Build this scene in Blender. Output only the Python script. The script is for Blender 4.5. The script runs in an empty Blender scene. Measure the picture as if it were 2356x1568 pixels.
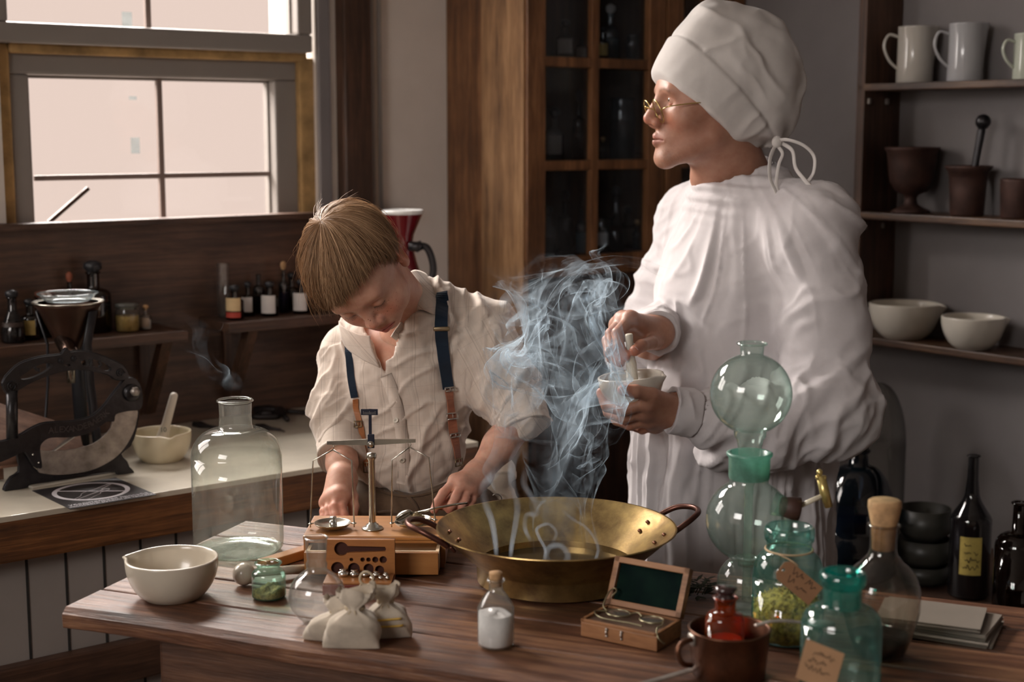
import bpy, bmesh, math, random
import numpy as np
from mathutils import Vector, Matrix
PI = math.pi
sc = bpy.context.scene
COL = sc.collection
# ------------------------------------------------------------------ camera, world, light
FPX, CAMZ = 3400.0, 1.52
PITCH = math.atan(484 / FPX)
cd = bpy.data.cameras.new('camera'); cam = bpy.data.objects.new('camera', cd); COL.objects.link(cam)
cd.sensor_width = 36; cd.lens = 36 * FPX / 2356; cd.clip_start = .05; cd.clip_end = 60
cam.location = (0, 0, CAMZ); cam.rotation_euler = (PI / 2 - PITCH, 0, 0)
cd.dof.use_dof = True; cd.dof.focus_distance = 2.36; cd.dof.aperture_fstop = 3.6
sc.camera = cam
vs = sc.view_settings; vs.view_transform = 'Standard'; vs.look = 'None'; vs.gamma = 1; vs.use_curve_mapping = False
vs.exposure = 0.2
sc.cycles.transparent_max_bounces = 72; sc.cycles.max_bounces = 5; sc.cycles.diffuse_bounces = 3
sc.cycles.glossy_bounces = 3; sc.cycles.transmission_bounces = 4; sc.cycles.volume_bounces = 0
sc.cycles.use_denoising = True; sc.cycles.use_adaptive_sampling = True; sc.cycles.adaptive_threshold = 0.03
sc.cycles.sample_clamp_indirect = 4; sc.cycles.caustics_reflective = False; sc.cycles.caustics_refractive = False
wd = bpy.data.worlds.new('world'); sc.world = wd; wd.use_nodes = True
wd.node_tree.nodes['Background'].inputs[0].default_value = (.84, .66, .575, 1)
wd.node_tree.nodes['Background'].inputs[1].default_value = .88

# the room's own axes: a runs along the window wall, b points out through it
TH = math.atan2(.6112, .7915); ET = Vector((.7915, .6112)); EN = Vector((-.6112, .7915)); O2 = Vector((-1.23, 2.97))
def RM(a, b, z=0.0):
    p = O2 + a * ET + b * EN
    return Vector((p.x, p.y, z))
TZ = .86                                             # height of the table and of the counter
def light(kind, name, loc, aim, energy, color, size=None, size_y=None, angle=None):
    l = bpy.data.lights.new(name, kind); o = bpy.data.objects.new(name, l); COL.objects.link(o)
    o.location = loc; l.energy = energy; l.color = color
    o.rotation_euler = (Vector(aim) - Vector(loc)).to_track_quat('-Z', 'Y').to_euler()
    if size: l.shape = 'RECTANGLE'; l.size = size; l.size_y = size_y or size
    if angle is not None: l.angle = angle
    return o
DAY = (1.0, .93, .88)
light('AREA', 'skylight_window', RM(.35, 1.3, 3.0), RM(.75, -1.0, 1.0), 460, DAY, 2.4, 1.3)
light('AREA', 'added_fill_left', RM(-.65, .25, 1.75), RM(.5, -1.6, 1.0), 26, DAY, 1.0, 1.0)  # added fill lamp at an unseen, made-up window on the left
sl_ = light('AREA', 'added_fill_side', RM(-2.7, -2.5, 2.25), RM(.45, -1.55, 1.0), 8, (1.0, .94, .90), 1.3, .9)  # added front-left fill for boy and table, no known window there
sl_.data.spread = math.radians(75)
light('SUN', 'sun', RM(.30, 3, 3.6), RM(.6, 0, 1.9), 2.2, (1.0, .90, .80), angle=math.radians(12))

# ------------------------------------------------------------------ pixel helpers (ray through the photo point)
def P(px, py, Y):
    u = (px - 1178) / FPX; v = -(py - 784) / FPX
    d = Vector((u, math.cos(PITCH) + v * math.sin(PITCH), -math.sin(PITCH) + v * math.cos(PITCH)))
    return Vector((0, 0, CAMZ)) + d * (Y / d.y)
def PZ(px, py, z=TZ):
    u = (px - 1178) / FPX; v = -(py - 784) / FPX
    d = Vector((u, math.cos(PITCH) + v * math.sin(PITCH), -math.sin(PITCH) + v * math.cos(PITCH)))
    return Vector((0, 0, CAMZ)) + d * ((z - CAMZ) / d.z)

# ------------------------------------------------------------------ materials
def nt(name):
    m = bpy.data.materials.new(name); m.use_nodes = True
    t = m.node_tree; b = t.nodes['Principled BSDF']; return m, t, b
def ramp(t, stops):
    r = t.nodes.new('ShaderNodeValToRGB'); e = r.color_ramp.elements
    while len(e) < len(stops): e.new(.5)
    for i, (p, c) in enumerate(stops):
        e[i].position = p; e[i].color = (*c, 1)
    return r
def coords(t, scale, rot=(0, 0, 0), kind='Object'):
    tc = t.nodes.new('ShaderNodeTexCoord'); mp = t.nodes.new('ShaderNodeMapping')
    mp.inputs['Scale'].default_value = scale; mp.inputs['Rotation'].default_value = rot
    t.links.new(tc.outputs[kind], mp.inputs['Vector']); return mp
def noise(t, vec, scale, detail=4, rough=.55, dist=0):
    n = t.nodes.new('ShaderNodeTexNoise'); n.inputs['Scale'].default_value = scale
    n.inputs['Detail'].default_value = detail; n.inputs['Roughness'].default_value = rough
    n.inputs['Distortion'].default_value = dist
    if vec is not None: t.links.new(vec.outputs[0], n.inputs['Vector'])
    return n
def bump(t, b, h, strength=.3, dist=.002):
    n = t.nodes.new('ShaderNodeBump'); n.inputs['Strength'].default_value = strength; n.inputs['Distance'].default_value = dist
    t.links.new(h, n.inputs['Height']); t.links.new(n.outputs[0], b.inputs['Normal'])
def plain(name, c, rough=.5, metal=0, spec=.5, var=0, scale=20, bmp=0, coat=0, sheen=0, sss=0, c2=None, dist=.002):
    m, t, b = nt(name)
    b.inputs['Base Color'].default_value = (*c, 1); b.inputs['Roughness'].default_value = rough
    b.inputs['Metallic'].default_value = metal; b.inputs['Specular IOR Level'].default_value = spec
    b.inputs['Coat Weight'].default_value = coat; b.inputs['Sheen Weight'].default_value = sheen
    if sss:
        b.inputs['Subsurface Weight'].default_value = sss; b.inputs['Subsurface Radius'].default_value = (.012, .004, .002)
        b.inputs['Subsurface Scale'].default_value = .5
    if var or c2 or bmp:
        mp = coords(t, (1, 1, 1)); n = noise(t, mp, scale, 6, .6)
        if var or c2:
            d = c2 or tuple(x * (1 - var) for x in c)
            r = ramp(t, [(.32, d), (.62, c)]); t.links.new(n.outputs[0], r.inputs[0]); t.links.new(r.outputs[0], b.inputs['Base Color'])
        if bmp: bump(t, b, n.outputs[0], bmp, dist)
    return m
def wood(name, dark, mid, light_, axis=0, scale=1.0, rough=.45, stretch=14, coat=0, bmp=.25, planks=None):
    m, t, b = nt(name)
    s = [stretch * scale] * 3; s[axis] = scale * .9
    mp = coords(t, tuple(s))
    n1 = noise(t, mp, 3.0, 8, .62, .6); n2 = noise(t, mp, 16.0, 4, .6)
    mp2 = coords(t, (scale * 2, scale * 2, scale * 2)); n3 = noise(t, mp2, 2.2, 4, .6)
    a = t.nodes.new('ShaderNodeMath'); a.operation = 'MULTIPLY_ADD'; a.inputs[1].default_value = .35
    t.links.new(n2.outputs[0], a.inputs[0]); t.links.new(n1.outputs[0], a.inputs[2])
    a2 = t.nodes.new('ShaderNodeMath'); a2.operation = 'MULTIPLY_ADD'; a2.inputs[1].default_value = .55
    t.links.new(n3.outputs[0], a2.inputs[0]); t.links.new(a.outputs[0], a2.inputs[2])
    r = ramp(t, [(.72, dark), (.95, mid), (1.15 if False else 1.0, light_)])
    mr = t.nodes.new('ShaderNodeMapRange'); mr.inputs[1].default_value = .45; mr.inputs[2].default_value = 1.35
    t.links.new(a2.outputs[0], mr.inputs[0])
    r = ramp(t, [(.25, dark), (.55, mid), (.85, light_)])
    t.links.new(mr.outputs[0], r.inputs[0]); t.links.new(r.outputs[0], b.inputs['Base Color'])
    rr = t.nodes.new('ShaderNodeMapRange'); rr.inputs[3].default_value = rough + .14; rr.inputs[4].default_value = rough - .14
    t.links.new(n3.outputs[0], rr.inputs[0]); t.links.new(rr.outputs[0], b.inputs['Roughness'])
    b.inputs['Coat Weight'].default_value = coat; b.inputs['Coat Roughness'].default_value = .25
    bump(t, b, a.outputs[0], bmp, .003)
    return m
def glass(name, tint=(.9, .95, .93), edge=(.45, .6, .55), refl=.9, base=.05, rough=.04, dirt=.06, dirtc=(.75, .75, .7)):
    """thin-walled vessel glass: clear face on, darker and mirror-like at the rim, a little dusty"""
    m = bpy.data.materials.new(name); m.use_nodes = True; t = m.node_tree; t.nodes.clear()
    out = t.nodes.new('ShaderNodeOutputMaterial'); tr = t.nodes.new('ShaderNodeBsdfTransparent'); gl = t.nodes.new('ShaderNodeBsdfGlossy')
    gl.inputs['Roughness'].default_value = rough; gl.inputs[0].default_value = (1, 1, 1, 1)
    lw = t.nodes.new('ShaderNodeLayerWeight'); lw.inputs[0].default_value = .5
    p1 = t.nodes.new('ShaderNodeMath'); p1.operation = 'POWER'; p1.inputs[1].default_value = 2.4; t.links.new(lw.outputs['Facing'], p1.inputs[0])
    cm = t.nodes.new('ShaderNodeMixRGB'); cm.inputs[1].default_value = (*tint, 1); cm.inputs[2].default_value = (*edge, 1)
    t.links.new(p1.outputs[0], cm.inputs[0]); t.links.new(cm.outputs[0], tr.inputs[0])
    p2 = t.nodes.new('ShaderNodeMath'); p2.operation = 'POWER'; p2.inputs[1].default_value = 4.0; t.links.new(lw.outputs['Facing'], p2.inputs[0])
    ma = t.nodes.new('ShaderNodeMath'); ma.operation = 'MULTIPLY_ADD'; ma.inputs[1].default_value = refl - base; ma.inputs[2].default_value = base
    t.links.new(p2.outputs[0], ma.inputs[0])
    mx = t.nodes.new('ShaderNodeMixShader'); t.links.new(ma.outputs[0], mx.inputs[0]); t.links.new(tr.outputs[0], mx.inputs[1]); t.links.new(gl.outputs[0], mx.inputs[2])
    last = mx
    if dirt:
        df = t.nodes.new('ShaderNodeBsdfDiffuse'); df.inputs[0].default_value = (*dirtc, 1)
        tl = t.nodes.new('ShaderNodeBsdfTranslucent'); tl.inputs[0].default_value = (*dirtc, 1)
        dm = t.nodes.new('ShaderNodeMixShader'); dm.inputs[0].default_value = .5; t.links.new(df.outputs[0], dm.inputs[1]); t.links.new(tl.outputs[0], dm.inputs[2])
        mp = coords(t, (1, 1, 1)); n = noise(t, mp, 28, 5, .6)
        mr = t.nodes.new('ShaderNodeMapRange'); mr.inputs[1].default_value = .3; mr.inputs[2].default_value = .75; mr.inputs[3].default_value = dirt * .4; mr.inputs[4].default_value = dirt * 1.7
        t.links.new(n.outputs[0], mr.inputs[0])
        m2 = t.nodes.new('ShaderNodeMixShader'); t.links.new(mr.outputs[0], m2.inputs[0]); t.links.new(mx.outputs[0], m2.inputs[1]); t.links.new(dm.outputs[0], m2.inputs[2]); last = m2
    t.links.new(last.outputs[0], out.inputs[0]); return m
def cloth(name, c, c2=None, sheen=.3, weave=900, bmp=.25, rough=.85, plaid=None):
    m, t, b = nt(name); b.inputs['Roughness'].default_value = rough; b.inputs['Sheen Weight'].default_value = sheen
    b.inputs['Specular IOR Level'].default_value = .2
    mp = coords(t, (1, 1, 1)); n = noise(t, mp, 45, 5, .6); n2 = noise(t, mp, weave, 2, .5)
    r = ramp(t, [(.3, c2 or tuple(x * .9 for x in c)), (.7, c)]); t.links.new(n.outputs[0], r.inputs[0])
    src = r.outputs[0]
    if plaid:
        # woven stripes: narrow darker threads, driven by the garment's own uv-like attribute
        at = t.nodes.new('ShaderNodeAttribute'); at.attribute_name = 'weave'
        sp = t.nodes.new('ShaderNodeSeparateXYZ'); t.links.new(at.outputs['Vector'], sp.inputs[0])
        prev = None
        for (ch, per, wid, off, amt) in plaid:
            md = t.nodes.new('ShaderNodeMath'); md.operation = 'FRACT'
            sc_ = t.nodes.new('ShaderNodeMath'); sc_.operation = 'MULTIPLY_ADD'; sc_.inputs[1].default_value = 1 / per; sc_.inputs[2].default_value = off + 50
            t.links.new(sp.outputs[ch], sc_.inputs[0]); t.links.new(sc_.outputs[0], md.inputs[0])
            lt = t.nodes.new('ShaderNodeMath'); lt.operation = 'LESS_THAN'; lt.inputs[1].default_value = wid / per; t.links.new(md.outputs[0], lt.inputs[0])
            ml = t.nodes.new('ShaderNodeMath'); ml.operation = 'MULTIPLY'; ml.inputs[1].default_value = amt; t.links.new(lt.outputs[0], ml.inputs[0])
            if prev is None: prev = ml
            else:
                ad = t.nodes.new('ShaderNodeMath'); ad.operation = 'MAXIMUM'; t.links.new(prev.outputs[0], ad.inputs[0]); t.links.new(ml.outputs[0], ad.inputs[1]); prev = ad
        mx = t.nodes.new('ShaderNodeMixRGB'); mx.inputs[2].default_value = (.16, .11, .085, 1)
        t.links.new(prev.outputs[0], mx.inputs[0]); t.links.new(src, mx.inputs[1]); src = mx.outputs[0]
    t.links.new(src, b.inputs['Base Color']); bump(t, b, n2.outputs[0], bmp, .0006)
    return m
def attr_skin(name, rough=.5, sss=.25):
    m, t, b = nt(name); at = t.nodes.new('ShaderNodeAttribute'); at.attribute_name = 'Col'
    mp = coords(t, (1, 1, 1)); n = noise(t, mp, 60, 4, .6); n2 = noise(t, mp, 900, 3, .6)
    # freckles: small brown spots where the alpha of the colour attribute says so
    vo = t.nodes.new('ShaderNodeTexVoronoi'); vo.inputs['Scale'].default_value = 330; t.links.new(mp.outputs[0], vo.inputs['Vector'])
    sz = t.nodes.new('ShaderNodeMath'); sz.operation = 'MULTIPLY'; sz.inputs[1].default_value = .40
    sc2 = t.nodes.new('ShaderNodeSeparateColor'); t.links.new(vo.outputs['Color'], sc2.inputs[0]); p3 = t.nodes.new('ShaderNodeMath'); p3.operation = 'POWER'; p3.inputs[1].default_value = 2.0
    t.links.new(sc2.outputs[0], p3.inputs[0]); t.links.new(p3.outputs[0], sz.inputs[0])
    lt = t.nodes.new('ShaderNodeMath'); lt.operation = 'LESS_THAN'; t.links.new(vo.outputs['Distance'], lt.inputs[0]); t.links.new(sz.outputs[0], lt.inputs[1])
    iv = t.nodes.new('ShaderNodeMath'); iv.operation = 'SUBTRACT'; iv.inputs[0].default_value = 1; t.links.new(at.outputs['Alpha'], iv.inputs[1])
    fm = t.nodes.new('ShaderNodeMath'); fm.operation = 'MULTIPLY'; t.links.new(lt.outputs[0], fm.inputs[0]); t.links.new(iv.outputs[0], fm.inputs[1])
    fx = t.nodes.new('ShaderNodeMixRGB'); fx.inputs[2].default_value = (.30, .12, .065, 1); t.links.new(fm.outputs[0], fx.inputs[0]); t.links.new(at.outputs['Color'], fx.inputs[1])
    mx = t.nodes.new('ShaderNodeMixRGB'); mx.blend_type = 'MULTIPLY'; mx.inputs[0].default_value = 1
    r = ramp(t, [(.3, (.86, .76, .74)), (.7, (1, 1, 1))]); t.links.new(n.outputs[0], r.inputs[0])
    t.links.new(fx.outputs[0], mx.inputs[1]); t.links.new(r.outputs[0], mx.inputs[2])
    t.links.new(mx.outputs[0], b.inputs['Base Color']); b.inputs['Roughness'].default_value = rough
    b.inputs['Subsurface Weight'].default_value = sss; b.inputs['Subsurface Radius'].default_value = (.010, .0035, .0018); b.inputs['Subsurface Scale'].default_value = .5
    b.inputs['Specular IOR Level'].default_value = .32
    bump(t, b, n2.outputs[0], .35, .0006)
    return m

# ------------------------------------------------------------------ objects
def link(name, me, mat=None, parent=None, smooth=True, loc=(0, 0, 0), rotz=0):
    o = bpy.data.objects.new(name, me); COL.objects.link(o); o.location = loc
    if rotz: o.rotation_euler = (0, 0, rotz)
    if parent: o.parent = parent
    if mat:
        for x in (mat if isinstance(mat, (list, tuple)) else [mat]): me.materials.append(x)
    if smooth and len(me.polygons): me.polygons.foreach_set('use_smooth', [True] * len(me.polygons))
    return o
def mesh(name, V, F, mat=None, parent=None, smooth=True, loc=(0, 0, 0), rotz=0):
    me = bpy.data.meshes.new(name); me.from_pydata([tuple(v) for v in V], [], [tuple(f) for f in F]); me.validate(); me.update()
    return link(name, me, mat, parent, smooth, loc, rotz)
def thing(name, label, cat, loc=(0, 0, 0), rotz=0, group=None):
    o = bpy.data.objects.new(name, None); COL.objects.link(o); o.location = loc; o.rotation_euler = (0, 0, rotz)
    o.empty_display_size = .05; tag(o, label, cat, group); return o
def tag(o, label, cat, group=None):
    o['label'] = label; o['category'] = cat
    if group: o['group'] = group
    return o
def struct(o): o['kind'] = 'structure'; return o
class G:
    """mesh builder: every add_* appends to one mesh"""
    def __init__(s): s.V = []; s.F = []
    def add(s, V, F):
        n = len(s.V); s.V += [Vector(v) for v in V]; s.F += [tuple(i + n for i in f) for f in F]; return s
    def box(s, c, d, bev=0, rotz=0, M=None):
        bm = bmesh.new(); bmesh.ops.create_cube(bm, size=1)
        for v in bm.verts: v.co = Vector((v.co.x * d[0], v.co.y * d[1], v.co.z * d[2]))
        if bev: bmesh.ops.bevel(bm, geom=bm.edges[:], offset=min(bev, min(d) * .45), segments=2, profile=.6, affect='EDGES')
        mt = Matrix.Translation(Vector(c)) @ Matrix.Rotation(rotz, 4, 'Z')
        if M is not None: mt = mt @ M
        bm.transform(mt); bm.verts.index_update()
        s.add([v.co.copy() for v in bm.verts], [[v.index for v in f.verts] for f in bm.faces]); bm.free(); return s
    def lathe(s, prof, n=48, c=(0, 0, 0), fn=None, cap=False, M=None):
        V = []; F = []
        for r, z in prof:
            for k in range(n):
                a = 2 * PI * k / n; p = Vector((r * math.cos(a), r * math.sin(a), z))
                if fn: p = fn(p, a, r, z)
                if M is not None: p = M @ p
                V.append(p + Vector(c))
        for i in range(len(prof) - 1):
            for k in range(n):
                F.append((i * n + k, i * n + (k + 1) % n, (i + 1) * n + (k + 1) % n, (i + 1) * n + k))
        if cap: F.append(tuple(range(n - 1, -1, -1))); F.append(tuple((len(prof) - 1) * n + k for k in range(n)))
        return s.add(V, F)
    def tube(s, pts, rad, n=10, cap=True, flat=None):
        """flat=(wx, wz, up) gives an elliptical section"""
        pts = [Vector(p) for p in pts]; V = []; F = []; m = len(pts)
        rad = rad if isinstance(rad, (list, tuple)) else [rad] * m
        up = Vector((0, 0, 1)); prev = None
        for i, p in enumerate(pts):
            t = (pts[min(i + 1, m - 1)] - pts[max(i - 1, 0)]); t = t.normalized() if t.length > 1e-9 else Vector((0, 0, 1))
            if prev is None:
                u = flat[2].copy() if flat else (up if abs(t.dot(up)) < .9 else Vector((1, 0, 0)))
                x = t.cross(u).normalized()
            else: x = (prev - t * prev.dot(t)).normalized()
            y = t.cross(x).normalized(); prev = x
            for k in range(n):
                a = 2 * PI * k / n
                if flat: q = x * math.cos(a) * flat[0] * rad[i] + y * math.sin(a) * flat[1] * rad[i]
                else: q = (x * math.cos(a) + y * math.sin(a)) * rad[i]
                V.append(p + q)
        for i in range(m - 1):
            for k in range(n): F.append((i * n + k, i * n + (k + 1) % n, (i + 1) * n + (k + 1) % n, (i + 1) * n + k))
        if cap: F.append(tuple(range(n - 1, -1, -1))); F.append(tuple((m - 1) * n + k for k in range(n)))
        return s.add(V, F)
    def ball(s, c, r, n=16, sq=(1, 1, 1)):
        m = n // 2; pr = [(math.sin(PI * i / m), -math.cos(PI * i / m)) for i in range(m + 1)]
        pr[0] = (1e-4, -1); pr[-1] = (1e-4, 1)
        V = []; F = []
        for a, z in pr:
            for k in range(n): V.append(Vector((a * math.cos(2 * PI * k / n) * r * sq[0], a * math.sin(2 * PI * k / n) * r * sq[1], z * r * sq[2])) + Vector(c))
        for i in range(m):
            for k in range(n): F.append((i * n + k, i * n + (k + 1) % n, (i + 1) * n + (k + 1) % n, (i + 1) * n + k))
        return s.add(V, F)
    def prism(s, poly, t, holes=(), f=None, bev=0):
        """2-D outline (x,z) with holes, extruded by thickness t along local y; f maps (x,y,z) to a point"""
        from mathutils.geometry import tessellate_polygon
        loops = [list(poly)] + [list(h) for h in holes]
        flat = [p for l in loops for p in l]
        tris = tessellate_polygon([[Vector((p[0], p[1], 0)) for p in l] for l in loops])
        n = len(flat); V = [Vector((x, -t / 2, z)) for x, z in flat] + [Vector((x, t / 2, z)) for x, z in flat]
        F = [tuple(q) for q in tris] + [tuple(i + n for i in reversed(q)) for q in tris]
        k = 0
        for l in loops:
            m = len(l)
            for i in range(m): F.append((k + i, k + (i + 1) % m, k + (i + 1) % m + n, k + i + n))
            k += m
        if f: V = [f(v) for v in V]
        return s.add(V, F)
    def xf(s, M):
        s.V = [M @ v for v in s.V]; return s
    def obj(s, name, mat, parent=None, smooth=True, loc=(0, 0, 0), rotz=0, sharp=None):
        me = bpy.data.meshes.new(name); me.from_pydata([tuple(v) for v in s.V], [], s.F); me.validate(); me.update()
        bm = bmesh.new(); bm.from_mesh(me); bmesh.ops.recalc_face_normals(bm, faces=bm.faces[:]); bm.to_mesh(me); bm.free()
        o = link(name, me, mat, parent, smooth, loc, rotz)
        if sharp is not None and smooth: me.set_sharp_from_angle(angle=math.radians(sharp))
        return o
def spline(pts, k=8):
    """Catmull-Rom through the points"""
    P_ = [Vector(p) for p in pts]; out = []
    for i in range(len(P_) - 1):
        a = P_[max(i - 1, 0)]; b = P_[i]; c = P_[i + 1]; d = P_[min(i + 2, len(P_) - 1)]
        for j in range(k):
            t = j / k
            out.append(.5 * ((2 * b) + (c - a) * t + (2 * a - 5 * b + 4 * c - d) * t * t + (3 * b - a - 3 * c + d) * t ** 3))
    out.append(P_[-1]); return out
def spl2(pts, k=6): return [(v.x, v.y) for v in spline([Vector((p[0], p[1], 0)) for p in pts], k)]
def dup(root, loc, rotz, label, group=None, scale=None):
    r = root.copy(); COL.objects.link(r); r.location = loc; r.rotation_euler = (0, 0, rotz); r['label'] = label
    if group: r['group'] = group
    if scale: r.scale = scale
    for ch in list(root.children):
        c = ch.copy(); COL.objects.link(c); c.parent = r
        for g in list(ch.children):
            d = g.copy(); COL.objects.link(d); d.parent = c
    return r
def text_mesh(txt, size, extrude=.0005, align='CENTER'):
    c = bpy.data.curves.new('t', 'FONT'); c.body = txt; c.size = size; c.extrude = extrude; c.align_x = align; c.align_y = 'CENTER'; c.resolution_u = 3
    o = bpy.data.objects.new('t', c); COL.objects.link(o)
    dg = bpy.context.evaluated_depsgraph_get(); me = bpy.data.meshes.new_from_object(o.evaluated_get(dg))
    V = [v.co.copy() for v in me.vertices]; F = [tuple(p.vertices) for p in me.polygons]
    bpy.data.objects.remove(o); bpy.data.curves.remove(c); bpy.data.meshes.remove(me)
    return V, F
def RA(px, b):
    r = (px - 1178) / FPX; return (r * (2.97 + .7915 * b) + 1.23 + .6112 * b) / (.7915 - .6112 * r)
def RB(px, a):
    r = (px - 1178) / FPX; return (-1.23 + .7915 * a - r * (2.97 + .6112 * a)) / (.6112 + .7915 * r)
def ZY(py, Y):                                       # height of a point seen at row py, Y metres away
    return P(1178, py, Y).z
# ------------------------------------------------------------------ materials of the place
M = {}
M['plaster'] = plain('plaster_white', (.72, .66, .60), .9, var=.12, scale=3, bmp=.15)
M['plaster_shade'] = plain('plaster_shaded', (.22, .20, .20), .9, var=.15, scale=3, bmp=.15)  # darker copy of the plaster, the dim wall's shade put into its colour
M['panel'] = plain('painted_panelling', (.30, .27, .25), .6, var=.12, scale=5)
M['groove'] = plain('groove_dark', (.02, .018, .016), .9)
M['upvc'] = plain('window_plastic', (.25, .225, .205), .45, var=.06, scale=5)
M['foam'] = plain('expanding_foam', (.46, .29, .12), .9, var=.5, scale=18, bmp=.6)
M['walnut'] = wood('dark_wood', (.022, .011, .007), (.062, .030, .018), (.13, .066, .038), 0, 1.2, .5)
M['walnut_v'] = wood('dark_wood_upright', (.020, .010, .006), (.055, .027, .016), (.12, .058, .034), 2, 1.2, .5)
M['edge'] = wood('counter_edge_wood', (.018, .007, .003), (.11, .042, .013), (.24, .10, .032), 0, 1.5, .5, 22, .1)
M['cab'] = wood('cabinet_wood', (.055, .022, .009), (.16, .068, .026), (.30, .14, .058), 2, 1.3, .42, 10, .2)
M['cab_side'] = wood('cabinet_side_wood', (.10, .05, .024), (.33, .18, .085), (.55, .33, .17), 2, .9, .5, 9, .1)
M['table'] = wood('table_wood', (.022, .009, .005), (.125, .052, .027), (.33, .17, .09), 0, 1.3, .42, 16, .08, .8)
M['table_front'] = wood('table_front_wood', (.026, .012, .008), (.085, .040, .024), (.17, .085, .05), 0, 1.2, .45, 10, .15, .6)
M['counter'] = plain('counter_top', (.52, .47, .38), .35, var=.25, scale=6, bmp=.05, coat=.2)
M['floor'] = wood('floor_boards', (.03, .018, .012), (.08, .05, .035), (.14, .09, .06), 0, .6, .55, 9)
M['blackglass'] = plain('dark_recess', (.012, .011, .012), .8)
M['iron'] = plain('cast_iron', (.035, .033, .036), .30, metal=.6, var=.4, scale=60, bmp=.5)
M['steel'] = plain('worn_steel', (.42, .38, .34), .42, metal=.8, var=.45, scale=35, bmp=.25)
M['nickel'] = plain('nickel', (.60, .57, .50), .25, metal=1, var=.25, scale=40)
M['silver'] = plain('bright_metal', (.75, .73, .68), .22, metal=1, var=.15, scale=40)
M['black'] = plain('black_paint', (.015, .016, .02), .4)
M['ceramic'] = plain('glazed_ceramic', (.54, .48, .39), .25, var=.10, scale=9, coat=.3)
M['ceramic2'] = plain('white_porcelain', (.74, .69, .60), .22, var=.08, scale=9, coat=.3)
M['cork'] = plain('cork', (.52, .31, .15), .85, var=.35, scale=70, bmp=.6)
M['paper'] = plain('paper', (.22, .185, .155), .85, var=.08, scale=10)
M['whitelabel'] = plain('white_label', (.62, .58, .55), .8, var=.06, scale=60)
M['yellowlabel'] = plain('yellow_label', (.55, .40, .10), .8, var=.25, scale=60)
M['brass'] = plain('brass', (.52, .36, .13), .3, metal=1, var=.4, scale=30, bmp=.1)
M['copper'] = plain('copper_pot', (.17, .075, .042), .35, metal=.85, var=.55, scale=22, bmp=.1)
# ------------------------------------------------------------------ the room shell (local axes a, b, z)
def room(name, boxes, mat, smooth=False, bev=0):
    g = G()
    for (a0, a1, b0, b1, z0, z1) in boxes: g.box(((a0 + a1) / 2, (b0 + b1) / 2, (z0 + z1) / 2), (a1 - a0, b1 - b0, z1 - z0), bev)
    return g.obj(name, mat, None, smooth, RM(0, 0, 0), TH)
struct(room('floor', [(-3, 2.3, -4.6, .3, -.1, 0)], M['floor']))
struct(room('ceiling', [(-3, 2.3, -4.6, .3, 2.75, 2.85)], M['plaster']))
WL0, WL1, WV0, WV1 = -1.15, -.15, .215, .965
struct(room('wall_back', [(-3, WL0, 0, .22, 0, 2.75), (WL1, WV0, 0, .22, 0, 2.75), (WV1, 2.3, 0, .22, 0, 2.75),
    (WL0, WL1, 0, .22, 0, 1.2), (WL0, WL1, 0, .22, 2.3, 2.75), (WV0, WV1, 0, .22, 0, 1.25), (WV0, WV1, 0, .22, 2.36, 2.75)], M['plaster']))
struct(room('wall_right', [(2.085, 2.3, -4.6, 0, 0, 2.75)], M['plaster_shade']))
struct(room('wall_left', [(-3, -2.8, -4.6, -3.1, 0, 2.75), (-3, -2.8, -1.3, 0, 0, 2.75), (-3, -2.8, -3.1, -1.3, 0, 1.0), (-3, -2.8, -3.1, -1.3, 2.3, 2.75)], M['plaster']))  # the opening in this unseen wall is added to let light in
struct(room('wall_front', [(-3, 2.3, -4.8, -4.6, 0, 2.75)], M['plaster']))
# frame of an unseen window, added to bring light from the left
def frame_boxes(a0, a1, z0, z1, w, b0, b1):
    return [(a0, a1, b0, b1, z0, z0 + w), (a0, a1, b0, b1, z1 - w, z1), (a0, a0 + w, b0, b1, z0 + w, z1 - w), (a1 - w, a1, b0, b1, z0 + w, z1 - w)]
struct(room('added_window', frame_boxes(WL0, WL1, 1.2, 2.3, .05, .02, .08) + [(-.67, -.63, .03, .07, 1.25, 2.25)], M['upvc'], bev=.004))
# window_1, the lower casement; window_2, the upper one, standing a little proud of it
M['pane'] = glass('window_pane', (.985, .985, .985), (.9, .93, .93), .5, .03, .02, 0)
def casement(name, a0, a1, z0, z1, w, b0, mun_a, mun_z, wr=None):
    wr = wr or w
    bx = [(a0, a1, b0, b0 + .06, z0, z0 + w), (a0, a1, b0, b0 + .06, z1 - w, z1), (a0, a0 + w, b0, b0 + .06, z0 + w, z1 - w), (a1 - wr, a1, b0, b0 + .06, z0 + w, z1 - w)]
    f = struct(room(name, bx, M['upvc'], bev=.006))
    lip = [(a0 + w, a1 - wr, b0 + .03, b0 + .05, z1 - w - .006, z1 - w), (a0 + w, a0 + w + .005, b0 + .03, b0 + .05, z0 + w, z1 - w), (a1 - wr - .005, a1 - wr, b0 + .03, b0 + .05, z0 + w, z1 - w)]
    g = G()
    for (x0, x1, y0, y1, q0, q1) in lip: g.box(((x0 + x1) / 2, (y0 + y1) / 2, (q0 + q1) / 2), (x1 - x0, y1 - y0, q1 - q0))
    g.obj('glazing_bead', M['upvc'], f, False)
    g = G(); g.box((mun_a, b0 + .035, (z0 + z1) / 2), (.013, .012, z1 - z0 - 2 * w), .002); g.box(((a0 + a1) / 2, b0 + .035, mun_z), (a1 - a0 - w - wr, .011, .012), .002)
    g.obj('muntin', M['upvc_dark'], f, False)
    g = G(); g.add([(a0 + w, b0 + .04, z0 + w), (a1 - wr, b0 + .04, z0 + w), (a1 - wr, b0 + .04, z1 - w), (a0 + w, b0 + .04, z1 - w)], [(0, 1, 2, 3)])
    g.obj('glass_pane', M['pane'], f, False)
    return f
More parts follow.
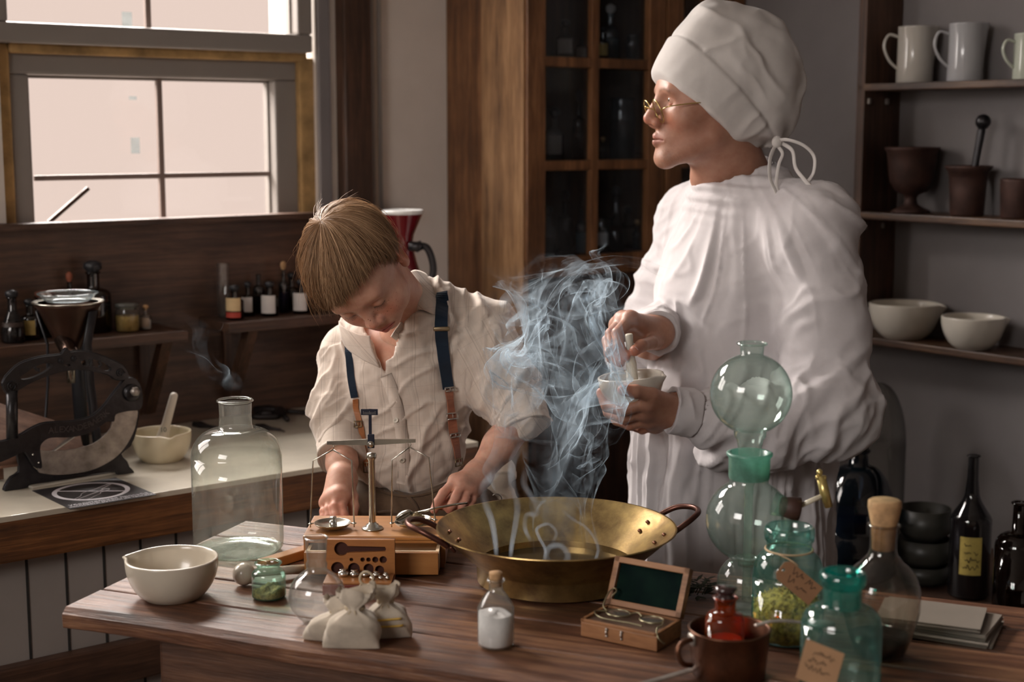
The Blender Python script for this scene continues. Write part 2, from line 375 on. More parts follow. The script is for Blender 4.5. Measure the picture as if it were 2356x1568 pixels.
M['upvc_dark'] = plain('window_bar', (.20, .15, .13), .5)
w1 = casement('window_1', .243, .944, 1.26, 1.682, .045, .03, RA(378, .06), 1.418, .072)
w2 = casement('window_2', .190, .948, 1.70, 2.32, .042, -.02, RA(363, .0), 2.0, .040)
sticker = glass('tape_patch', (.70, .76, .78), (.6, .65, .68), .1, .02, .4, .05)
g = G()
g.box((RA(318, .075), .073, ZY(335, 3.3)), (.021, .001, .036)); g.box((RA(316, .075), .073, ZY(224, 3.3)), (.018, .001, .008))
g.obj('tape_patch', sticker, w1, False)
g = G(); g.box((RA(311, .02), .022, ZY(50, 3.3)), (.023, .001, .042)); g.obj('tape_patch', sticker, w2, False)
struct(room('trim_1', [(WV0 - .0, .245, .02, .05, 1.25, 1.70), (.928, .972, .010, .05, 1.25, 1.69), (.243, .95, .01, .05, 1.680, 1.703)], M['foam'], bev=.006))
# a wooden strip standing in the corner of the window
o = room('wooden_strip', [(0, .115, 0, .012, 0, .008)], M['walnut']); o.location = RM(RA(118, .01), .01, 1.322); o.rotation_euler = (0, math.radians(-38), TH)
tag(o, 'short dark stick leaning up in the lower left corner of the window', 'stick')
# upright beams and the pale pipes right of the window
struct(room('trim_2', [(1.020, 1.094, -.045, .0, 1.3, 2.75)], M['walnut_v'], bev=.003))
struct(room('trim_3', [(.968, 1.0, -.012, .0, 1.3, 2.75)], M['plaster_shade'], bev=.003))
g = G(); g.tube([(1.108, -.02, 1.3), (1.108, -.02, 2.75)], .007, 10); g.tube([(1.132, -.02, 1.3), (1.132, -.02, 2.75)], .005, 10)
struct(g.obj('trim_4', M['upvc'], None, True, RM(0, 0, 0), TH))
# ------------------------------------------------------------------ counter under the window
cn = thing('counter', 'long counter under the window with pale top and dark wooden front edge', 'counter', RM(-.4, -.3, 0), TH)
A0, A1 = -1.9, 1.0
g = G(); g.box(((A0 + A1) / 2 + .4, -.305 + .3, TZ - .006), (A1 - A0, .59, .012), .002); g.obj('worktop', M['counter'], cn, False)
g = G(); g.box(((A0 + A1) / 2 + .4, -.586 + .3, TZ - .045), (A1 - A0, .028, .078), .004); g.obj('front_edge', M['edge'], cn, False)
g = G(); g.box(((A0 + A1) / 2 + .4, -.55 + .3, .43), (A1 - A0, .02, .78)); base = g.obj('panelling', M['panel'], cn, False)
g = G(); k = A0
while k < A1:
    g.box((k + .4, -.5605 + .3, .42), (.0045, .002, .76)); k += .0715
g.obj('panel_groove', M['groove'], cn, False)
g = G(); g.box(((A0 + A1) / 2 + .4, -.575 + .3, .545), (A1 - A0, .03, .075), .004); g.obj('lower_rail', M['walnut'], cn, False)
# dark backboard and its ledge
bb = thing('backboard', 'dark brown board along the wall between the counter and the window', 'board', RM(.2, -.012, TZ), TH)
g = G(); g.box((0 - .35, 0, .2275), (2.7, .018, .455), .002); g.obj('board', M['walnut'], bb, False)
g = G(); g.box((-.35, -.012, .461), (2.7, .044, .014), .003); g.obj('ledge', M['walnut'], bb, False)
# wall shelves
def shelf(label, a0, a1, z, brs, depth=.15):
    t = thing('bottle_shelf', label, 'shelf', RM((a0 + a1) / 2, -.0225, z), TH, None)
    g = G(); g.box((0, -depth / 2, -.011), (a1 - a0, depth, .022), .002); g.obj('shelf_board', M['walnut'], t, False)
    for a in brs:
        x = a - (a0 + a1) / 2
        g = G(); L = .185
        g.add([(x - .012, -.135, -.022), (x + .012, -.135, -.022), (x + .012, -.105, -.022), (x - .012, -.105, -.022),
               (x - .012, -.030, -.195), (x + .012, -.030, -.195), (x + .012, -.001, -.195), (x - .012, -.001, -.195)],
              [(0, 1, 2, 3), (4, 7, 6, 5), (0, 4, 5, 1), (1, 5, 6, 2), (2, 6, 7, 3), (3, 7, 4, 0)])
        g.box((x, -.006, -.11), (.024, .012, .18))
        g.obj('bracket', M['walnut_v'], t, False)
    return t
SZ1 = 1.092
shelf('dark wooden wall shelf at the left edge, behind the glass-topped funnel', -.8, RA(425, -.17), SZ1, [RA(375, -.15), -.2])
shelf('dark wooden wall shelf with labelled bottles between the big bottle and the boy', RA(520, -.17), 1.2, SZ1 + .008, [RA(575, -.15), 1.05])
# ------------------------------------------------------------------ glass-fronted cabinet
CB = thing('glazed_cabinet', 'tall brown wooden cabinet with glazed doors full of bottles behind the man', 'cabinet', RM(1.341, -.318, 0), TH)
CW, CD, CH = .742, .316, 2.5
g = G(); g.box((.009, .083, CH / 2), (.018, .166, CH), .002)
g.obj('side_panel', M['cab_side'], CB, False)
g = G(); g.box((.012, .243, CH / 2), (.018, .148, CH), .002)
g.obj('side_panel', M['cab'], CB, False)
g = G(); g.box((CW / 2, CD - .008, CH / 2), (CW - .04, .012, CH)); g.obj('back_panel', M['walnut_v'], CB, False)
g = G(); g.box((CW - .009, CD / 2, CH / 2), (.018, CD, CH)); g.obj('side_panel', M['cab'], CB, False)
g = G(); g.box((CW / 2, .02, .59), (CW - .036, .02, 1.16), .002); g.obj('lower_panel', M['walnut_v'], CB, False)
shelf_z = [1.20, 1.435, 1.63, 1.70, 1.925, 2.15]
for z in (1.20, 1.435, 1.69, 1.925, 2.2):
    g = G(); g.box((CW / 2, CD / 2 + .02, z), (CW - .04, CD - .06, .012)); g.obj('shelf', M['walnut'], CB, False)
M['cabglass'] = glass('cabinet_glass', (.62, .66, .70), (.4, .45, .5), .6, .06, .12, .035, (.5, .55, .6))
def cab_door(x0, x1, cols, z0=1.17, z1=2.46):
    rails = [1.208, 1.436, 1.683, 1.93, 2.18]
    d = CB
    g = G(); g.box(((x0 + x1) / 2, .002, z1 - .03), (x1 - x0, .024, .06), .003); g.box(((x0 + x1) / 2, .002, z0 + .02), (x1 - x0, .024, .05), .003)
    g.box((x0 + .028, .002, (z0 + z1) / 2), (.056, .0245, z1 - z0), .003); g.box((x1 - .028, .002, (z0 + z1) / 2), (.056, .0245, z1 - z0), .003)
    o = g.obj('door', M['cab'], d, False)
    g = G()
    for z in rails[1:]: g.box(((x0 + x1) / 2, .001, z), (x1 - x0 - .11, .018, .024), .003)
    for c in cols: g.box((c, .001, (z0 + z1) / 2), (.024, .019, z1 - z0 - .08), .003)
    g.obj('glazing_bar', M['cab'], o, False)
    g = G(); g.add([(x0 + .05, .008, z0 + .03), (x1 - .05, .008, z0 + .03), (x1 - .05, .008, z1 - .04), (x0 + .05, .008, z1 - .04)], [(0, 1, 2, 3)])
    g.obj('door_glass', M['cabglass'], o, False)
cab_door(.006, .452, [.2195]); cab_door(.458, .736, [.60])
# ------------------------------------------------------------------ shelf unit on the right wall
SU = thing('shelf_unit', 'dark wooden wall shelving on the right holding mugs, mortars and bowls', 'shelf', RM(2.015, -1.7, 1.0), TH)
def su(a0, a1, b0, b1, z0, z1, name, mat):
    g = G(); g.box(((a0 + a1) / 2 - 2.015, (b0 + b1) / 2 + 1.7, (z0 + z1) / 2 - 1.0), (a1 - a0, b1 - b0, z1 - z0), .003); return g.obj(name, mat, SU, False)
su(1.950, 2.083, -.835, -.812, 1.10, 2.6, 'upright', M['walnut_v'])
M['shelf_y'] = wood('shelf_wood', (.020, .010, .006), (.075, .036, .019), (.19, .10, .045), 1, 1.2, .45)
S1, S2, S3 = 1.628, 1.330, 1.035
for z in (S1, S2, S3): su(1.950, 2.083, -2.6, -.812 if z != S3 else -.72, z - .017, z, 'shelf_board', M['shelf_y'])
for z in (S1 - .04, S2 - .035):
    for a in (1.965, 2.03):
        g = G(); g.box((a - 2.015, -.838 + 1.7, z - 1.0), (.010, .006, .014), .002); g.obj('screw_plate', M['steel'], SU, False)
# low bench along the right wall
BZ = .56
t = thing('side_bench', 'low dark bench by the right wall carrying bottles and a bowl stack', 'bench', RM(1.80, -1.3, 0), TH)
g = G(); g.box((0, 0, BZ - .02), (.56, 1.7, .04), .004); g.obj('bench_top', M['walnut'], t, False)
for (x, y) in ((-.24, -.8), (-.24, .8), (.24, -.8), (.24, .8)):
    g = G(); g.box((x, y, (BZ - .04) / 2), (.06, .06, BZ - .04), .003); g.obj('leg', M['walnut_v'], t, False)
# ------------------------------------------------------------------ work table
FL = PZ(138, 1398); D = Vector((.93, -.37, 0)).normalized()
BL = Vector((-.455, 2.465, TZ)); tx = D; LEN = 1.75
R_T = math.atan2(D.y, D.x)
tb = thing('work_table', 'old dark plank table covered with glassware in the foreground', 'table', (FL.x, FL.y, 0), R_T)
inv = Matrix.Rotation(-R_T, 4, 'Z')
bl = inv @ Vector((BL.x - FL.x, BL.y - FL.y, 0)); br = Vector((LEN, bl.y, 0)); fr = Vector((LEN, -.0, 0))
rnd = random.Random(4)
NP = 5; gaps = [0, .19, .40, .60, .80, 1.0]
top = G()
for i in range(NP):
    f0, f1 = gaps[i], gaps[i + 1]
    y0, y1 = bl.y * f0 + (.0018 if i else 0), bl.y * f1 - .0018
    xs0, xs1 = bl.x * f0, bl.x * f1
    n = 40; V = []; F = []
    dz = rnd.uniform(-.0012, 0)
    prof = [(0, -.030), (0, -.008), (.006, 0)]
    for k in range(n + 1):
        q = k / n; x0 = xs0 + (LEN - xs0) * q; x1 = xs1 + (LEN - xs1) * q
        wob = (.004 * math.sin(9 * q + 1) + .003 * math.sin(23 * q)) if i == 0 else 0
        zt = TZ + dz
        V += [(x0, y0 + wob, TZ - .030), (x0, y0 + wob - .001, TZ - .010), (x0, y0 + wob + (.008 if i == 0 else .0015), zt), (x1, y1 - .0015, zt), (x1, y1, TZ - .006), (x1, y1, TZ - .030)]
    for k in range(n):
        for j in range(6): F.append((k * 6 + j, k * 6 + (j + 1) % 6, (k + 1) * 6 + (j + 1) % 6, (k + 1) * 6 + j))
    F.append((0, 1, 2, 3, 4, 5)); F.append(tuple(n * 6 + j for j in range(5, -1, -1)))
    top.add(V, F)
to = top.obj('tabletop', M['table'], tb, False)
mod = to.modifiers.new('b', 'BEVEL'); mod.width = .0012; mod.segments = 1; mod.limit_method = 'ANGLE'; mod.angle_limit = math.radians(50)
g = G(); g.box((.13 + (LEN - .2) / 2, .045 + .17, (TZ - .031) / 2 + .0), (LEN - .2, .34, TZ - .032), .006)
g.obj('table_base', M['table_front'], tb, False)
g = G()
for z in (.62, .40, .2): g.box((.13 + (LEN - .2) / 2, .0435, z), (LEN - .2, .003, .004))
g.obj('plank_gap', M['groove'], tb, False)
# ================================================================== vessels
CLEAR = glass('clear_glass', (.93, .95, .92), (.50, .56, .50), .85, .05, .05, .07, (.80, .78, .70))
CLEAR2 = glass('clear_glass_fine', (.95, .96, .95), (.24, .29, .28), .95, .07, .03, .05)
GREEN = glass('green_glass', (.78, .95, .87), (.16, .52, .40), .8, .06, .05, .06, (.55, .8, .68))
TEAL = glass('teal_glass', (.74, .89, .86), (.04, .40, .37), .8, .07, .05, .06, (.25, .6, .52))
TEALRIM = glass('teal_glass_rim', (.10, .58, .52), (.01, .25, .22), .8, .08, .05, .14, (.08, .55, .48))
PALE = glass('pale_green_glass', (.84, .93, .89), (.38, .58, .52), .9, .06, .04, .06, (.7, .8, .74))
AMBER = glass('amber_glass', (.90, .26, .05), (.30, .03, .008), .8, .06, .05, .12, (.60, .13, .02))
DARKG = glass('dark_glass', (.10, .035, .02), (.02, .008, .006), .8, .07, .06, .10, (.05, .02, .012))
DARKG2 = glass('dark_glass_grey', (.25, .25, .27), (.05, .05, .06), .8, .07, .06, .08, (.12, .12, .13))
def vessel(th, prof, mat, name='body', lip=None, n=48, wall=.0016, sq=None):
    """thin glass wall with an inner surface near the mouth and a rounded lip"""
    g = G(); fn = None
    if sq: fn = sq
    g.lathe(prof, n, fn=fn)
    o = g.obj(name, mat, th)
    if lip:
        r, z, t = lip
        g = G(); pr = [(r + t * math.cos(a), z + t * .8 * math.sin(a)) for a in [2 * PI * k / 10 for k in range(11)]]
        g.lathe(pr, n); g.obj('lip', mat, th)
    return o
def arc(r0, z0, r1, z1, n=7, bulge=1):
    """quarter-ellipse from (r0,z0) vertical start to (r1,z1)"""
    return [(r1 + (r0 - r1) * math.cos(PI / 2 * k / n), z0 + (z1 - z0) * math.sin(PI / 2 * k / n)) for k in range(n + 1)]
def fill(th, name, rad, z0, z1, mat, wob=0, seed=0, tilt=0, n=32):
    rn = random.Random(seed); g = G(); prof = [(.0005, z0), (rad * .9, z0), (rad, z0 + rad * .12), (rad, z1)]
    ph = rn.random() * 6
    top = []
    def fn(p, a, r, z):
        if z >= z1 - 1e-6: p = Vector((p.x, p.y, z + wob * math.sin(3 * a + ph + r * 90) * .5 + wob * rn.uniform(-.5, .5) + tilt * p.x + (rad - r) * (.05 if wob else 0)))
        return p
    for k in range(5, -1, -1): prof.append((max(rad * k / 6, .0004), z1))
    g.lathe(prof, n, fn=fn); return g.obj(name, mat, th)
def bowl(th, R, h, mat, rb=None, t=.005, spout=None, name='body', n=72, rim_r=None):
    """mortar: thick rounded wall, optional pouring lip at the angle spout (world)"""
    rb = rb or R * .55; pr = [(.0004, 0), (rb, 0), (rb * 1.04, h * .03)]
    for k in range(1, 13):
        q = k / 12; pr.append((rb + (R - rb) * math.sin(q * PI / 2) ** .82, h * (.03 + .97 * q ** 1.25)))
    pr += [(R, h + t * .35), (R - t * .5, h + t * .6), (R - t, h + t * .35)]
    for k in range(11, 0, -1):
        q = k / 12; pr.append(((rb - t * .3 + (R - rb - t * .7) * math.sin(q * PI / 2) ** .82), h * (.03 + .97 * q ** 1.25) + t * .8 * (1 - q)))
    pr.append((.0004, h * .06 + t))
    def fn(p, a, r, z):
        if spout is None or z < h * .55: return p
        d = (a - spout + PI) % (2 * PI) - PI; w = math.exp(-(d / .17) ** 2) * min(1, (z - h * .55) / (h * .45)) ** 1.5
        e = Vector((math.cos(spout), math.sin(spout), 0)); return p + e * w * R * .16 - Vector((0, 0, w * h * .05))
    g = G(); g.lathe(pr, n, fn=fn); return g.obj(name, mat, th)
def pestle(g, p0, p1, r0=.006, r1=.011):
    p0, p1 = Vector(p0), Vector(p1); q = [p0.lerp(p1, t) for t in (0, .02, .05, .5, .8, .9, .96, 1)]
    g.tube(q, [r0 * .5, r0 * .9, r0, r0 * 1.15, r1 * .95, r1 * 1.08, r1 * .9, r1 * .35], 18)

# ---- big clear flask bottle on the left
p = PZ(550, 1270)
t = thing('glass_bottle', 'large empty clear glass bottle with narrow neck at the table edge', 'bottle', p)
vessel(t, [(.0005, .002), (.052, .002), (.064, .004), (.0695, .011), (.0705, .02)] + [(.0705, .02 + .135 * k / 4) for k in range(1, 5)] + arc(.0705, .155, .027, .200, 10) + [(.0255, .206), (.0248, .222), (.0255, .240)], CLEAR, lip=(.0265, .244, .0024), n=72)
g = G(); g.lathe([(.0005, .0055), (.035, .0045), (.056, .0035), (.060, .006), (.0605, .0035), (.0675, .009)], 64); g.obj('thick_base', glass('base_glass', (.88, .94, .88), (.5, .7, .6), .8, .18, .12, .30, (.72, .82, .74)), t)
# ---- white mortar bowl, front left
p = PZ(398, 1371)
t = thing('mortar_bowl', 'white ceramic mortar bowl standing alone at the left end of the table', 'bowl', p)
bowl(t, .0655, .0555, M['ceramic'], .040, .0042, math.radians(168))
# ---- loose pestle with a round head
t = thing('pestle', 'pale stone pestle with a ball head lying behind the green jar', 'pestle', PZ(562, 1345))
g = G(); g.ball((0, 0, .0168), .0168, 24); g.tube([(.01, .004, .018), (.05, .03, .013), (.085, .05, .009)], [.0075, .0065, .0075], 14); g.obj('body', M['ceramic'], t)
# ---- small green jar
t = thing('glass_jar', 'small pale green glass jar with dried herb at the bottom, beside the bowl', 'jar', PZ(619, 1374))
vessel(t, [(.0005, .001), (.0215, .001), (.0238, .003), (.0243, .007), (.0243, .033)] + arc(.0243, .033, .0165, .042, 6) + [(.0160, .046), (.0175, .049)], GREEN, lip=(.0175, .0515, .0022))
fill(t, 'herb', .0228, .002, .013, plain('dry_herb_green', (.40, .24, .08), .9, var=.7, scale=260, bmp=.8), .005, 3, .12)
fill(t, 'green_base', .0232, .0008, .0032, TEALRIM, 0)
# ---- wooden box with the brass balance
M['box'] = wood('honey_wood', (.26, .095, .022), (.44, .185, .05), (.56, .27, .085), 0, 1.0, .38, 7, .35, .12)
M['box_d'] = wood('honey_wood_front', (.20, .07, .016), (.34, .135, .035), (.44, .20, .06), 0, 1.0, .4, 7, .3, .12)
M['pale'] = plain('pale_raw_wood', (.72, .52, .32), .6, var=.12, scale=15)
BX = thing('scale_box', 'honey coloured wooden balance box with its drawer pulled open', 'box', (-.209, 2.2435, TZ), math.radians(-.5))
g = G(); g.box((0, 0, .0465), (.218, .121, .007), .0025); g.obj('lid', M['box'], BX, False)
g = G(); g.box((0, 0, .003), (.214, .117, .006)); g.box((-.1045, 0, .0245), (.007, .117, .037)); g.box((.1045, 0, .0245), (.007, .117, .037)); g.box((0, .056, .0245), (.212, .006, .037)); g.box((0, -.0565, .0405), (.203, .005, .004))
g.obj('case', M['box_d'], BX, False)
g = G(); g.box((0, -.104, .0205), (.200, .0065, .034), .001); g.obj('drawer_front', M['box_d'], BX, False)
g = G(); g.box((-.0975, -.048, .0195), (.005, .106, .030)); g.box((.0975, -.048, .0195), (.005, .106, .030)); g.box((0, -.048, .0075), (.19, .106, .003)); g.box((0, .002, .0195), (.195, .004, .030)); g.box((0, -.0995, .0375), (.199, .004, .0012))
g.obj('drawer', M['pale'], BX, False)
# ---- balance
cz = TZ + .05
pc = PZ(857, 1216, cz)
BA = thing('balance', 'small brass pan balance standing on the honey coloured wooden box', 'scale', pc)
BY = pc.y
def L(px, py, Y=None): return P(px, py, Y or BY) - pc
g = G(); g.lathe([(.0005, 0), (.0165, 0), (.0170, .0015), (.0155, .003), (.0105, .004), (.0095, .0075), (.0065, .0085), (.0060, .011), (.0005, .011)], 32); g.obj('base', M['nickel'], BA)
htop = L(857, 1040).z
g = G(); g.lathe([(.0052, .008), (.0052, htop - .012), (.0075, htop - .009), (.0082, htop - .004), (.0068, htop - .001), (.0005, htop)], 24); g.obj('column', M['nickel'], BA)
zb = L(857, 1016).z
g = G()
sl = .0016
for s in (-1, 1):
    e = s * .068
    g.add([(0, -.002, zb - .005), (e, -.002, zb + sl * s - .0022), (e, -.002, zb + sl * s + .0028), (0, -.002, zb + .0048), (0, .002, zb - .005), (e, .002, zb + sl * s - .0022), (e, .002, zb + sl * s + .0028), (0, .002, zb + .0048)],
          [(0, 1, 2, 3), (7, 6, 5, 4), (0, 4, 5, 1), (3, 2, 6, 7), (1, 5, 6, 2)])
g.obj('beam', M['nickel'], BA, False)
g = G(); zt = L(853, 942).z
g.box((-.001, -.0035, (zb + zt) / 2 + .002), (.0048, .002, zt - zb), .0005); g.box((-.002, -.0035, zt - .003), (.026, .0018, .0095), .0005); g.box((0, -.0035, zb + .002), (.0105, .003, .022), .001)
g.obj('pointer', plain('black_enamel', (.012, .014, .03), .35), BA, False)
g = G(); g.tube([(0, -.0095, zb - .002), (0, -.003, zb - .002)], .0048, 16); g.obj('pivot_screw', M['nickel'], BA)
g = G()
for k in range(-5, 6): g.box((-.002 + k * .0018, -.0047, zt - .0045 + (.0008 if k % 5 == 0 else 0)), (.0003, .0004, .0035 + (.0015 if k % 5 == 0 else 0)))
g.obj('scale_marks', plain('mark_white', (.5, .45, .4), .6), BA, False)
def stirrup(ax, ay, sl_, sr, el, er, nm):
    g = G(); A = L(*ax); g.tube([A + Vector((0, 0, .008)), A + Vector((.0018, 0, .004)), A], .0007, 6)
    for sh, e in ((sl_, el), (sr, er)):
        g.tube([A, L(*sh), L(*e)] , .0011, 8)
    g.obj('stirrup', M['nickel'], BA)
stirrup((766, 1034), 0, (720, 1059), (809, 1059), (714, 1204), (815, 1203), 'l')
stirrup((943, 1028), 0, (902, 1057), (987, 1052), (901, 1203), (1001, 1195), 'r')
def pan(cx, cy, R, tilt, ends, filled):
    c = L(cx, cy); Mt = Matrix.Translation(c) @ Matrix.Rotation(tilt, 4, 'Y')
    g = G(); g.lathe([(.0004, -.0075), (R * .62, -.0068), (R * .90, -.003), (R, .001), (R, .0016), (R * .975, .0012), (R * .88, -.0018), (R * .6, -.0052), (.0004, -.0058)], 40, M=Mt); g.obj('weighing_pan', M['nickel'], BA)
    for e, s in zip(ends, (-1, 1)):
        g = G(); a = Mt @ Vector((s * R, 0, 0)); b = L(*e); g.tube([a, b, b + Vector((s * .002, 0, 0))], .0011, 8); g.tube([b + Vector((0, 0, -.006)), b + Vector((0, 0, .003))], [.0011, .0011], 6); g.lathe([(.0004, -.0008), (.0035, -.0006), (.0035, .0006), (.0004, .0008)], 12, c=b); g.obj('pan_clip', M['nickel'], BA)
    return Mt
M1 = pan(765, 1203, .0283, 0, ((714, 1204), (815, 1203)), 0)
M2 = pan(950, 1197, .0285, -.10, ((901, 1203), (1001, 1195)), 0)
t = thing('weight', 'small silver cylinder weight on the left pan of the balance', 'weight', pc + (M1 @ Vector((.001, 0, -.0052))))
g = G(); g.lathe([(.0004, 0), (.0060, 0), (.0062, .001), (.0062, .0095), (.0035, .0105), (.0030, .0125), (.0052, .0135), (.0054, .015), (.0048, .016), (.0004, .0163)], 28); g.obj('body', M['silver'], t)
herb = plain('herb_crumbs', (.36, .26, .13), .9, c2=(.10, .07, .03), scale=300, bmp=.8)
g = G(); rn = random.Random(7); c2 = pc + M2 @ Vector((.006, -.001, -.004))
g.lathe([(.0004, .0165), (.006, .0135), (.012, .008), (.019, .002), (.0235, 0), (.0004, -.002)], 24, fn=lambda p, a, r, z: p + Vector((rn.uniform(-1, 1), rn.uniform(-1, 1), rn.uniform(-1, 1))) * .0009)
for k in range(260):
    a = rn.uniform(0, 2 * PI); r = .023 * rn.random() ** .6; z = .0168 * (1 - r / .024) + .0005; q = Vector((r * math.cos(a), r * math.sin(a), z)); d = Vector((rn.uniform(-1, 1), rn.uniform(-1, 1), rn.uniform(-.3, .8))).normalized() * rn.uniform(.001, .0035)
    g.tube([q, q + d], [.0004, .00025], 4)
o = g.obj('dried_herb', herb, None, True, c2); tag(o, 'heap of crumbled dried herb on the right pan of the balance', 'herb'); o['kind'] = 'stuff'
# ---- scoop in the boy's hand
sc0 = PZ(930, 1190, cz + .018); SY = BY + .004
t = thing('scoop', 'small metal scoop tipping herb onto the right pan, held by the boy', 'scoop', P(1000, 1170, SY))
g = G(); q0 = P(1000, 1170, SY)
pts = [P(944, 1182, SY) - q0, P(1000, 1169, SY) - q0, P(1040, 1161, SY + .01) - q0, P(1075, 1156, SY + .02) - q0]
g.tube(pts, [.0016, .0018, .0018, .0016], 10); g.obj('handle', M['nickel'], t)
g = G(); c = P(930, 1187, SY) - q0
Ms = Matrix.Translation(c) @ Matrix.Rotation(math.radians(-30), 4, 'Y') @ Matrix.Rotation(math.radians(-28), 4, 'X') @ Matrix.Scale(.86, 4)
V = []; F = []
nu, nv = 14, 14
for i in range(nu + 1):
    u = i / nu; x = -.0165 + .034 * u; w = math.sqrt(max(0, 1 - ((x) / .0178) ** 2)) * .0125 * (1 - .12 * u)
    for j in range(nv + 1):
        a = PI * j / nv; V.append(Ms @ Vector((x, -w * math.cos(a), w * .85 * math.sin(a))))
for i in range(nu):
    for j in range(nv): F.append((i * (nv + 1) + j, i * (nv + 1) + j + 1, (i + 1) * (nv + 1) + j + 1, (i + 1) * (nv + 1) + j))
g.add(V, F); o = g.obj('scoop_bowl', M['nickel'], t); md = o.modifiers.new('s', 'SOLIDIFY'); md.thickness = .0007
# ---- open weight case in front of the box
WC = thing('weight_case', 'open wooden weight case with round and spoon-shaped hollows in its lid', 'case', PZ(832, 1352), math.radians(-1))
X0, X1 = -.052, .048
M['case'] = wood('case_wood', (.22, .075, .02), (.37, .145, .04), (.46, .20, .06), 0, 1, .4, 7, .3, .1)
def circ(cx, cz, r, n=20): return [(cx + r * math.cos(2 * PI * k / n), cz + r * math.sin(2 * PI * k / n)) for k in range(n)]
hl = [(-.036, .027, .0095), (-.0155, .040, .0028), (-.012, .0265, .0088), (.001, .040, .0034), (.0095, .040, .0034), (.0195, .040, .0046), (.031, .040, .0055), (.0095, .0265, .0075), (.0255, .0245, .0068)]
sp = [(-.030 + .0105 * math.cos(a), .056 + .0105 * math.sin(a)) for a in [math.radians(d) for d in range(25, 336, 20)]] + [(.034, .0525), (.0355, .056), (.034, .0595)]
g = G(); g.prism([(X0, .010), (X1, .010), (X1, .070), (X0, .070)], .006, [circ(*h) for h in hl] + [sp[::-1]], f=lambda v: Vector((v.x, v.y + .012, v.z)))
g.obj('lid', M['case'], WC, False)
g = G(); g.box(((X0 + X1) / 2, .0165, .040), (X1 - X0, .003, .06)); g.obj('lid_back', plain('hollow_felt', (.05, .014, .008), .9), WC, False)
g = G(); g.box(((X0 + X1) / 2, -.012, .008), (X1 - X0, .048, .016), .0015); g.obj('base', plain('case_red', (.17, .03, .015), .5), WC, False)
g = G(); g.box(((X0 + X1) / 2, -.012, .0175), (X1 - X0 - .002, .047, .003), .0008); g.obj('weight_block', M['case'], WC, False)
for k, (x, y, r, h) in enumerate([(.036, -.004, .0045, .006), (.022, -.004, .0055, .007), (.006, -.004, .006, .008), (-.010, -.003, .007, .009), (.040, -.018, .003, .005), (.030, -.018, .0035, .005), (.018, -.019, .004, .006), (-.026, -.002, .008, .010)]):
    w = thing('weight', 'small round metal weight sitting in the open weight case', 'weight', WC.matrix_basis @ Vector((x, y, .0195)), 0, 'weights in the open case')
    g = G(); g.lathe([(.0004, 0), (r, 0), (r, h * .6), (r * .5, h * .7), (r * .45, h * .85), (r * .75, h * .92), (r * .7, h), (.0004, h)], 20); g.obj('body', M['silver'], w)
# ---- round flask in front
t = thing('flask', 'clear round-bodied glass flask with a wide open neck behind the linen bags', 'flask', PZ(731, 1432))
vessel(t, [(.0005, .001), (.020, .0015)] + [(.0385 * math.sin(a), .0375 - .0385 * math.cos(a)) for a in [math.radians(d) for d in range(35, 160, 9)]] + [(.0135, .076), (.0145, .083), (.0125, .088), (.0135, .096), (.0150, .118)], CLEAR2, lip=(.0152, .119, .0012), n=56)
# ---- linen sachets
LIN = cloth('linen', (.58, .50, .40), (.42, .36, .29), .2, 1400, .6)
def sachet(label, px, py, w, h, rot, lean, seed, stripes=None, knot=True, d=.020):
    c = PZ(px, py); t = thing('linen_sachet', label, 'bag', c, rot); rn = random.Random(seed)
    nu, nv = 40, 44; V = []; F = []
    for j in range(nv + 1):
        v = j / nv; z = h * v
        neck = math.exp(-((v - .70) / .10) ** 2)
        ww = w * (1.0 - .42 * max(0, (v - .25) / .45) ** 1.5 if v < .7 else .58 + .25 * (v - .7)) * (1 - .66 * neck); dd = d * (math.sin(min(v * 2.6 + .12, PI * .5)) * .9 + .1) * (1 - .55 * max(0, (v - .45)) / .55) * (1 - .25 * neck)
        for i in range(nu):
            a = 2 * PI * i / nu; ca, sa = math.cos(a), math.sin(a); e = .55
            x = ww / 2 * abs(ca) ** e * (1 if ca > 0 else -1); y = dd * abs(sa) ** .8 * (1 if sa > 0 else -1)
            pl = .0016 * math.sin(9 * a + seed) * min(1, max(0, (v - .35) * 2.2)) + .0012 * math.sin(5 * a + 14 * v + seed)
            zz = z + (.004 * math.sin(4 * a + seed) if v > .9 else 0)
            V.append(Vector((x * (1 + pl / max(abs(x), .012)) + lean * z, y * (1 + pl / .01 * .6) + .02 * z, max(zz, .0005))))
    for j in range(nv):
        for i in range(nu): F.append((j * nu + i, j * nu + (i + 1) % nu, (j + 1) * nu + (i + 1) % nu, (j + 1) * nu + i))
    F.append(tuple(range(nu - 1, -1, -1)))
    g = G(); g.add(V, F); o = g.obj('cloth_bag', LIN, t)
    if stripes:
        mt = plain('yellow_stitch', (.66, .42, .08), .9, var=.2, scale=300)
        for v0 in stripes:
            g = G(); row = int(nv * v0)
            pts = [V[row * nu + i] + Vector((0, -.0012, 0)) for i in range(int(nu * .54), int(nu * .86))]
            g.tube(pts, [.0014] * len(pts), 6); g.obj('stitched_band', mt, t)
    zt = h * .70; cx = lean * zt
    g = G(); g.lathe([(w * .115 + .0018 * math.cos(a), zt + .0035 * math.sin(a)) for a in [2 * PI * k / 8 for k in range(9)]], 24, c=(cx, .02 * zt, 0), fn=lambda p, a, r, z: Vector((p.x * 1.35, p.y * .95, p.z)))
    if knot:
        for (dx, dz, dy) in ((-.012, -.022, -.012), (-.004, -.028, -.014), (.006, -.018, -.012)):
            g.tube(spline([(cx, -.006, zt), (cx + dx * .5, -.012, zt + dz * .25), (cx + dx, dy, zt + dz)], 5), .0011, 6)
    g.obj('string', plain('twine', (.50, .40, .27), .9, var=.4, scale=500), t)
    return t
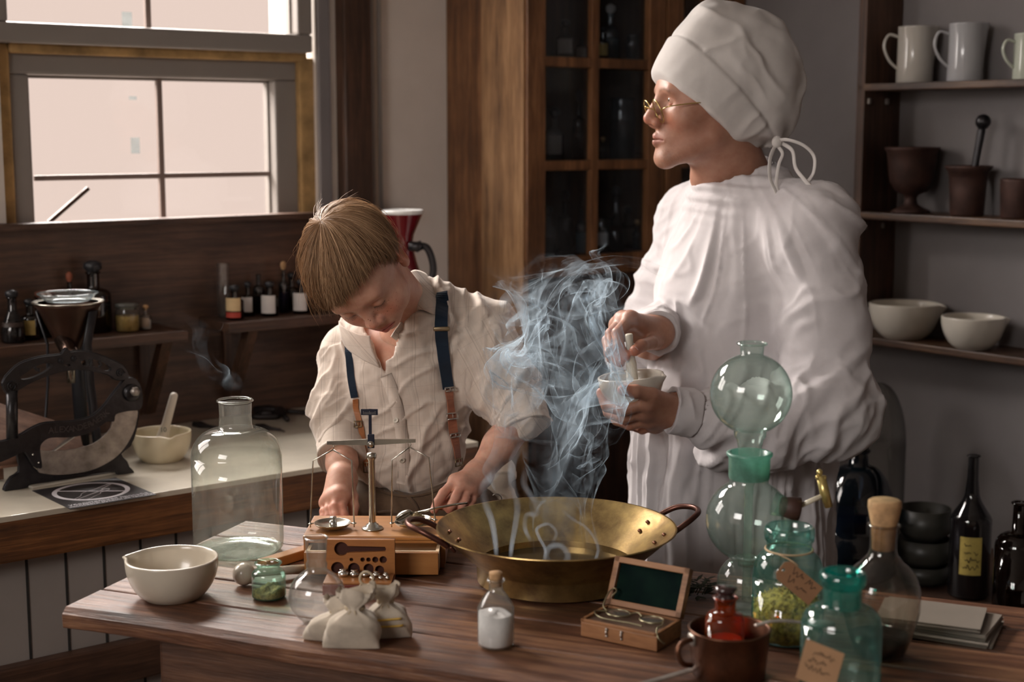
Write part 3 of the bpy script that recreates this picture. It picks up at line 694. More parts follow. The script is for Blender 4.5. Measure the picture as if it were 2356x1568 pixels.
sachet('linen sachet with two yellow stripes, rightmost of the three bags', 897, 1466, .060, .072, .15, -.10, 5, stripes=(.30, .44))
sachet('plain linen sachet lying at the left behind the tied front bag', 757, 1474, .074, .060, -.25, .35, 2, knot=False)
sachet('plain linen sachet tied with twine, front and middle of the three bags', 808, 1490, .073, .078, -.06, .10, 9)
t = thing('twine_ring', 'ring of pale twine standing on top of the tied linen bags', 'string', P(843, 1330, 1.93))
g = G(); g.lathe([(.0088 + .0017 * math.cos(a), .0017 * math.sin(a)) for a in [2 * PI * k / 8 for k in range(9)]], 32, M=Matrix.Rotation(math.radians(78), 4, 'X')); 
g.tube(spline([(-.006, 0, -.006), (-.012, .002, -.016), (-.008, .0, -.026)], 5), .0012, 6)
g.obj('body', plain('twine_ring', (.52, .43, .30), .9, c2=(.25, .19, .12), scale=350, bmp=.7), t)
# ---- little corked bottle with white powder
t = thing('corked_bottle', 'small clear corked bottle half full of white powder at the front', 'bottle', PZ(1141, 1485))
PWD = plain('white_powder', (.72, .69, .68), .95, var=.08, scale=120, bmp=.3)
vessel(t, [(.0005, .001), (.0205, .001), (.0232, .003), (.0237, .007), (.0237, .052)] + [(.0237 - .0145 * (k / 6) ** 1.25, .052 + .024 * (k / 6)) for k in range(1, 7)] + [(.0088, .080), (.0086, .087)], CLEAR2, lip=(.0098, .0885, .0024), n=48)
fill(t, 'powder', .0222, .003, .044, PWD, .0015, 4, -.10)
g = G(); g.lathe([(.0004, .080), (.0072, .080), (.0088, .0975), (.0086, .0985), (.0004, .0985)], 24); g.obj('cork', M['cork'], t)
# ---- the big brass pan
PC = Vector((.0655, 2.12, TZ))
BR = plain('old_brass', (.52, .36, .14), .32, metal=.9, c2=(.17, .105, .05), scale=19, bmp=.25, dist=.004)
PN = thing('brass_pan', 'large old brass preserving pan with two handles, smoking in the middle', 'pan', PC)
Rr, Rb, Hh = .176, .117, .0815
g = G(); g.lathe([(.0005, 0), (Rb * .93, 0), (Rb, .004), (Rb + .001, .028), (Rb + .0035, .031), (Rr - .003, Hh - .002), (Rr + .0015, Hh), (Rr + .001, Hh + .0015), (Rr - .0012, Hh + .0012), (Rr - .0045, Hh - .003), (Rb + .0015, .031), (Rb - .0015, .028), (Rb - .003, .006), (.0005, .0035)], 128); o = g.obj('body', BR, PN); o.data.set_sharp_from_angle(angle=math.radians(40))
LQ = plain('dark_liquid', (.045, .028, .014), .12, spec=.6)
g = G(); g.lathe([(.0005, .0185), (Rb - .0022, .0185)], 64); g.obj('liquid', LQ, PN)
CU = plain('handle_copper', (.13, .055, .04), .35, metal=.8, var=.3, scale=30)
def wall_at(z): return Rb + (Rr - Rb) * (z - .031) / (Hh - .031)
RV = plain('rivet_copper', (.34, .17, .11), .35, metal=.9)
for ang in (math.radians(187), math.radians(14)):
    def pol(da, r, z): return Vector((math.cos(ang + da) * r, math.sin(ang + da) * r, z))
    z0 = Hh - .013; z1_ = Hh - .004
    half = [pol(-.235, wall_at(z0) + .0075, z0), pol(-.225, Rr + .008, z1_ + .002), pol(-.165, Rr + .028, Hh + .009), pol(-.06, Rr + .042, Hh + .013)]
    pts = spline(half + [pol(-math.atan2(p.y * math.cos(ang) - p.x * math.sin(ang), p.x * math.cos(ang) + p.y * math.sin(ang)), math.hypot(p.x, p.y), p.z) for p in reversed(half)], 6)
    g = G(); g.tube(pts, .0043, 14); h = g.obj('handle', CU, PN)
    for q in (-1, 1):
        g = G(); g.box(pol(.235 * q, wall_at(Hh - .017) + .0060, Hh - .017), (.005, .012, .012), .0022, rotz=ang + .235 * q, M=Matrix.Rotation(math.radians(40), 4, 'Y')); g.obj('handle_lug', CU, h)
        for zz_ in (Hh - .012, Hh - .024):
            g = G(); g.ball(pol(.235 * q, wall_at(zz_) - .0030, zz_), .0034, 12, (1, 1, .8)); g.obj('rivet', RV, h)
# ---- open case with the old spectacles
SP = thing('spectacles_case', 'small open wooden case lined with dark green velvet, lid standing up', 'case', (.0906, 1.876, TZ), math.atan2(-.061, .0944))
W_, Dp, Hc = .1125, .071, .024
M['walbox'] = wood('case_brown_wood', (.13, .055, .022), (.30, .14, .06), (.42, .22, .10), 0, 1.4, .45, 8, .15, .2)
g = G(); g.box((W_ / 2, Dp / 2, Hc / 2 - .002), (W_, Dp, Hc - .004), .0015)
g.obj('base', M['walbox'], SP, False)
g = G(); g.box((W_ / 2, .002, Hc - .002), (W_, .004, .004), .0006); g.box((W_ / 2, Dp - .002, Hc - .002), (W_, .004, .004), .0006); g.box((.002, Dp / 2, Hc - .002), (.004, Dp, .004)); g.box((W_ - .002, Dp / 2, Hc - .002), (.004, Dp, .004))
g.obj('rim', M['walbox'], SP, False)
g = G(); g.box((W_ / 2, Dp / 2, Hc - .0040), (W_ - .008, Dp - .008, .0015)); g.obj('lining', plain('brown_felt', (.11, .06, .035), .95), SP, False)
LM = Matrix.Translation((0, Dp, Hc)) @ Matrix.Rotation(math.radians(-24), 4, 'X')
VEL = plain('green_velvet', (.004, .014, .010), .95, c2=(.002, .007, .007), scale=30, spec=.1, bmp=.3)
g = G(); q = .008
for (cx, cz_, dx, dz_) in ((W_ / 2, q / 2, W_, q), (W_ / 2, .066 - q / 2, W_, q), (q / 2, .033, q, .066), (W_ - q / 2, .033, q, .066)): g.box((cx, 0, cz_), (dx, .012, dz_), .0008)
g.box((W_ / 2, .005, .033), (W_, .002, .066)); g.xf(LM); g.obj('lid_frame', M['walbox'], SP, False)
g = G(); g.box((W_ / 2, .0015, .033), (W_ - .016, .004, .05), .0015); g.xf(LM); g.obj('velvet', VEL, SP, False)
for x in (.040, .062):
    g = G(); g.tube([(x, -.002, .016), (x, -.004, .013), (x, -.002, .010)], .0014, 6); g.ball((x, -.002, .017), .0022, 8); g.ball((x, -.002, .008), .0018, 8); g.obj('latch', M['steel'], SP)
GS = thing('spectacles', 'old round wire spectacles resting in the open wooden case', 'glasses', SP.matrix_basis @ Vector((W_ / 2, Dp / 2, Hc)), SP.rotation_euler.z)
WIRE = plain('old_wire', (.42, .38, .24), .35, metal=.9, var=.3, scale=80)
for x in (-.024, .026):
    g = G(); g.lathe([(.0165 + .0011 * math.cos(a), .0011 * math.sin(a)) for a in [2 * PI * k / 8 for k in range(9)]], 32, c=(x, .008, .0012), fn=lambda p, a, r, z: Vector((p.x, p.y * .82, p.z))); lr = g.obj('lens_rim', WIRE, GS)
    g = G(); g.lathe([(.0004, .0015), (.008, .0012), (.016, .0004)], 24, c=(x, .008, .001), fn=lambda p, a, r, z: Vector((p.x, p.y * .82, p.z))); g.obj('lens', glass('lens_glass' , (.8, .85, .83), (.5, .55, .5), .8, .16, .08, .16), lr)
g = G(); g.tube(spline([(-.008, .010, .002), (.001, .016, .004), (.010, .010, .002)], 6), .0009, 6); g.obj('bridge', WIRE, GS)
g = G(); g.tube(spline([(-.041, .008, .001), (-.052, -.006, .002), (-.03, -.024, .002), (.01, -.026, .0035), (.03, -.026, .003)], 6), .0011, 6); g.tube(spline([(-.041, .008, .001), (-.050, .014, .006), (-.050, .030, .020), (-.045, .036, .024), (-.040, .032, .022), (-.044, .026, .016)], 6), .0011, 6)
g.tube(spline([(.043, .008, .001), (.050, -.01, .003), (.052, -.028, .004), (.058, -.036, -.004), (.064, -.032, -.012), (.062, -.026, -.014)], 6), .0011, 6); g.obj('temple_arm', WIRE, GS)
# ================================================================== right-hand glassware
def label_patch(th, rad, z0, z1, a0, a1, mat, name='paper_label', off=.0004, sq=1):
    V = []; F = []; n = 10
    for i in range(n + 1):
        a = a0 + (a1 - a0) * i / n
        for z in (z0, z1): V.append(((rad + off) * math.cos(a), (rad + off) * math.sin(a), z))
    for i in range(n): F.append((2 * i, 2 * i + 2, 2 * i + 3, 2 * i + 1))
    g = G(); g.add(V, F); return g.obj(name, mat, th)
def scrawl(th, origin, ex, ez, w, rows, size, mat, seed=1, rad=.00028):
    """rows of illegible cursive: ex, ez are unit vectors of the paper"""
    rn = random.Random(seed); g = G()
    for r in range(rows):
        x = rn.uniform(0, w * .12); pts = []
        while x < w * rn.uniform(.82, .98):
            h = rn.choice((.35, .4, 1, .4, -.6, .9)); pts.append(origin + ex * x + ez * (-(r + .5) * size * 1.7 + h * size * .8)); x += size * rn.uniform(.22, .42)
            pts.append(origin + ex * x + ez * (-(r + .5) * size * 1.7)); x += size * .2
            if rn.random() < .13:
                if len(pts) > 2: g.tube(spline(pts, 3), rad, 4)
                pts = []; x += size * .5
        if len(pts) > 2: g.tube(spline(pts, 3), rad, 4)
    return g.obj('handwriting', mat, th)
INK = plain('ink', (.03, .018, .012), .7)
# ---- Kipp style three-bulb generator
KP = thing('gas_generator', 'tall pale green glass gas generator of three stacked bulbs with a side tap', 'glassware', (P(1716, 1420, 1.99).x, 1.99, TZ))
def ball_prof(r, cz_, r0, r1, n=16, sx=1.0):
    a0 = math.asin(min(1, r0 / r)); a1 = PI - math.asin(min(1, r1 / r))
    return [(r * math.sin(a0 + (a1 - a0) * k / n), cz_ - r * sx * math.cos(a0 + (a1 - a0) * k / n)) for k in range(n + 1)]
zz = lambda py: ZY(py, 1.99) - TZ
vessel(KP, [(.0005, .001), (.036, .001), (.0405, .005)] + ball_prof(.0415, .036, .038, .014, 12) + [(.0135, zz(1300)), (.0145, zz(1288))] + ball_prof(.0585, zz(1195), .0165, .027, 22) + [(.0268, zz(1098)), (.0268, zz(1060))], PALE, 'lower_body', n=64)
g = G(); g.lathe([(.0272, zz(1100)), (.0282, zz(1095)), (.0285, zz(1052)), (.0315, zz(1046)), (.0318, zz(1041)), (.029, zz(1039)), (.0255, zz(1041)), (.0245, zz(1098))], 48)
g.obj('ground_collar', glass('frosted_green_glass', (.42, .68, .60), (.12, .34, .28), .5, .06, .3, .42, (.30, .55, .46)), KP)
vessel(KP, [(.0062, .012), (.0058, zz(1250)), (.0062, zz(1120)), (.0150, zz(1070)), (.0160, zz(1030)), (.0185, zz(1010)), (.022, zz(1002))] + ball_prof(.0560, zz(905), .0225, .0160, 22) + [(.0155, zz(815)), (.0165, zz(795))], PALE, 'upper_bulb', lip=(.0185, zz(790), .0026), n=64)
kx = KP.location.x; KL = lambda px, py: Vector((P(px, py, 1.96).x - kx, -.03, ZY(py, 1.96) - TZ))
g = G(); a, b_ = KL(1782, 1158), KL(1806, 1166); g.tube([a, b_], [.0165, .0135], 24, cap=False); g.obj('side_neck', TEALRIM if False else GREEN, KP)
g = G(); a, b_ = KL(1797, 1164), KL(1838, 1171); g.tube([a, a.lerp(b_, .5), b_, b_ + (b_ - a) * .04], [.0125, .0150, .0165, .012], 24); g.obj('cork_stopper', plain('rubber_brown', (.07, .03, .022), .6, var=.3, scale=60), KP)
TAPB = plain('brass_tap', (.66, .52, .20), .3, metal=.75, var=.2, scale=60)
g = G(); g.tube([KL(1838, 1164), KL(1892, 1140)], .0034, 14); g.obj('glass_tube', plain('pale_tube', (.72, .66, .52), .2), KP)
g = G(); q = [KL(1888, 1095), KL(1890, 1102), KL(1898, 1135), KL(1907, 1165)]; g.tube([q[0], q[1], q[1], q[2], q[3]], [.0045, .0045, .0062, .0068, .0058], 18)
g.tube([KL(1886, 1083), KL(1887, 1090)], [.0030, .0034], 12); g.ball(KL(1886, 1086), .0046, 12); g.box(KL(1889, 1098), (.015, .006, .006), .002)
g.obj('tap', TAPB, KP)
# ---- tall teal jar full of yellow herb, with a brown tag
JH = thing('herb_jar', 'teal glass jar filled with yellow-green dried herb, brown tag on its neck', 'jar', (P(1809, 1500, 1.872).x, 1.872, TZ))
jz = lambda py: ZY(py, 1.872) - TZ
vessel(JH, [(.0005, .001), (.043, .001), (.0462, .005), (.0468, .010), (.0468, jz(1330))] + arc(.0468, jz(1330), .0305, jz(1270), 7) + [(.0292, jz(1262)), (.0292, jz(1240))], TEAL, n=56)
g = G(); g.lathe([(.0292, jz(1246)), (.0318, jz(1240)), (.0330, jz(1226)), (.0325, jz(1214)), (.0300, jz(1209)), (.0275, jz(1214)), (.0268, jz(1240))], 48); g.obj('rim', TEAL, JH)
HB = plain('yellow_herb', (.80, .52, .10), .9, c2=(.24, .15, .035), scale=160, bmp=.9)
rn = random.Random(11); g = G(); zt = jz(1385)
g.lathe([(.0004, .003), (.043, .003), (.044, .01), (.044, zt - .012), (.038, zt), (.026, zt + .009), (.012, zt + .014), (.0004, zt + .015)], 40, fn=lambda p, a, r, z: p + Vector((rn.uniform(-1, 1), rn.uniform(-1, 1), rn.uniform(-1, 1))) * (.0012 if z < zt - .02 else .004))
for k in range(2600):
    a = rn.uniform(0, 2 * PI); 
    if k < 1900: r = .0435; z = rn.uniform(.008, zt - .006)
    else: r = .042 * rn.random() ** .5; z = zt + .016 * (1 - (r / .042) ** 2) - .002
    q = Vector((r * math.cos(a), r * math.sin(a), z)); d = Vector((rn.uniform(-1, 1), rn.uniform(-1, 1), rn.uniform(-.6, 1))).normalized() * rn.uniform(.002, .0075)
    d -= Vector((q.x, q.y, 0)).normalized() * max(0, d.dot(Vector((q.x, q.y, 0)).normalized()) ) * (1 if k < 1900 else 0)
    g.tube([q, q + d], [.0010, .0006], 4)
o = g.obj('dried_herb', HB, JH); o['kind'] = 'stuff'
g = G(); zc = jz(1262)
g.lathe([(.0306 + .0014 * math.cos(a), zc + .0014 * math.sin(a)) for a in [2 * PI * k / 8 for k in range(9)]], 40); g.tube(spline([(-.018, -.026, zc), (-.004, -.036, zc - .005), (.004, -.043, zc - .010)], 5), .0009, 6); g.obj('string', plain('jute_string', (.45, .33, .20), .9), JH)
TAG = plain('kraft_paper', (.33, .17, .085), .85, var=.15, scale=12)
tp = [(-.030, -.0085), (-.024, -.0145), (.030, -.0145), (.030, .0145), (-.024, .0145), (-.030, .0085)]
TM = Matrix.Translation(Vector((P(1836, 1338, 1.822).x - JH.location.x, -.050, ZY(1338, 1.822) - TZ))) @ Matrix.Rotation(math.radians(40), 4, 'Y') @ Matrix.Rotation(math.radians(-6), 4, 'X')
g = G(); g.prism(tp, .0007, [circ(-.0245, 0, .0022, 10)]); g.xf(TM); tg = g.obj('paper_tag', TAG, JH, False)
s3 = TM.to_3x3(); scrawl(tg, TM @ Vector((-.017, -.0006, .0125)), s3 @ Vector((1, 0, 0)), s3 @ Vector((0, 0, 1)), .042, 2, .0068, INK, 3, .0004)
# ---- front teal jar with label
JT = thing('labelled_jar', 'nearest teal glass jar with a wide rim and a square brown label', 'jar', (P(1934, 1500, 1.66).x, 1.66, TZ))
jz = lambda py: ZY(py, 1.66) - TZ
vessel(JT, [(.0005, .001), (.043, .001), (.0462, .006), (.0465, .012), (.0465, jz(1435))] + arc(.0465, jz(1435), .0245, jz(1393), 7) + [(.0225, jz(1386)), (.0222, jz(1345))], TEAL, n=56)
g = G(); g.lathe([(.0222, jz(1350)), (.0262, jz(1340)), (.0272, jz(1326)), (.0262, jz(1316)), (.0235, jz(1313)), (.0212, jz(1320)), (.0210, jz(1395))], 48); g.obj('rim', TEALRIM, JT)
g = G(); LMx = Matrix.Translation(Vector((-.031, -.0385, jz(1495)))) @ Matrix.Rotation(math.radians(-28), 4, 'Z') @ Matrix.Rotation(math.radians(13), 4, 'Y')
g.prism([(-.023, -.030), (.023, -.030), (.023, .020), (-.023, .020)], .0007); g.xf(LMx); tg = g.obj('paper_label', plain('brown_label', (.40, .23, .12), .85, var=.15, scale=12), JT, False)
s3 = LMx.to_3x3(); scrawl(tg, LMx @ Vector((-.017, -.0006, .012)), s3 @ Vector((1, 0, 0)), s3 @ Vector((0, 0, 1)), .034, 3, .0055, INK, 8, .00035)
# ---- round corked bottle with a little dark liquid
CBt = thing('corked_flask', 'round clear glass bottle with large cork and dark liquid in the bottom', 'bottle', (P(2024, 1480, 1.80).x, 1.80, TZ))
jz = lambda py: ZY(py, 1.80) - TZ
SM = glass('smoky_glass', (.80, .76, .70), (.26, .22, .19), .85, .06, .04, .03, (.5, .46, .42))
vessel(CBt, [(.0005, .003), (.024, .001), (.032, .006), (.040, .030)] + arc(.0485, jz(1400), .0485, jz(1400), 1)[:1] + [(.0485 * math.cos(x) + .0 , jz(1370) + .052 * math.sin(x)) for x in [math.radians(d) for d in range(0, 62, 8)]] + [(.0185, jz(1275)), (.0165, jz(1262)), (.0165, jz(1212))], SM, lip=(.0182, jz(1207), .0022), n=56)
g = G(); g.lathe([(.0004, jz(1265)), (.0140, jz(1262)), (.0158, jz(1207)), (.0208, jz(1165)), (.0205, jz(1152)), (.0180, jz(1149)), (.0004, jz(1149))], 32); g.obj('cork', M['cork'], CBt)
g = G(); g.lathe([(.0004, .004), (.023, .003), (.031, .008), (.038, .028), (.0004, .028)], 40); g.obj('liquid', plain('black_liquid', (.012, .006, .004), .15), CBt)
# ---- copper pot with amber bottle and spoon
px_, Yp = 1677, 1.735
PT = thing('copper_pot', 'small dark copper pot with handles holding the amber bottle, at the front', 'pot', (P(px_, 1500, Yp).x, Yp, TZ))
g = G(); R_ = .0495
g.lathe([(.0004, 0), (.041, 0), (.0445, .003), (.0470, .030), (R_, .0585), (R_ + .0012, .060), (R_ - .0008, .0612), (R_ - .0022, .059), (.0450, .030), (.0420, .004), (.0004, .0025)], 64); g.obj('body', M['copper'], PT)
g = G(); g.tube(spline([(-.046, -.018, .052), (-.060, -.026, .050), (-.066, -.030, .040), (-.060, -.030, .026), (-.048, -.020, .020)], 6), .0034, 12); g.obj('handle', M['copper'], PT)
g = G(); g.box((-.047, -.014, .050), (.006, .016, .014), .003, rotz=.3); g.obj('handle_lug', M['steel'], PT)
t = thing('amber_bottle', 'small amber glass bottle with flat stopper standing in the copper pot', 'bottle', PT.location + Vector((-.005, .004, .0035)))
jz = lambda py: ZY(py, 1.735) - TZ - .0035
vessel(t, [(.0005, .001), (.021, .001), (.0235, .004), (.0238, .010), (.0238, jz(1425))] + arc(.0238, jz(1425), .0130, jz(1408), 5) + [(.0125, jz(1400)), (.0130, jz(1378))], AMBER, lip=(.0140, jz(1376), .0018))
g = G(); g.lathe([(.0004, jz(1392)), (.0105, jz(1390)), (.0118, jz(1374)), (.0085, jz(1368)), (.0125, jz(1362)), (.0142, jz(1354)), (.0105, jz(1350)), (.0004, jz(1349))], 28); g.obj('stopper', plain('dark_stopper', (.035, .018, .018), .15, coat=.5), t)
fill(t, 'liquid', .0222, .003, jz(1470), plain('amber_liquid', (.26, .055, .010), .3), 0)
t = thing('spoon', 'tarnished silver spoon lying across the rim of the copper pot', 'spoon', PT.location + Vector((.06, -.004, .066)))
g = G(); g.tube(spline([(-.030, .0, -.002), (-.010, .001, .003), (.01, 0, .004), (.034, -.001, .0015)], 6), [1] * 19, 10, flat=(.0042, .0014, Vector((0, 0, 1)))); g.obj('handle', M['steel'], t)
g = G(); g.ball((.050, -.001, .001), .016, 18, (1.15, .62, .22)); g.obj('spoon_bowl', M['steel'], t)
t = thing('fork', 'dark metal cutlery handle lying on the planks left of the copper pot', 'cutlery', PZ(1545, 1562))
g = G(); g.tube(spline([(-.045, -.03, .004), (-.01, -.008, .005), (.03, .012, .009), (.038, .015, .010)], 6), [1] * 19, 10, flat=(.0055, .0016, Vector((0, 0, 1)))); g.obj('body', M['steel'], t)
# ---- papers
for k, (dx, dy, rr, zc, w, d, lab) in enumerate([(.0, .0, -.46, .004, .15, .11, 'lowest thick bundle in the pile of old papers at the right end of the table'), (.008, .004, -.52, .0115, .135, .10, 'middle bundle of old papers between the top sheet and the lowest bundle'), (-.008, .006, -.38, .0175, .13, .095, 'top creased sheets on the pile of old papers')]):
    t = thing('paper_bundle', lab, 'paper', (.570 + dx, 1.905 + dy, TZ + zc - .0035), rr)
    g = G(); n = 5
    for i in range(n): g.box((random.Random(i + k * 9).uniform(-.003, .003), random.Random(i + k).uniform(-.003, .003), .0008 + i * .0013), (w, d, .0009), rotz=random.Random(i * 3 + k).uniform(-.02, .02))
    g.obj('sheets', M['paper'], t, False)
t = thing('wooden_bar', 'narrow honey coloured wooden bar on the table behind the green jar', 'bar', (PZ(645, 1310) + PZ(697, 1268)) / 2, math.radians(52))
g = G(); g.box((0, 0, .0075), (.125, .022, .015), .002)
g.obj('body', M['box'], t, False)
t = thing('herb_sprigs', 'dark tangle of dried leaves lying behind the spectacles case', 'herb', (P(1592, 1340, 2.05).x, 2.05, TZ))
g = G(); rn = random.Random(5)
for k in range(70):
    q = Vector((rn.uniform(-.03, .03), rn.uniform(-.02, .02), rn.uniform(.003, .022))); d = Vector((rn.uniform(-1, 1), rn.uniform(-1, 1), rn.uniform(-.3, .8))).normalized() * .014
    g.tube([q, q + d * .5, q + d], [.0008, .004, .0004], 5, flat=(1, .15, Vector((0, 0, 1))))
for k in range(10):
    q = Vector((rn.uniform(-.03, .03), rn.uniform(-.02, .02), .002)); g.tube(spline([q, q + Vector((.01, .005, .012)), q + Vector((.03, 0, .014))], 4), .0009, 5)
o = g.obj('leaves', plain('dark_leaf', (.05, .055, .035), .8, var=.5, scale=80), t); o['kind'] = 'stuff'

# ================================================================== things on the side bench
def at_bench(px, Y): return Vector((P(px, 1000, Y).x, Y, BZ))
t = thing('wine_bottle', 'tall clear-necked bottle of dark liquid with yellow label on the side bench', 'bottle', at_bench(2243, 2.98))
vessel(t, [(.0005, .001), (.039, .001), (.042, .005), (.042, .165)] + [(.042 - .028 * math.sin(PI / 2 * k / 8) ** 1.3, .165 + .06 * k / 8) for k in range(1, 9)] + [(.0115, .25), (.0105, .295)], DARKG2, lip=(.012, .297, .002))
g = G(); g.lathe([(.0004, .004), (.040, .004), (.0405, .010), (.0405, .160), (.0004, .160)], 32); g.obj('liquid', plain('wine_dark', (.035, .006, .004), .3), t)
label_patch(t, .0425, .055, .135, -2.35, -1.30, M['yellowlabel']); 
scrawl(t, Vector((-.028, -.0435, .125)), Vector((1, 0, 0)), Vector((0, 0, 1)), .036, 4, .009, INK, 5, .0006)
t = thing('brown_bottle', 'dark red-brown bottle cut by the right edge of the photo', 'bottle', at_bench(2356, 2.80))
vessel(t, [(.0005, .001), (.042, .001), (.045, .006), (.045, .155)] + arc(.045, .155, .014, .185, 6) + [(.0125, .24)], DARKG, lip=(.0145, .243, .003))
fill(t, 'liquid', .042, .004, .14, plain('brown_liquid', (.05, .01, .006), .4), 0)
t = thing('blue_carboy', 'big dark blue round bottle standing behind the man at right', 'bottle', at_bench(1978, 3.12))
BLU = glass('blue_glass', (.10, .16, .22), (.02, .05, .09), .8, .07, .05, .10, (.05, .09, .12))
vessel(t, [(.0005, .002), (.075, .002), (.085, .010), (.086, .10)] + arc(.086, .10, .022, .245, 12) + [(.018, .275)], BLU, lip=(.021, .277, .004))
g = G(); g.lathe([(.0004, .005), (.074, .005), (.082, .012), (.083, .10), (.080, .135), (.0004, .135)], 40); g.obj('blue_liquid', plain('blue_liquid', (.004, .020, .11), .3), t)
g = G(); g.lathe([(.0004, .262), (.015, .262), (.020, .285), (.022, .297), (.0004, .299)], 20); g.obj('stopper', M['black'], t)
t = thing('bell_jar', 'tall clear glass bell jar standing behind the blue bottle', 'jar', at_bench(2022, 3.36))
vessel(t, [(.063, .0), (.062, .004), (.062, .24)] + arc(.062, .24, .0, .385, 12), glass('bell_glass', (.72, .72, .70), (.2, .2, .2), .5, .04, .08, .03))
for k, (r, h, z) in enumerate([(.054, .04, 0), (.056, .055, .041), (.054, .065, .097)]):
    t = thing('stacked_dish', ['lowest', 'middle', 'topmost'][k] + ' of the dark round dishes stacked behind the corked bottle', 'dish', at_bench(2136, 3.08) + Vector((0, 0, z)))
    g = G(); g.lathe([(.0004, 0), (r * .8, 0), (r, h * .25), (r, h), (r - .003, h), (r - .004, h * .3), (.0004, h * .2)], 40); g.obj('body', plain('dark_stoneware', (.045, .043, .035), .4, var=.3, scale=20), t)
# ================================================================== shelf unit contents
def mug(label, px, a, z, r, h, mat, hs=1, lean=0):
    b = RB(px, a); t = thing('jug', label, 'jug', RM(a, b, z), TH)
    g = G(); g.lathe([(.0004, 0), (r * .97, 0), (r, .003), (r * .985, h * .5), (r * .97, h - .002), (r * .99, h), (r * .95, h + .0012), (r * .93, h - .003), (r * .93, .006), (.0004, .005)], 48,
        fn=lambda p, an, rr, z_: p + (Vector((math.cos(-.9), math.sin(-.9), 0)) * .012 * math.exp(-((((an + .9) + PI) % (2 * PI) - PI) / .22) ** 2) if z_ > h * .88 else Vector((0, 0, 0))))
    g.obj('body', mat, t)
    g = G(); d = Vector((-.79, .61, 0)).normalized()
    g.tube(spline([d * r * .95 + Vector((0, 0, h * .82)), d * (r + h * .16) + Vector((0, 0, h * .86)), d * (r + h * .24) + Vector((0, 0, h * .66)), d * (r + h * .15) + Vector((0, 0, h * .42)), d * r * .96 + Vector((0, 0, h * .26))], 6), [1] * 25, 10, flat=(.0052, .0034, Vector((0, 0, 1))))
    g.obj('handle', mat, t)
    return t
MG1 = plain('grey_glaze', (.50, .47, .42), .15, var=.06, scale=8, coat=.6); MG2 = plain('blue_grey_glaze', (.44, .44, .45), .15, var=.06, scale=8, coat=.6); MG3 = plain('green_grey_glaze', (.50, .53, .44), .15, var=.06, scale=8, coat=.6)
mug('grey-white enamel jug, leftmost on the top shelf', 2090, 2.02, S1, .042, .128, MG1)
mug('pale blue-grey jug in the middle of the top shelf', 2203, 2.02, S1, .039, .128, MG2)
mug('pale greenish jug at the right end of the top shelf', 2345, 2.02, S1, .031, .098, MG3)
RUST = plain('rusty_iron', (.075, .035, .026), .6, metal=.3, var=.5, scale=25, bmp=.4)
def onshelf(name, label, cat, px, a, z): return thing(name, label, cat, RM(a, RB(px, a), z), TH)
t = onshelf('footed_mortar', 'rusty goblet-shaped mortar on a foot, left on the middle shelf', 'mortar', 2092, 2.01, S2)
g = G(); g.lathe([(.0004, 0), (.044, 0), (.044, .005), (.030, .011), (.016, .020), (.013, .034), (.018, .042), (.036, .050), (.049, .072), (.055, .115), (.058, .140), (.063, .146), (.063, .152), (.057, .152), (.050, .115), (.044, .075), (.0004, .052)], 48); g.obj('body', RUST, t)
t = onshelf('iron_mortar', 'dark iron mortar with flared rim in the middle of the middle shelf', 'mortar', 2222, 2.01, S2)
g = G(); g.lathe([(.0004, 0), (.034, 0), (.037, .004), (.040, .060), (.043, .098), (.052, .106), (.053, .112), (.047, .112), (.037, .06), (.032, .008), (.0004, .008)], 48); g.obj('body', RUST, t)
t = onshelf('iron_pestle', 'black iron pestle with a ball end standing in the iron mortar', 'pestle', 2222, 2.01, S2 + .009)
e = P(2262, 280, 3.33); q = t.location; e = Matrix.Rotation(-TH, 4, 'Z') @ (e - q)
g = G(); g.tube([(0, 0, 0.002), e * .1, e * .55, e * .9, e * .95], [.012, .013, .008, .009, .008], 14); g.ball(e, .0175, 16); g.obj('body', M['iron'], t)
t = onshelf('iron_cup', 'small dark iron cup mortar at the right end of the middle shelf', 'mortar', 2336, 2.01, S2)
g = G(); g.lathe([(.0004, 0), (.031, 0), (.034, .004), (.037, .08), (.038, .086), (.034, .086), (.030, .008), (.0004, .008)], 40); g.obj('body', RUST, t)
t = onshelf('porcelain_bowl', 'wide white porcelain mortar with pouring lip, left on the lowest shelf', 'bowl', 2088, 2.005, S3)
bowl(t, .083, .080, M['ceramic2'], .045, .006, math.radians(-60))
t = onshelf('porcelain_bowl', 'smaller white porcelain mortar with pouring lip, right on the lowest shelf', 'bowl', 2248, 1.985, S3)
bowl(t, .070, .070, M['ceramic2'], .036, .006, math.radians(-45))
# ================================================================== on the counter: the slicer
SA = PZ(15, 1132); SB = PZ(312, 1089)
sa = math.atan2(SB.y - SA.y, SB.x - SA.x)
SL = thing('bread_slicer', 'old black cast-iron hand slicer with crescent blade and ornamental handle', 'slicer', SA, sa)
SLEN = (SB - SA).length
def sp2(px, py):
    """photo point -> the slicer's own plane"""
    # ray hits vertical plane through SA, SB
    u = (px - 1178) / FPX; v = -(py - 784) / FPX
    d = Vector((u, math.cos(PITCH) + v * math.sin(PITCH), -math.sin(PITCH) + v * math.cos(PITCH)))
    e = (SB - SA).normalized(); n = Vector((-e.y, e.x, 0)); t = (SA - Vector((0, 0, CAMZ))).dot(n) / d.dot(n)
    q = Vector((0, 0, CAMZ)) + d * t; return ((q - SA).dot(e), q.z - TZ)
Z3 = 3.409
def zp(pts, k=0):
    r = [sp2(x / Z3, y / Z3 + 780) for x, y in pts]
    return r
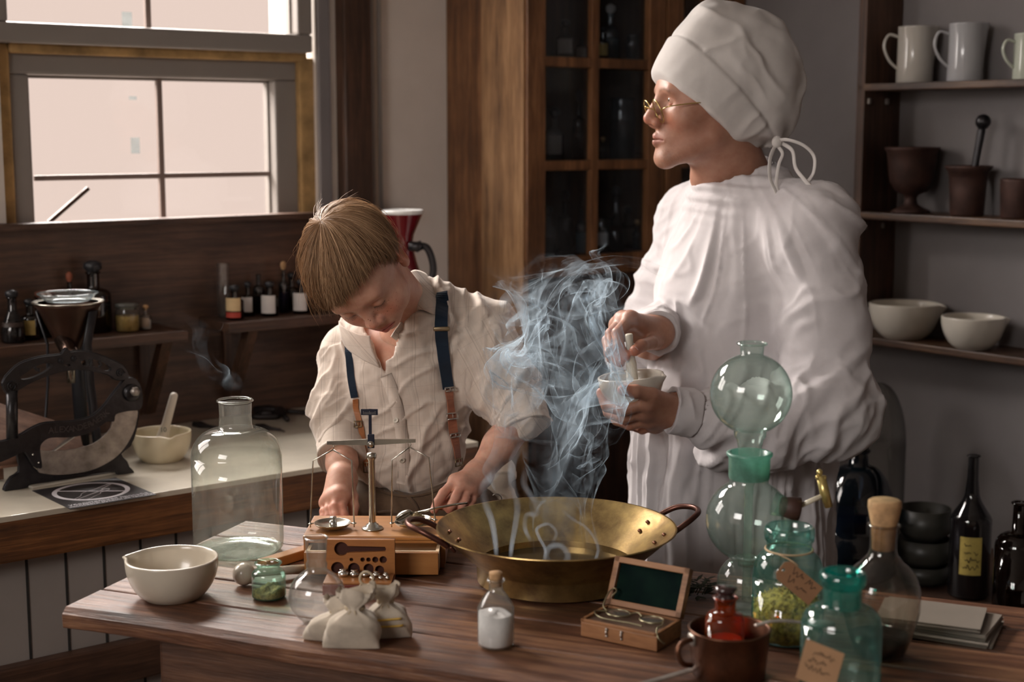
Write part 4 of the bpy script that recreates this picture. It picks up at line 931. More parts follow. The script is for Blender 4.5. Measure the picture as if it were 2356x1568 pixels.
def plate(name, pts, th, mat, y=0, holes=(), smooth=6, edge=None, par=None):
    pl = zp(pts); pl = spl2(pl + [pl[0]], smooth)[:-1] if smooth else pl
    hs = [spl2(zp(h) + [zp(h)[0]], 4)[:-1] for h in holes]
    g = G(); g.prism(pl, th, hs, f=lambda v: Vector((v.x, v.y + y, max(v.z, .0005))))
    if edge:
        g2 = [Vector((a, y, max(b, .002))) for a, b in pl]; g.tube(g2 + [g2[0]], edge, 6, cap=False)
    return g.obj(name, mat, par or SL, True, sharp=35)
plate('ornamental_handle', [(15, 345), (30, 310), (60, 270), (150, 190), (300, 140), (440, 122), (478, 112), (510, 70), (545, 98), (600, 92), (700, 100), (850, 150), (960, 210), (995, 265), (988, 310), (900, 312), (840, 272), (700, 240), (560, 235), (400, 270), (250, 330), (140, 392), (105, 418), (40, 410)], .012, M['iron'], 0,
      [[(150, 290), (210, 250), (260, 215), (330, 190), (385, 190), (385, 225), (320, 268), (230, 305), (165, 312)], [(625, 170), (690, 150), (780, 170), (850, 205), (862, 240), (820, 245), (740, 215), (650, 205)], [(490, 198), (520, 188), (545, 200), (520, 210)]], 3, .0022)
sc_ = [(85, 365, 42), (935, 262, 36), (468, 168, 22), (570, 150, 22)]
for (cx, cy, r) in sc_:
    g = G(); c = zp([(cx, cy)])[0]; rr = r / Z3 / 1200
    g.tube([Vector((c[0] + rr * (1 - k / 26) * math.cos(k * .55), -.0075, c[1] + rr * (1 - k / 26) * math.sin(k * .55))) for k in range(22)], .0013, 6); g.obj('scroll_ornament', M['iron'], SL)
for pts in ([(265, 215), (285, 240), (300, 232), (296, 252)], [(380, 200), (398, 205), (390, 222)], [(700, 150), (712, 178), (700, 200)], [(770, 172), (785, 198), (770, 215)], [(835, 192), (850, 210), (868, 214)]):
    g = G(); g.tube(spline([Vector((a, -.004, b)) for a, b in zp(pts)], 4), .0026, 8); g.obj('leaf_ornament', M['iron'], SL)
g = G(); a, b_ = zp([(92, 400)])[0], zp([(95, 775)])[0]; g.tube([Vector((a[0], 0, a[1])), Vector((b_[0], 0, b_[1]))], .0105, 16); g.obj('grip_rod', M['iron'], SL)
plate('swing_arm', [(-20, 800), (40, 790), (150, 748), (250, 690), (350, 652), (550, 640), (700, 608), (800, 530), (870, 440), (930, 365), (975, 310), (1035, 300), (1085, 345), (1108, 430), (1095, 540), (990, 560), (900, 585), (885, 640), (830, 640), (760, 690), (680, 735), (550, 762), (400, 765), (330, 800), (305, 860), (320, 1000), (260, 985), (190, 880), (120, 905), (40, 940), (-20, 950)], .013, M['iron'], 0, (), 3, .0018)
plate('crescent_blade', [(305, 868), (450, 872), (600, 852), (720, 815), (800, 760), (860, 690), (884, 590), (985, 562), (1066, 545), (1062, 640), (1030, 740), (965, 850), (880, 935), (740, 1010), (600, 1045), (450, 1058), (350, 1050), (290, 1030), (300, 940)], .004, M['steel'], -.004, (), 3)
plate('stand', [(50, 1200), (62, 1160), (108, 1092), (168, 1050), (160, 950), (150, 880), (200, 885), (260, 985), (320, 1050), (450, 1075), (620, 1062), (780, 1015), (900, 940), (990, 830), (1045, 720), (1075, 545), (1105, 560), (1085, 720), (1040, 840), (965, 905), (1012, 965), (1030, 1010), (1066, 1052), (935, 1068), (925, 1042), (700, 1070), (400, 1120), (250, 1140), (205, 1190)], .016, M['iron'], .016, (), 2, .0016)
g = G(); c = zp([(1020, 415)])[0]; C3 = Vector((c[0], -.012, c[1]))
g.tube([C3 + Vector((0, .012, 0)), C3, C3 + Vector((0, -.004, 0))], [.0175, .0165, .011], 28); g.obj('hub', M['iron'], SL)
g = G(); g.tube([C3 + Vector((.002, -.003, .004)), C3 + Vector((.002, -.012, .004))], .0092, 6); g.obj('hex_nut', M['steel'], SL, )
for q in ((247, 897), (292, 962)):
    g = G(); c = zp([q])[0]; g.ball((c[0], -.0075, c[1]), .0022, 10); g.obj('rivet', M['silver'], SL)
# the maker's name cast along the arm
word = 'ALEXANDERWERK'; pth = spline([Vector((x, y, 0)) for x, y in [(392, 712), (450, 706), (560, 700), (640, 682), (720, 650), (780, 612), (822, 575)]], 12)
ln = [0]
for i in range(1, len(pth)): ln.append(ln[-1] + (pth[i] - pth[i - 1]).length)
g = G()
for i, ch in enumerate(word):
    s_ = ln[-1] * i / (len(word) - 1); k = max(j for j in range(len(ln)) if ln[j] <= s_ + 1e-6); k = min(k, len(pth) - 2)
    f = (s_ - ln[k]) / max(ln[k + 1] - ln[k], 1e-6); q = pth[k].lerp(pth[k + 1], min(f, 1)); d = pth[k + 1] - pth[k]
    A, B = zp([(q.x, q.y)])[0], zp([(q.x + d.x, q.y + d.y)])[0]; an = math.atan2(B[1] - A[1], B[0] - A[0])
    V, F = text_mesh(ch, .0165, .0006)
    mt = Matrix.Translation((A[0], -.0070, A[1])) @ Matrix.Rotation(-an, 4, 'Y') @ Matrix.Rotation(PI / 2, 4, 'X')
    g.add([mt @ v for v in V], F)
g.obj('cast_lettering', plain('cast_letter', (.085, .075, .075), .3, metal=.6), SL, False)
g = G(); q = zp([(560, 640)])[0]
Mb = Matrix.Translation((.06, .085, .095)) @ Matrix.Rotation(math.radians(24), 4, 'Y') @ Matrix.Rotation(math.radians(30), 4, 'X')
g.box((.0, 0, 0), (.26, .13, .007), .002, M=None); g.xf(Mb); g.obj('feed_board', wood('board_copperwood', (.07, .032, .02), (.19, .10, .065), (.33, .2, .14), 0, 1.2, .4, 8, .2), SL, False)
g = G(); g.add([(.070, -.0005, .052), (.135, -.0005, .088), (.160, .02, .105), (.10, .02, .06)], [(0, 1, 2, 3)]); o = g.obj('inner_blade', M['silver'], SL, False); md = o.modifiers.new('s', 'SOLIDIFY'); md.thickness = .002
g = G(); g.box((.09, .065, .045), (.19, .10, .006), .002); g.box((.02, .10, .028), (.012, .012, .05)); g.box((.16, .10, .028), (.012, .012, .05)); g.obj('feed_table', wood('board_red', (.06, .028, .018), (.16, .08, .05), (.28, .16, .11), 0, 1.2, .4, 8, .2), SL, False)
# white marble strip under it
e1 = PZ(58, 1118); e2 = PZ(272, 1080); t = thing('marble_strip', 'narrow pale stone strip with rounded ends lying under the slicer', 'strip', (e1 + e2) / 2 + Vector((0, 0, 0)), math.atan2(e2.y - e1.y, e2.x - e1.x))
g = G(); g.box((0, -.014, .0025), ((e2 - e1).length * 1.02, .036, .005), .002); g.obj('body', plain('pale_stone', (.50, .47, .40), .4, var=.1, scale=8), t, False)
# ---- warning sheet
s1, s2, s3_, s4 = PZ(80, 1126), PZ(157, 1170), PZ(355, 1137), PZ(270, 1104)
SGc = (s1 + s2 + s3_ + s4) / 4; ex = (s3_ - s2).normalized(); ey = Vector((-ex.y, ex.x, 0)); WW = (s3_ - s2).length; HH = abs((s1 - s2).dot(ey)) * 1.0
SG = thing('warning_sheet', 'black paper notice with a crossed-out hand printed in white on the counter edge', 'sign', SGc, math.atan2(ex.y, ex.x))
g = G(); g.box((0, 0, .0006), (WW, HH, .0012)); g.obj('sheet', plain('black_print', (.022, .018, .02), .5, var=.4, scale=25), SG, False)
WP = plain('white_print', (.55, .53, .56), .6)
def ring(g, cx, cy, r0, r1, z, sx=1, sy=1, n=64):
    V = []; F = []
    for k in range(n):
        a = 2 * PI * k / n; V += [(cx + r0 * sx * math.cos(a), cy + r0 * sy * math.sin(a), z), (cx + r1 * sx * math.cos(a), cy + r1 * sy * math.sin(a), z)]
    for k in range(n): F.append((2 * k, 2 * k + 1, (2 * k + 3) % (2 * n), (2 * k + 2) % (2 * n)))
    g.add(V, F)
R0 = HH * .40; g = G(); ring(g, 0, HH * .07, R0 * .87, R0, .0014); 
g.add([Matrix.Translation((0, HH * .07, .0015)) @ Matrix.Rotation(math.radians(-38), 4, 'Z') @ Vector(v) for v in [(-R0 * .93, -.0028, 0), (R0 * .93, -.0028, 0), (R0 * .93, .0028, 0), (-R0 * .93, .0028, 0)]], [(0, 1, 2, 3)])
g.obj('prohibition_ring', WP, SG, False)
g = G(); hz = .0013; cy0 = HH * .05; k_ = R0
hand = [(-.72, -.52), (-.45, -.30), (-.30, -.05), (-.05, .12), (.12, .16), (.52, .42), (.80, .52), (.56, .30), (.30, .08), (.48, .02), (.40, -.12), (.15, -.22), (.08, -.35), (-.15, -.52), (-.45, -.72)]
loop = spl2([(a * k_, b * k_ + cy0) for a, b in hand] + [(hand[0][0] * k_, hand[0][1] * k_ + cy0)], 4)
g.tube([Vector((a, b, hz)) for a, b in loop], .0007, 4)
for q in range(9):
    a0 = -.62 + q * .09; g.tube([Vector((a0 * k_, (-.55 + q * .05) * k_ + cy0, hz)), Vector(((a0 + .30) * k_, (-.36 + q * .055) * k_ + cy0, hz))], .0006, 4)
g.obj('printed_hand', WP, SG, False)
g = G()
for row, (txt, y, sz) in enumerate([('Убедительная просьба', -.375, .0135), ('экспонаты руками не трогать', -.440, .0110)]):
    V, F = text_mesh(txt, sz, .0001); g.add([Vector((v.x * 1.0, v.y + HH * y, v.z + .0014)) for v in V], F)
g.obj('printed_words', WP, SG, False)
# ---- second mortar with its pestle on the counter
t = thing('mortar_bowl', 'cream ceramic mortar with a pouring lip on the counter beside the slicer', 'bowl', PZ(373, 1058))
CRM = plain('cream_glaze', (.60, .52, .36), .3, var=.15, scale=8, coat=.25)
bowl(t, .0600, .058, CRM, .038, .0045, math.radians(-62))
q0 = t.location.copy()
t = thing('pestle', 'pale stone pestle standing upright in the cream mortar on the counter', 'pestle', q0 + Vector((-.008, 0, .012)))
g = G(); b0 = Vector((0, 0, 0)); e = P(402, 903, q0.y + .01) - t.location; pestle(g, e, b0, .0078, .0150); g.obj('body', plain('stone_pestle', (.60, .55, .48), .5), t)
V, F = text_mesh('10', .014, .0002); g = G(); qq = e * .42; g.add([Matrix.Translation(qq + Vector((0, -.0142, 0))) @ Matrix.Rotation(PI / 2, 4, 'X') @ v for v in V], F); g.obj('printed_number', plain('print_green', (.08, .10, .09), .6), t, False)
# ---- copper funnel on three black legs with a glass dish on top
FY = 2.90
fc = P(172, 1060, FY); fc = Vector((fc.x, FY, TZ))
FN = thing('funnel_stand', 'brown metal funnel on three black flat legs with a slanting outlet pipe', 'funnel', fc)
fz = lambda py: ZY(py, FY) - TZ
FUN = plain('brown_funnel', (.085, .042, .028), .35, metal=.6, var=.4, scale=14)
g = G(); g.lathe([(.0004, fz(815)), (.018, fz(812)), (.024, fz(795)), (.060, fz(706)), (.066, fz(699)), (.066, fz(697)), (.058, fz(703)), (.020, fz(795)), (.0004, fz(800))], 56); g.obj('cone', FUN, FN)
g = G(); g.lathe([(.058, fz(697)), (.0690, fz(696)), (.0700, fz(694)), (.0690, fz(692)), (.058, fz(694))], 64); g.obj('rim_plate', M['nickel'], FN)
for an in (198, -22, 90):
    a = math.radians(an); d = Vector((math.cos(a), math.sin(a), 0)); g = G()
    g.tube([d * .060 + Vector((0, 0, fz(712))), d * .042 + Vector((0, 0, fz(790))), d * .045 + Vector((0, 0, fz(880))), d * .062 + Vector((0, 0, .002)), d * .075 + Vector((0, 0, .002))], [1] * 5, 6, flat=(.014, .003, d)); g.obj('leg', M['black'], FN)
g = G(); g.tube([(-.008, -.022, fz(775)), (.018, -.045, fz(812)), (.030, -.052, fz(832))], [.0165, .0165, .0165], 24); g.obj('outlet_pipe', plain('pipe_metal', (.10, .065, .05), .18, metal=.9), FN)
g = G(); g.tube([(.0, 0, fz(815)), (.0, 0, fz(880))], [.010, .008], 16); g.obj('spout', M['nickel'], FN)
t = thing('glass_dish', 'small clear glass dish resting on the rim of the brown funnel', 'dish', fc + Vector((.0, 0, fz(693))))
vessel(t, [(.0004, .0005), (.040, .0005), (.043, .002), (.0575, fz(674) - fz(693))], glass('dish_glass', (.93, .96, .97), (.55, .62, .64), .95, .10, .04, .10, (.6, .7, .72)), lip=(.0575, fz(674) - fz(693), .0018))
# ---- hand tools lying at the back of the counter
DK = plain('dark_tool', (.02, .016, .016), .5, metal=.4)
for k, (x0, y0, x1, y1, w, lab) in enumerate([(585, 950, 700, 958, .010, 'long dark tool handle lying furthest back on the counter'), (640, 952, 662, 975, .011, 'short thick dark wooden handle in the middle of the counter tools'), (590, 985, 645, 994, .006, 'thin dark rod lying right behind the neck of the big bottle'), (446, 982, 500, 990, .007, 'thin dark tool left of the neck of the big bottle')]):
    a, b_ = PZ(x0, y0), PZ(x1, y1); t = thing('hand_tool', lab, 'tool', (a + b_) / 2); h = (b_ - a) / 2
    g = G(); g.tube([-h + Vector((0, 0, w)), -h * .4 + Vector((0, 0, w * 1.2)), h * .2 + Vector((0, 0, w)), h + Vector((0, 0, w))], [w * .8, w * 1.1, w * .6, w * .5], 12); g.obj('handle', DK, t)
    if k != 1: g = G(); g.tube([h * .9 + Vector((0, 0, w)), h * 1.35 + Vector((0, 0, w * .6))], [w * .4, w * .2], 8); g.obj('blade', M['iron'], t)
g = G(); a = PZ(612, 962); t = thing('pliers', 'dark iron tool head with loops lying under the second shelf', 'tool', a)
g.tube(spline([(-.03, -.01, .008), (-.01, .012, .010), (.015, .010, .010), (.03, -.012, .008), (.01, -.02, .008), (-.018, -.02, .008), (-.03, -.01, .008)], 5), .006, 8); g.ball((0, 0, .012), .014, 12, (1.3, .8, .7)); g.obj('body', DK, t)
# bent wire rack behind the slicer
t = thing('wire_rack', 'thin black bent wire frame behind the slicer', 'rack', PZ(190, 1000))
wz = lambda x, y: P(x, y, t.location.y) - t.location
g = G(); g.tube(spline([wz(160, 985), wz(164, 925), wz(178, 918), wz(186, 932), wz(196, 924), wz(215, 920), wz(222, 940), wz(224, 990)], 6), .0022, 8); g.obj('body', M['black'], t)
# ---- red funnel-topped grinder at the end of the counter
t = thing('coffee_grinder', 'dark red hand grinder with a wide white-rimmed hopper and curved crank', 'grinder', RM(.915, -.27, TZ))
GY = t.location.y; gz = lambda py: ZY(py, GY) - TZ; gx = P(927, 500, GY).x - t.location.x
RED = plain('dark_red_enamel', (.12, .004, .008), .2, coat=.5)
k = GY / FPX
g = G(); g.lathe([(.0004, 0), (.075, 0), (.078, .01), (.070, .02), (.035, .05), (.030, .12), (.040, gz(690)), (.042, gz(640)), (.030, gz(600)), (.020, gz(560)), (.024, gz(540)), (45 * k, gz(492)), (46 * k, gz(489)), (43 * k, gz(492)), (.018, gz(545)), (.0004, gz(548))], 48, c=(gx, 0, 0)); g.obj('body', RED, t)
g = G(); g.lathe([(46 * k, gz(492)), (48 * k, gz(488)), (48 * k, gz(484)), (45.5 * k, gz(482)), (40 * k, gz(492)), (30 * k, gz(505)), (.0004, gz(512))], 48, c=(gx, 0, 0)); g.obj('hopper_rim', plain('white_enamel', (.72, .72, .70), .2, coat=.5), t)
w = lambda x, y: P(x, y, GY - .02) - t.location
g = G(); g.tube([w(940, 565), w(960, 568), w(972, 562)], [.010, .012, .010], 14); g.obj('crank_hub', M['iron'], t)
g = G(); g.tube(spline([w(958, 566), w(980, 568), w(992, 590), w(997, 620), w(992, 650)], 6), [1] * 25, 10, flat=(.008, .005, Vector((0, 1, 0)))); g.obj('crank', M['iron'], t)
g = G(); g.tube([w(992, 646) , w(992, 646) + Vector((0, -.05, 0))], [.009, .011], 14); g.obj('crank_knob', M['walnut_v'], t)

# ================================================================== bottles on the wall shelves and in the cabinet
def bottle(name, label, cat, loc, r, h, gl, kind='b', lab=None, stop=None, cont=None, group=None, labz=(.2, .7), rot=0):
    t = thing(name, label, cat, loc, rot, group)
    if kind == 'j': pr = [(.0004, .001), (r * .9, .001), (r, r * .12), (r, h * .80), (r * .93, h * .86), (r * .93, h * .97)]
    elif kind == 'f': pr = [(.0004, .001), (r * .9, .001), (r, r * .15)] + [(r * (1 - .62 * (q / 8) ** 1.4), h * (.25 + .45 * q / 8)) for q in range(9)] + [(r * .36, h * .97)]
    else: pr = [(.0004, .001), (r * .9, .001), (r, r * .12), (r, h * .58)] + [(r * .38 + r * .62 * math.cos(PI / 2 * q / 6), h * (.58 + .12 * math.sin(PI / 2 * q / 6))) for q in range(1, 7)] + [(r * .36, h * .74), (r * .36, h * .95)]
    vessel(t, pr, gl, n=28, lip=(pr[-1][0] * 1.08, pr[-1][1], r * .07))
    if lab is not None: label_patch(t, r, h * labz[0] * .8, h * labz[1] * .8, -2.6 - 0, -.75, lab)
    if stop is not None:
        m = r * .36 if kind != 'j' else r * .9
        g = G(); g.lathe([(.0004, h * .88), (m * .8, h * .88), (m * .95, h * .97), (m * 1.5 if kind != 'j' else m * 1.1, h * 1.02), (m * 1.45 if kind != 'j' else m * 1.1, h * 1.10), (m * .6, h * 1.14), (.0004, h * 1.145)], 24); g.obj('stopper', stop, t)
    if cont is not None: fill(t, 'contents', r * .92, h * .03, h * (.45 if kind != 'j' else .62), cont, 0, n=24)
    return t
CT = {'dark': plain('dark_contents', (.03, .015, .01), .5), 'yel': plain('yellow_contents', (.50, .33, .09), .85, var=.4, scale=120), 'wht': plain('white_contents', (.6, .58, .55), .9), 'blu': plain('violet_contents', (.10, .09, .25), .6)}
REDL = plain('red_band', (.42, .05, .03), .7); CRL = plain('cream_label', (.62, .45, .24), .8, var=.1, scale=60); YL = plain('ochre_label', (.42, .29, .09), .8, var=.2, scale=60)
def osf(px, b, z=SZ1): return RM(RA(px, b), b, z)
bottle('round_bottle', 'conical clear bottle with dark base at the left end of the left shelf', 'bottle', osf(20, -.12), .024, .095, DARKG2, 'f', None, M['black'], CT['dark'])
bottle('medicine_bottle', 'dark bottle with an ochre label second on the left shelf', 'bottle', osf(60, -.10), .020, .075, DARKG, 'b', YL, M['black'])
bottle('apothecary_jar', 'dark jar with a brown lid behind the funnel on the left shelf', 'jar', osf(97, -.07), .021, .085, DARKG, 'j', None, plain('brown_lid', (.14, .05, .03), .5), CT['blu'])
bottle('slim_bottle', 'slim brown bottle with an orange top behind the glass dish', 'bottle', osf(155, -.05), .013, .115, DARKG, 'b', None, plain('orange_stop', (.28, .08, .04), .6))
bottle('stoppered_bottle', 'tallest brown bottle with wide black stopper on the left shelf', 'bottle', osf(210, -.07), .036, .135, DARKG, 'b', None, M['black'])
bottle('storage_jar', 'squat clear jar of yellow grains on the left shelf', 'jar', osf(286, -.10), .026, .055, CLEAR, 'j', None, plain('glass_lid', (.10, .10, .09), .2), CT['yel'])
bottle('tiny_bottle', 'tiny white-labelled bottle at the right end of the left shelf', 'bottle', osf(329, -.10), .012, .048, CLEAR2, 'b', plain('brown_white_label', (.45, .36, .28), .8), M['cork'], CT['wht'])
S2z = SZ1 + .008
bottle('glass_cylinder', 'tall clear cylinder at the left end of the right-hand shelf', 'bottle', osf(511, -.06, S2z), .014, .125, CLEAR2, 'j', None, None)
t = bottle('medicine_bottle', 'brown bottle with cream label and red band on the right-hand shelf', 'bottle', osf(536, -.115, S2z), .0205, .068, DARKG, 'b', CRL, M['black'], None, None, (.38, .92))
label_patch(t, .0205, .006, .018, -2.6, -.75, REDL, 'red_label_band')
bottle('medicine_bottle', 'small dark bottle with round white label between two others on the shelf', 'bottle', osf(567, -.08, S2z), .015, .070, DARKG, 'b', M['whitelabel'], M['black'], None, None, (.2, .8))
bottle('medicine_bottle', 'clear-topped bottle without label behind the shelf of dark bottles', 'bottle', osf(592, -.05, S2z), .014, .095, DARKG2, 'b', None, None, CT['dark'])
bottle('medicine_bottle', 'dark bottle with the largest white label on the right-hand shelf', 'bottle', osf(617, -.11, S2z), .0200, .070, DARKG, 'b', M['whitelabel'], M['black'], None, None, (.15, .88))
bottle('slim_bottle', 'slim tall bottle with a pale stopper right of the white label', 'bottle', osf(650, -.07, S2z), .012, .105, DARKG2, 'b', None, M['cork'], CT['blu'])
bottle('medicine_bottle', 'dark bottle with white label partly behind the hair of the boy', 'bottle', osf(690, -.11, S2z), .0195, .070, DARKG, 'b', M['whitelabel'], M['black'], None, None, (.15, .88))
bottle('medicine_bottle', 'dark unlabelled bottle on the shelf just left of the boy', 'bottle', osf(668, -.05, S2z), .018, .080, DARKG, 'b', None, M['black'])
# cabinet bottles: (px, shelf height, radius, height, glass, shape, label, stopper)
BLUG = glass('blue_grey_glass', (.45, .55, .60), (.1, .15, .2), .8, .08, .08, .14, (.30, .36, .42))
n = 0
rows = {1: 'on the top cabinet shelf in view', 2: 'on the third cabinet shelf', 3: 'on the second cabinet shelf', 4: 'on the lowest cabinet shelf in view'}
CBK = [
 (1298, 1.700, .022, .085, DARKG, 'b', M['whitelabel'], M['black'], 'dark bottle with pale label in the upper left pane of the cabinet'),
 (1335, 1.700, .016, .060, BLUG, 'b', M['whitelabel'], None, 'little grey bottle right of the pale-labelled one in the upper left pane'),
 (1384, 1.700, .015, .075, DARKG2, 'b', YL, M['black'], 'small bottle with ochre label in the upper right pane'),
 (1400, 1.700, .024, .130, BLUG, 'b', None, M['whitelabel'], 'tall grey-blue bottle behind the ochre label in the upper right pane'),
 (1450, 1.700, .018, .070, BLUG, 'j', None, None, 'pale jar at the right of the upper right pane'),
 (1275, 1.444, .024, .120, BLUG, 'b', M['whitelabel'], M['black'], 'bottle with square white label in the middle left pane'),
 (1330, 1.444, .017, .160, DARKG, 'b', None, M['black'], 'tall dark bottle in the middle left pane'),
 (1385, 1.444, .013, .055, CLEAR, 'b', None, M['cork'], 'tiny clear bottle left in the middle right pane'),
 (1430, 1.444, .034, .165, BLUG, 'j', None, None, 'big pale grey jar filling the middle right pane'),
 (1466, 1.444, .010, .030, DARKG, 'b', None, M['black'], 'tiny black bottle right in the middle right pane'),
 (1262, 1.209, .018, .110, BLUG, 'b', None, M['black'], 'grey bottle at the left of the lower left pane'),
 (1300, 1.209, .020, .140, DARKG, 'b', None, M['black'], 'dark tall bottle in the middle of the lower left pane'),
 (1338, 1.209, .016, .120, BLUG, 'b', None, None, 'grey bottle at the right of the lower left pane'),
 (1385, 1.209, .021, .085, CLEAR, 'j', M['whitelabel'], None, 'jar with a bright label at the left of the lower right pane'),
 (1418, 1.209, .022, .150, DARKG2, 'f', None, M['black'], 'dark tapering flask in the lower right pane'),
 (1444, 1.209, .020, .100, DARKG, 'b', M['paper'], M['black'], 'dark bottle with a tan label in the lower right pane'),
 (1466, 1.209, .013, .070, BLUG, 'b', None, M['cork'], 'small grey corked bottle at the right of the lower right pane'),
]
for i, (px, z, r, h, gl, kd, lb, st, lab) in enumerate(CBK):
    b_ = -.20 + (.05 if i % 2 else 0) ; bottle('cabinet_bottle', lab, 'bottle', RM(RA(px, b_), b_, z - .003), r, h, gl, kd, lb, st, CT['dark'] if i % 3 else CT['wht'])
# ================================================================== smooth solids: distance fields turned into one continuous mesh
def v3(p): return np.array((p[0], p[1], p[2]), dtype=np.float64)
def smin(a, b, k):
    if k <= 0: return np.minimum(a, b)
    h = np.maximum(k - np.abs(a - b), 0) / k; return np.minimum(a, b) - h * h * k * .25
def smax(a, b, k): return -smin(-a, -b, k)
def d_cap(p, a, b, ra, rb):
    a = v3(a); b = v3(b); ab = b - a; L2 = max(float(ab @ ab), 1e-12); pa = p - a
    h = np.clip(pa @ ab / L2, 0, 1); return np.linalg.norm(pa - h[:, None] * ab, axis=1) - (ra + (rb - ra) * h)
def d_ell(p, c, r, R=None):
    q = p - v3(c)
    if R is not None: q = q @ R            # columns of R are the ellipsoid's axes
    r = np.array(r, dtype=np.float64); k0 = np.linalg.norm(q / r, axis=1); k1 = np.linalg.norm(q / (r * r), axis=1)
    return k0 * (k0 - 1) / np.maximum(k1, 1e-9)
class Solid:
    def __init__(s): s.ops = []
    def cap(s, a, b, ra, rb=None, k=.01): s.ops.append(('u', lambda p: d_cap(p, a, b, ra, ra if rb is None else rb), k)); return s
    def ell(s, c, r, k=.01, R=None):
        if not hasattr(r, '__len__'): r = (r, r, r)
        s.ops.append(('u', lambda p: d_ell(p, c, r, R), k)); return s
    def cut(s, f, k=.004): s.ops.append(('s', f, k)); return s
    def cute(s, c, r, k=.004, R=None):
        if not hasattr(r, '__len__'): r = (r, r, r)
        return s.cut(lambda p: d_ell(p, c, r, R), k)
    def both(s, f, k=.004): s.ops.append(('i', f, k)); return s
    def add(s, f, k=.01): s.ops.append(('u', f, k)); return s
    def chain(s, pts, rad, k=.01, k0=None):
        for i in range(len(pts) - 1): s.cap(pts[i], pts[i + 1], rad[i], rad[i + 1], k0 if (i == 0 and k0 is not None) else k)
        return s
    def __call__(s, p):
        d = None
        for op, f, k in s.ops:
            e = f(p)
            if d is None: d = e
            elif op == 'u': d = smin(d, e, k)
            elif op == 's': d = smax(d, -e, k)
            else: d = smax(d, e, k)
        return d
def polygonise(f, lo, hi, h, newton=2):
    lo = np.array(lo, float); hi = np.array(hi, float); B = 8
    nb = np.ceil((hi - lo) / (h * B)).astype(int) + 1; n = nb * B + 1
    S = np.empty(n, np.float32)
    gi = np.stack(np.meshgrid(*[np.arange(k) for k in nb], indexing='ij'), -1).reshape(-1, 3)
    cen = lo + (gi * B + B / 2) * h; dc = f(cen)
    half = B * h * .5
    ax = np.arange(B + 1); off = np.stack(np.meshgrid(ax, ax, ax, indexing='ij'), -1).reshape(-1, 3)
    for sgn in (1, -1):
        pass
    S[:] = 1.0
    ins = gi[dc < 0]
    for b in ins: S[b[0] * B:b[0] * B + B + 1, b[1] * B:b[1] * B + B + 1, b[2] * B:b[2] * B + B + 1] = -1.0
    act = gi[np.abs(dc) < half * 1.75 * 1.5]
    for i0 in range(0, len(act), 256):
        bl = act[i0:i0 + 256]; pts = (bl[:, None, :] * B + off[None]).reshape(-1, 3)
        d = f(lo + pts * h).astype(np.float32); S[pts[:, 0], pts[:, 1], pts[:, 2]] = d
    I = S < 0; c = np.zeros(np.array(n) - 1, np.uint8)
    for dx in (0, 1):
        for dy in (0, 1):
            for dz in (0, 1): c += I[dx:n[0] - 1 + dx, dy:n[1] - 1 + dy, dz:n[2] - 1 + dz]
    mix = (c > 0) & (c < 8); idx = np.argwhere(mix); vid = np.full(mix.shape, -1, np.int64); vid[mix] = np.arange(len(idx))
    acc = np.zeros((len(idx), 3)); cnt = np.zeros(len(idx))
    cor = [(x, y, z) for x in (0, 1) for y in (0, 1) for z in (0, 1)]
    for a in cor:
        for ax_ in range(3):
            if a[ax_]: continue
            b = list(a); b[ax_] = 1
            va = S[idx[:, 0] + a[0], idx[:, 1] + a[1], idx[:, 2] + a[2]]; vb = S[idx[:, 0] + b[0], idx[:, 1] + b[1], idx[:, 2] + b[2]]
            m = (va < 0) != (vb < 0); t = np.where(m, va / np.where(m, va - vb, 1), 0)
            q = np.tile(np.array(a, float), (len(idx), 1)); q[:, ax_] = t; acc[m] += q[m]; cnt[m] += 1
    V = lo + (idx + acc / np.maximum(cnt, 1)[:, None]) * h
    Fs = []
    for ax_ in range(3):
        u, w = [(1, 2), (2, 0), (0, 1)][ax_]
        sl0 = [slice(None)] * 3; sl1 = [slice(None)] * 3; sl0[ax_] = slice(0, -1); sl1[ax_] = slice(1, None)
        s0 = I[tuple(sl0)]; s1 = I[tuple(sl1)]; e = np.argwhere(s0 != s1); e = e[(e[:, u] > 0) & (e[:, w] > 0) & (e[:, u] < n[u] - 1) & (e[:, w] < n[w] - 1)]
        def g_(du, dw): q = e.copy(); q[:, u] -= du; q[:, w] -= dw; return vid[q[:, 0], q[:, 1], q[:, 2]]
        quad = np.stack([g_(1, 1), g_(0, 1), g_(0, 0), g_(1, 0)], 1)
        flip = ~s0[e[:, 0], e[:, 1], e[:, 2]]; quad[flip] = quad[flip][:, ::-1]; Fs.append(quad)
    F = np.concatenate(Fs); F = F[(F >= 0).all(1)]
    for it in range(newton):
        d = f(V); e = h * .5; gr = np.stack([f(V + np.eye(3)[i] * e) - d for i in range(3)], 1) / e
        gl = np.maximum(np.linalg.norm(gr, axis=1), .3); V = V - np.clip(d, -h, h)[:, None] * gr / (gl ** 2)[:, None] * .9
    return V, F
def relax(V, F, it=1, lam=.5):
    for _ in range(it):
        A = np.zeros_like(V); c = np.zeros(len(V))
        for i in range(4):
            a, b = F[:, i], F[:, (i + 1) % 4]
            np.add.at(A, a, V[b]); np.add.at(c, a, 1); np.add.at(A, b, V[a]); np.add.at(c, b, 1)
        V = V + lam * (A / np.maximum(c, 1)[:, None] - V)
    return V
def vnormals(V, F):
    n = np.cross(V[F[:, 2]] - V[F[:, 0]], V[F[:, 3]] - V[F[:, 1]]); N = np.zeros_like(V)
    for i in range(4): np.add.at(N, F[:, i], n)
    return N / np.maximum(np.linalg.norm(N, axis=1), 1e-12)[:, None]
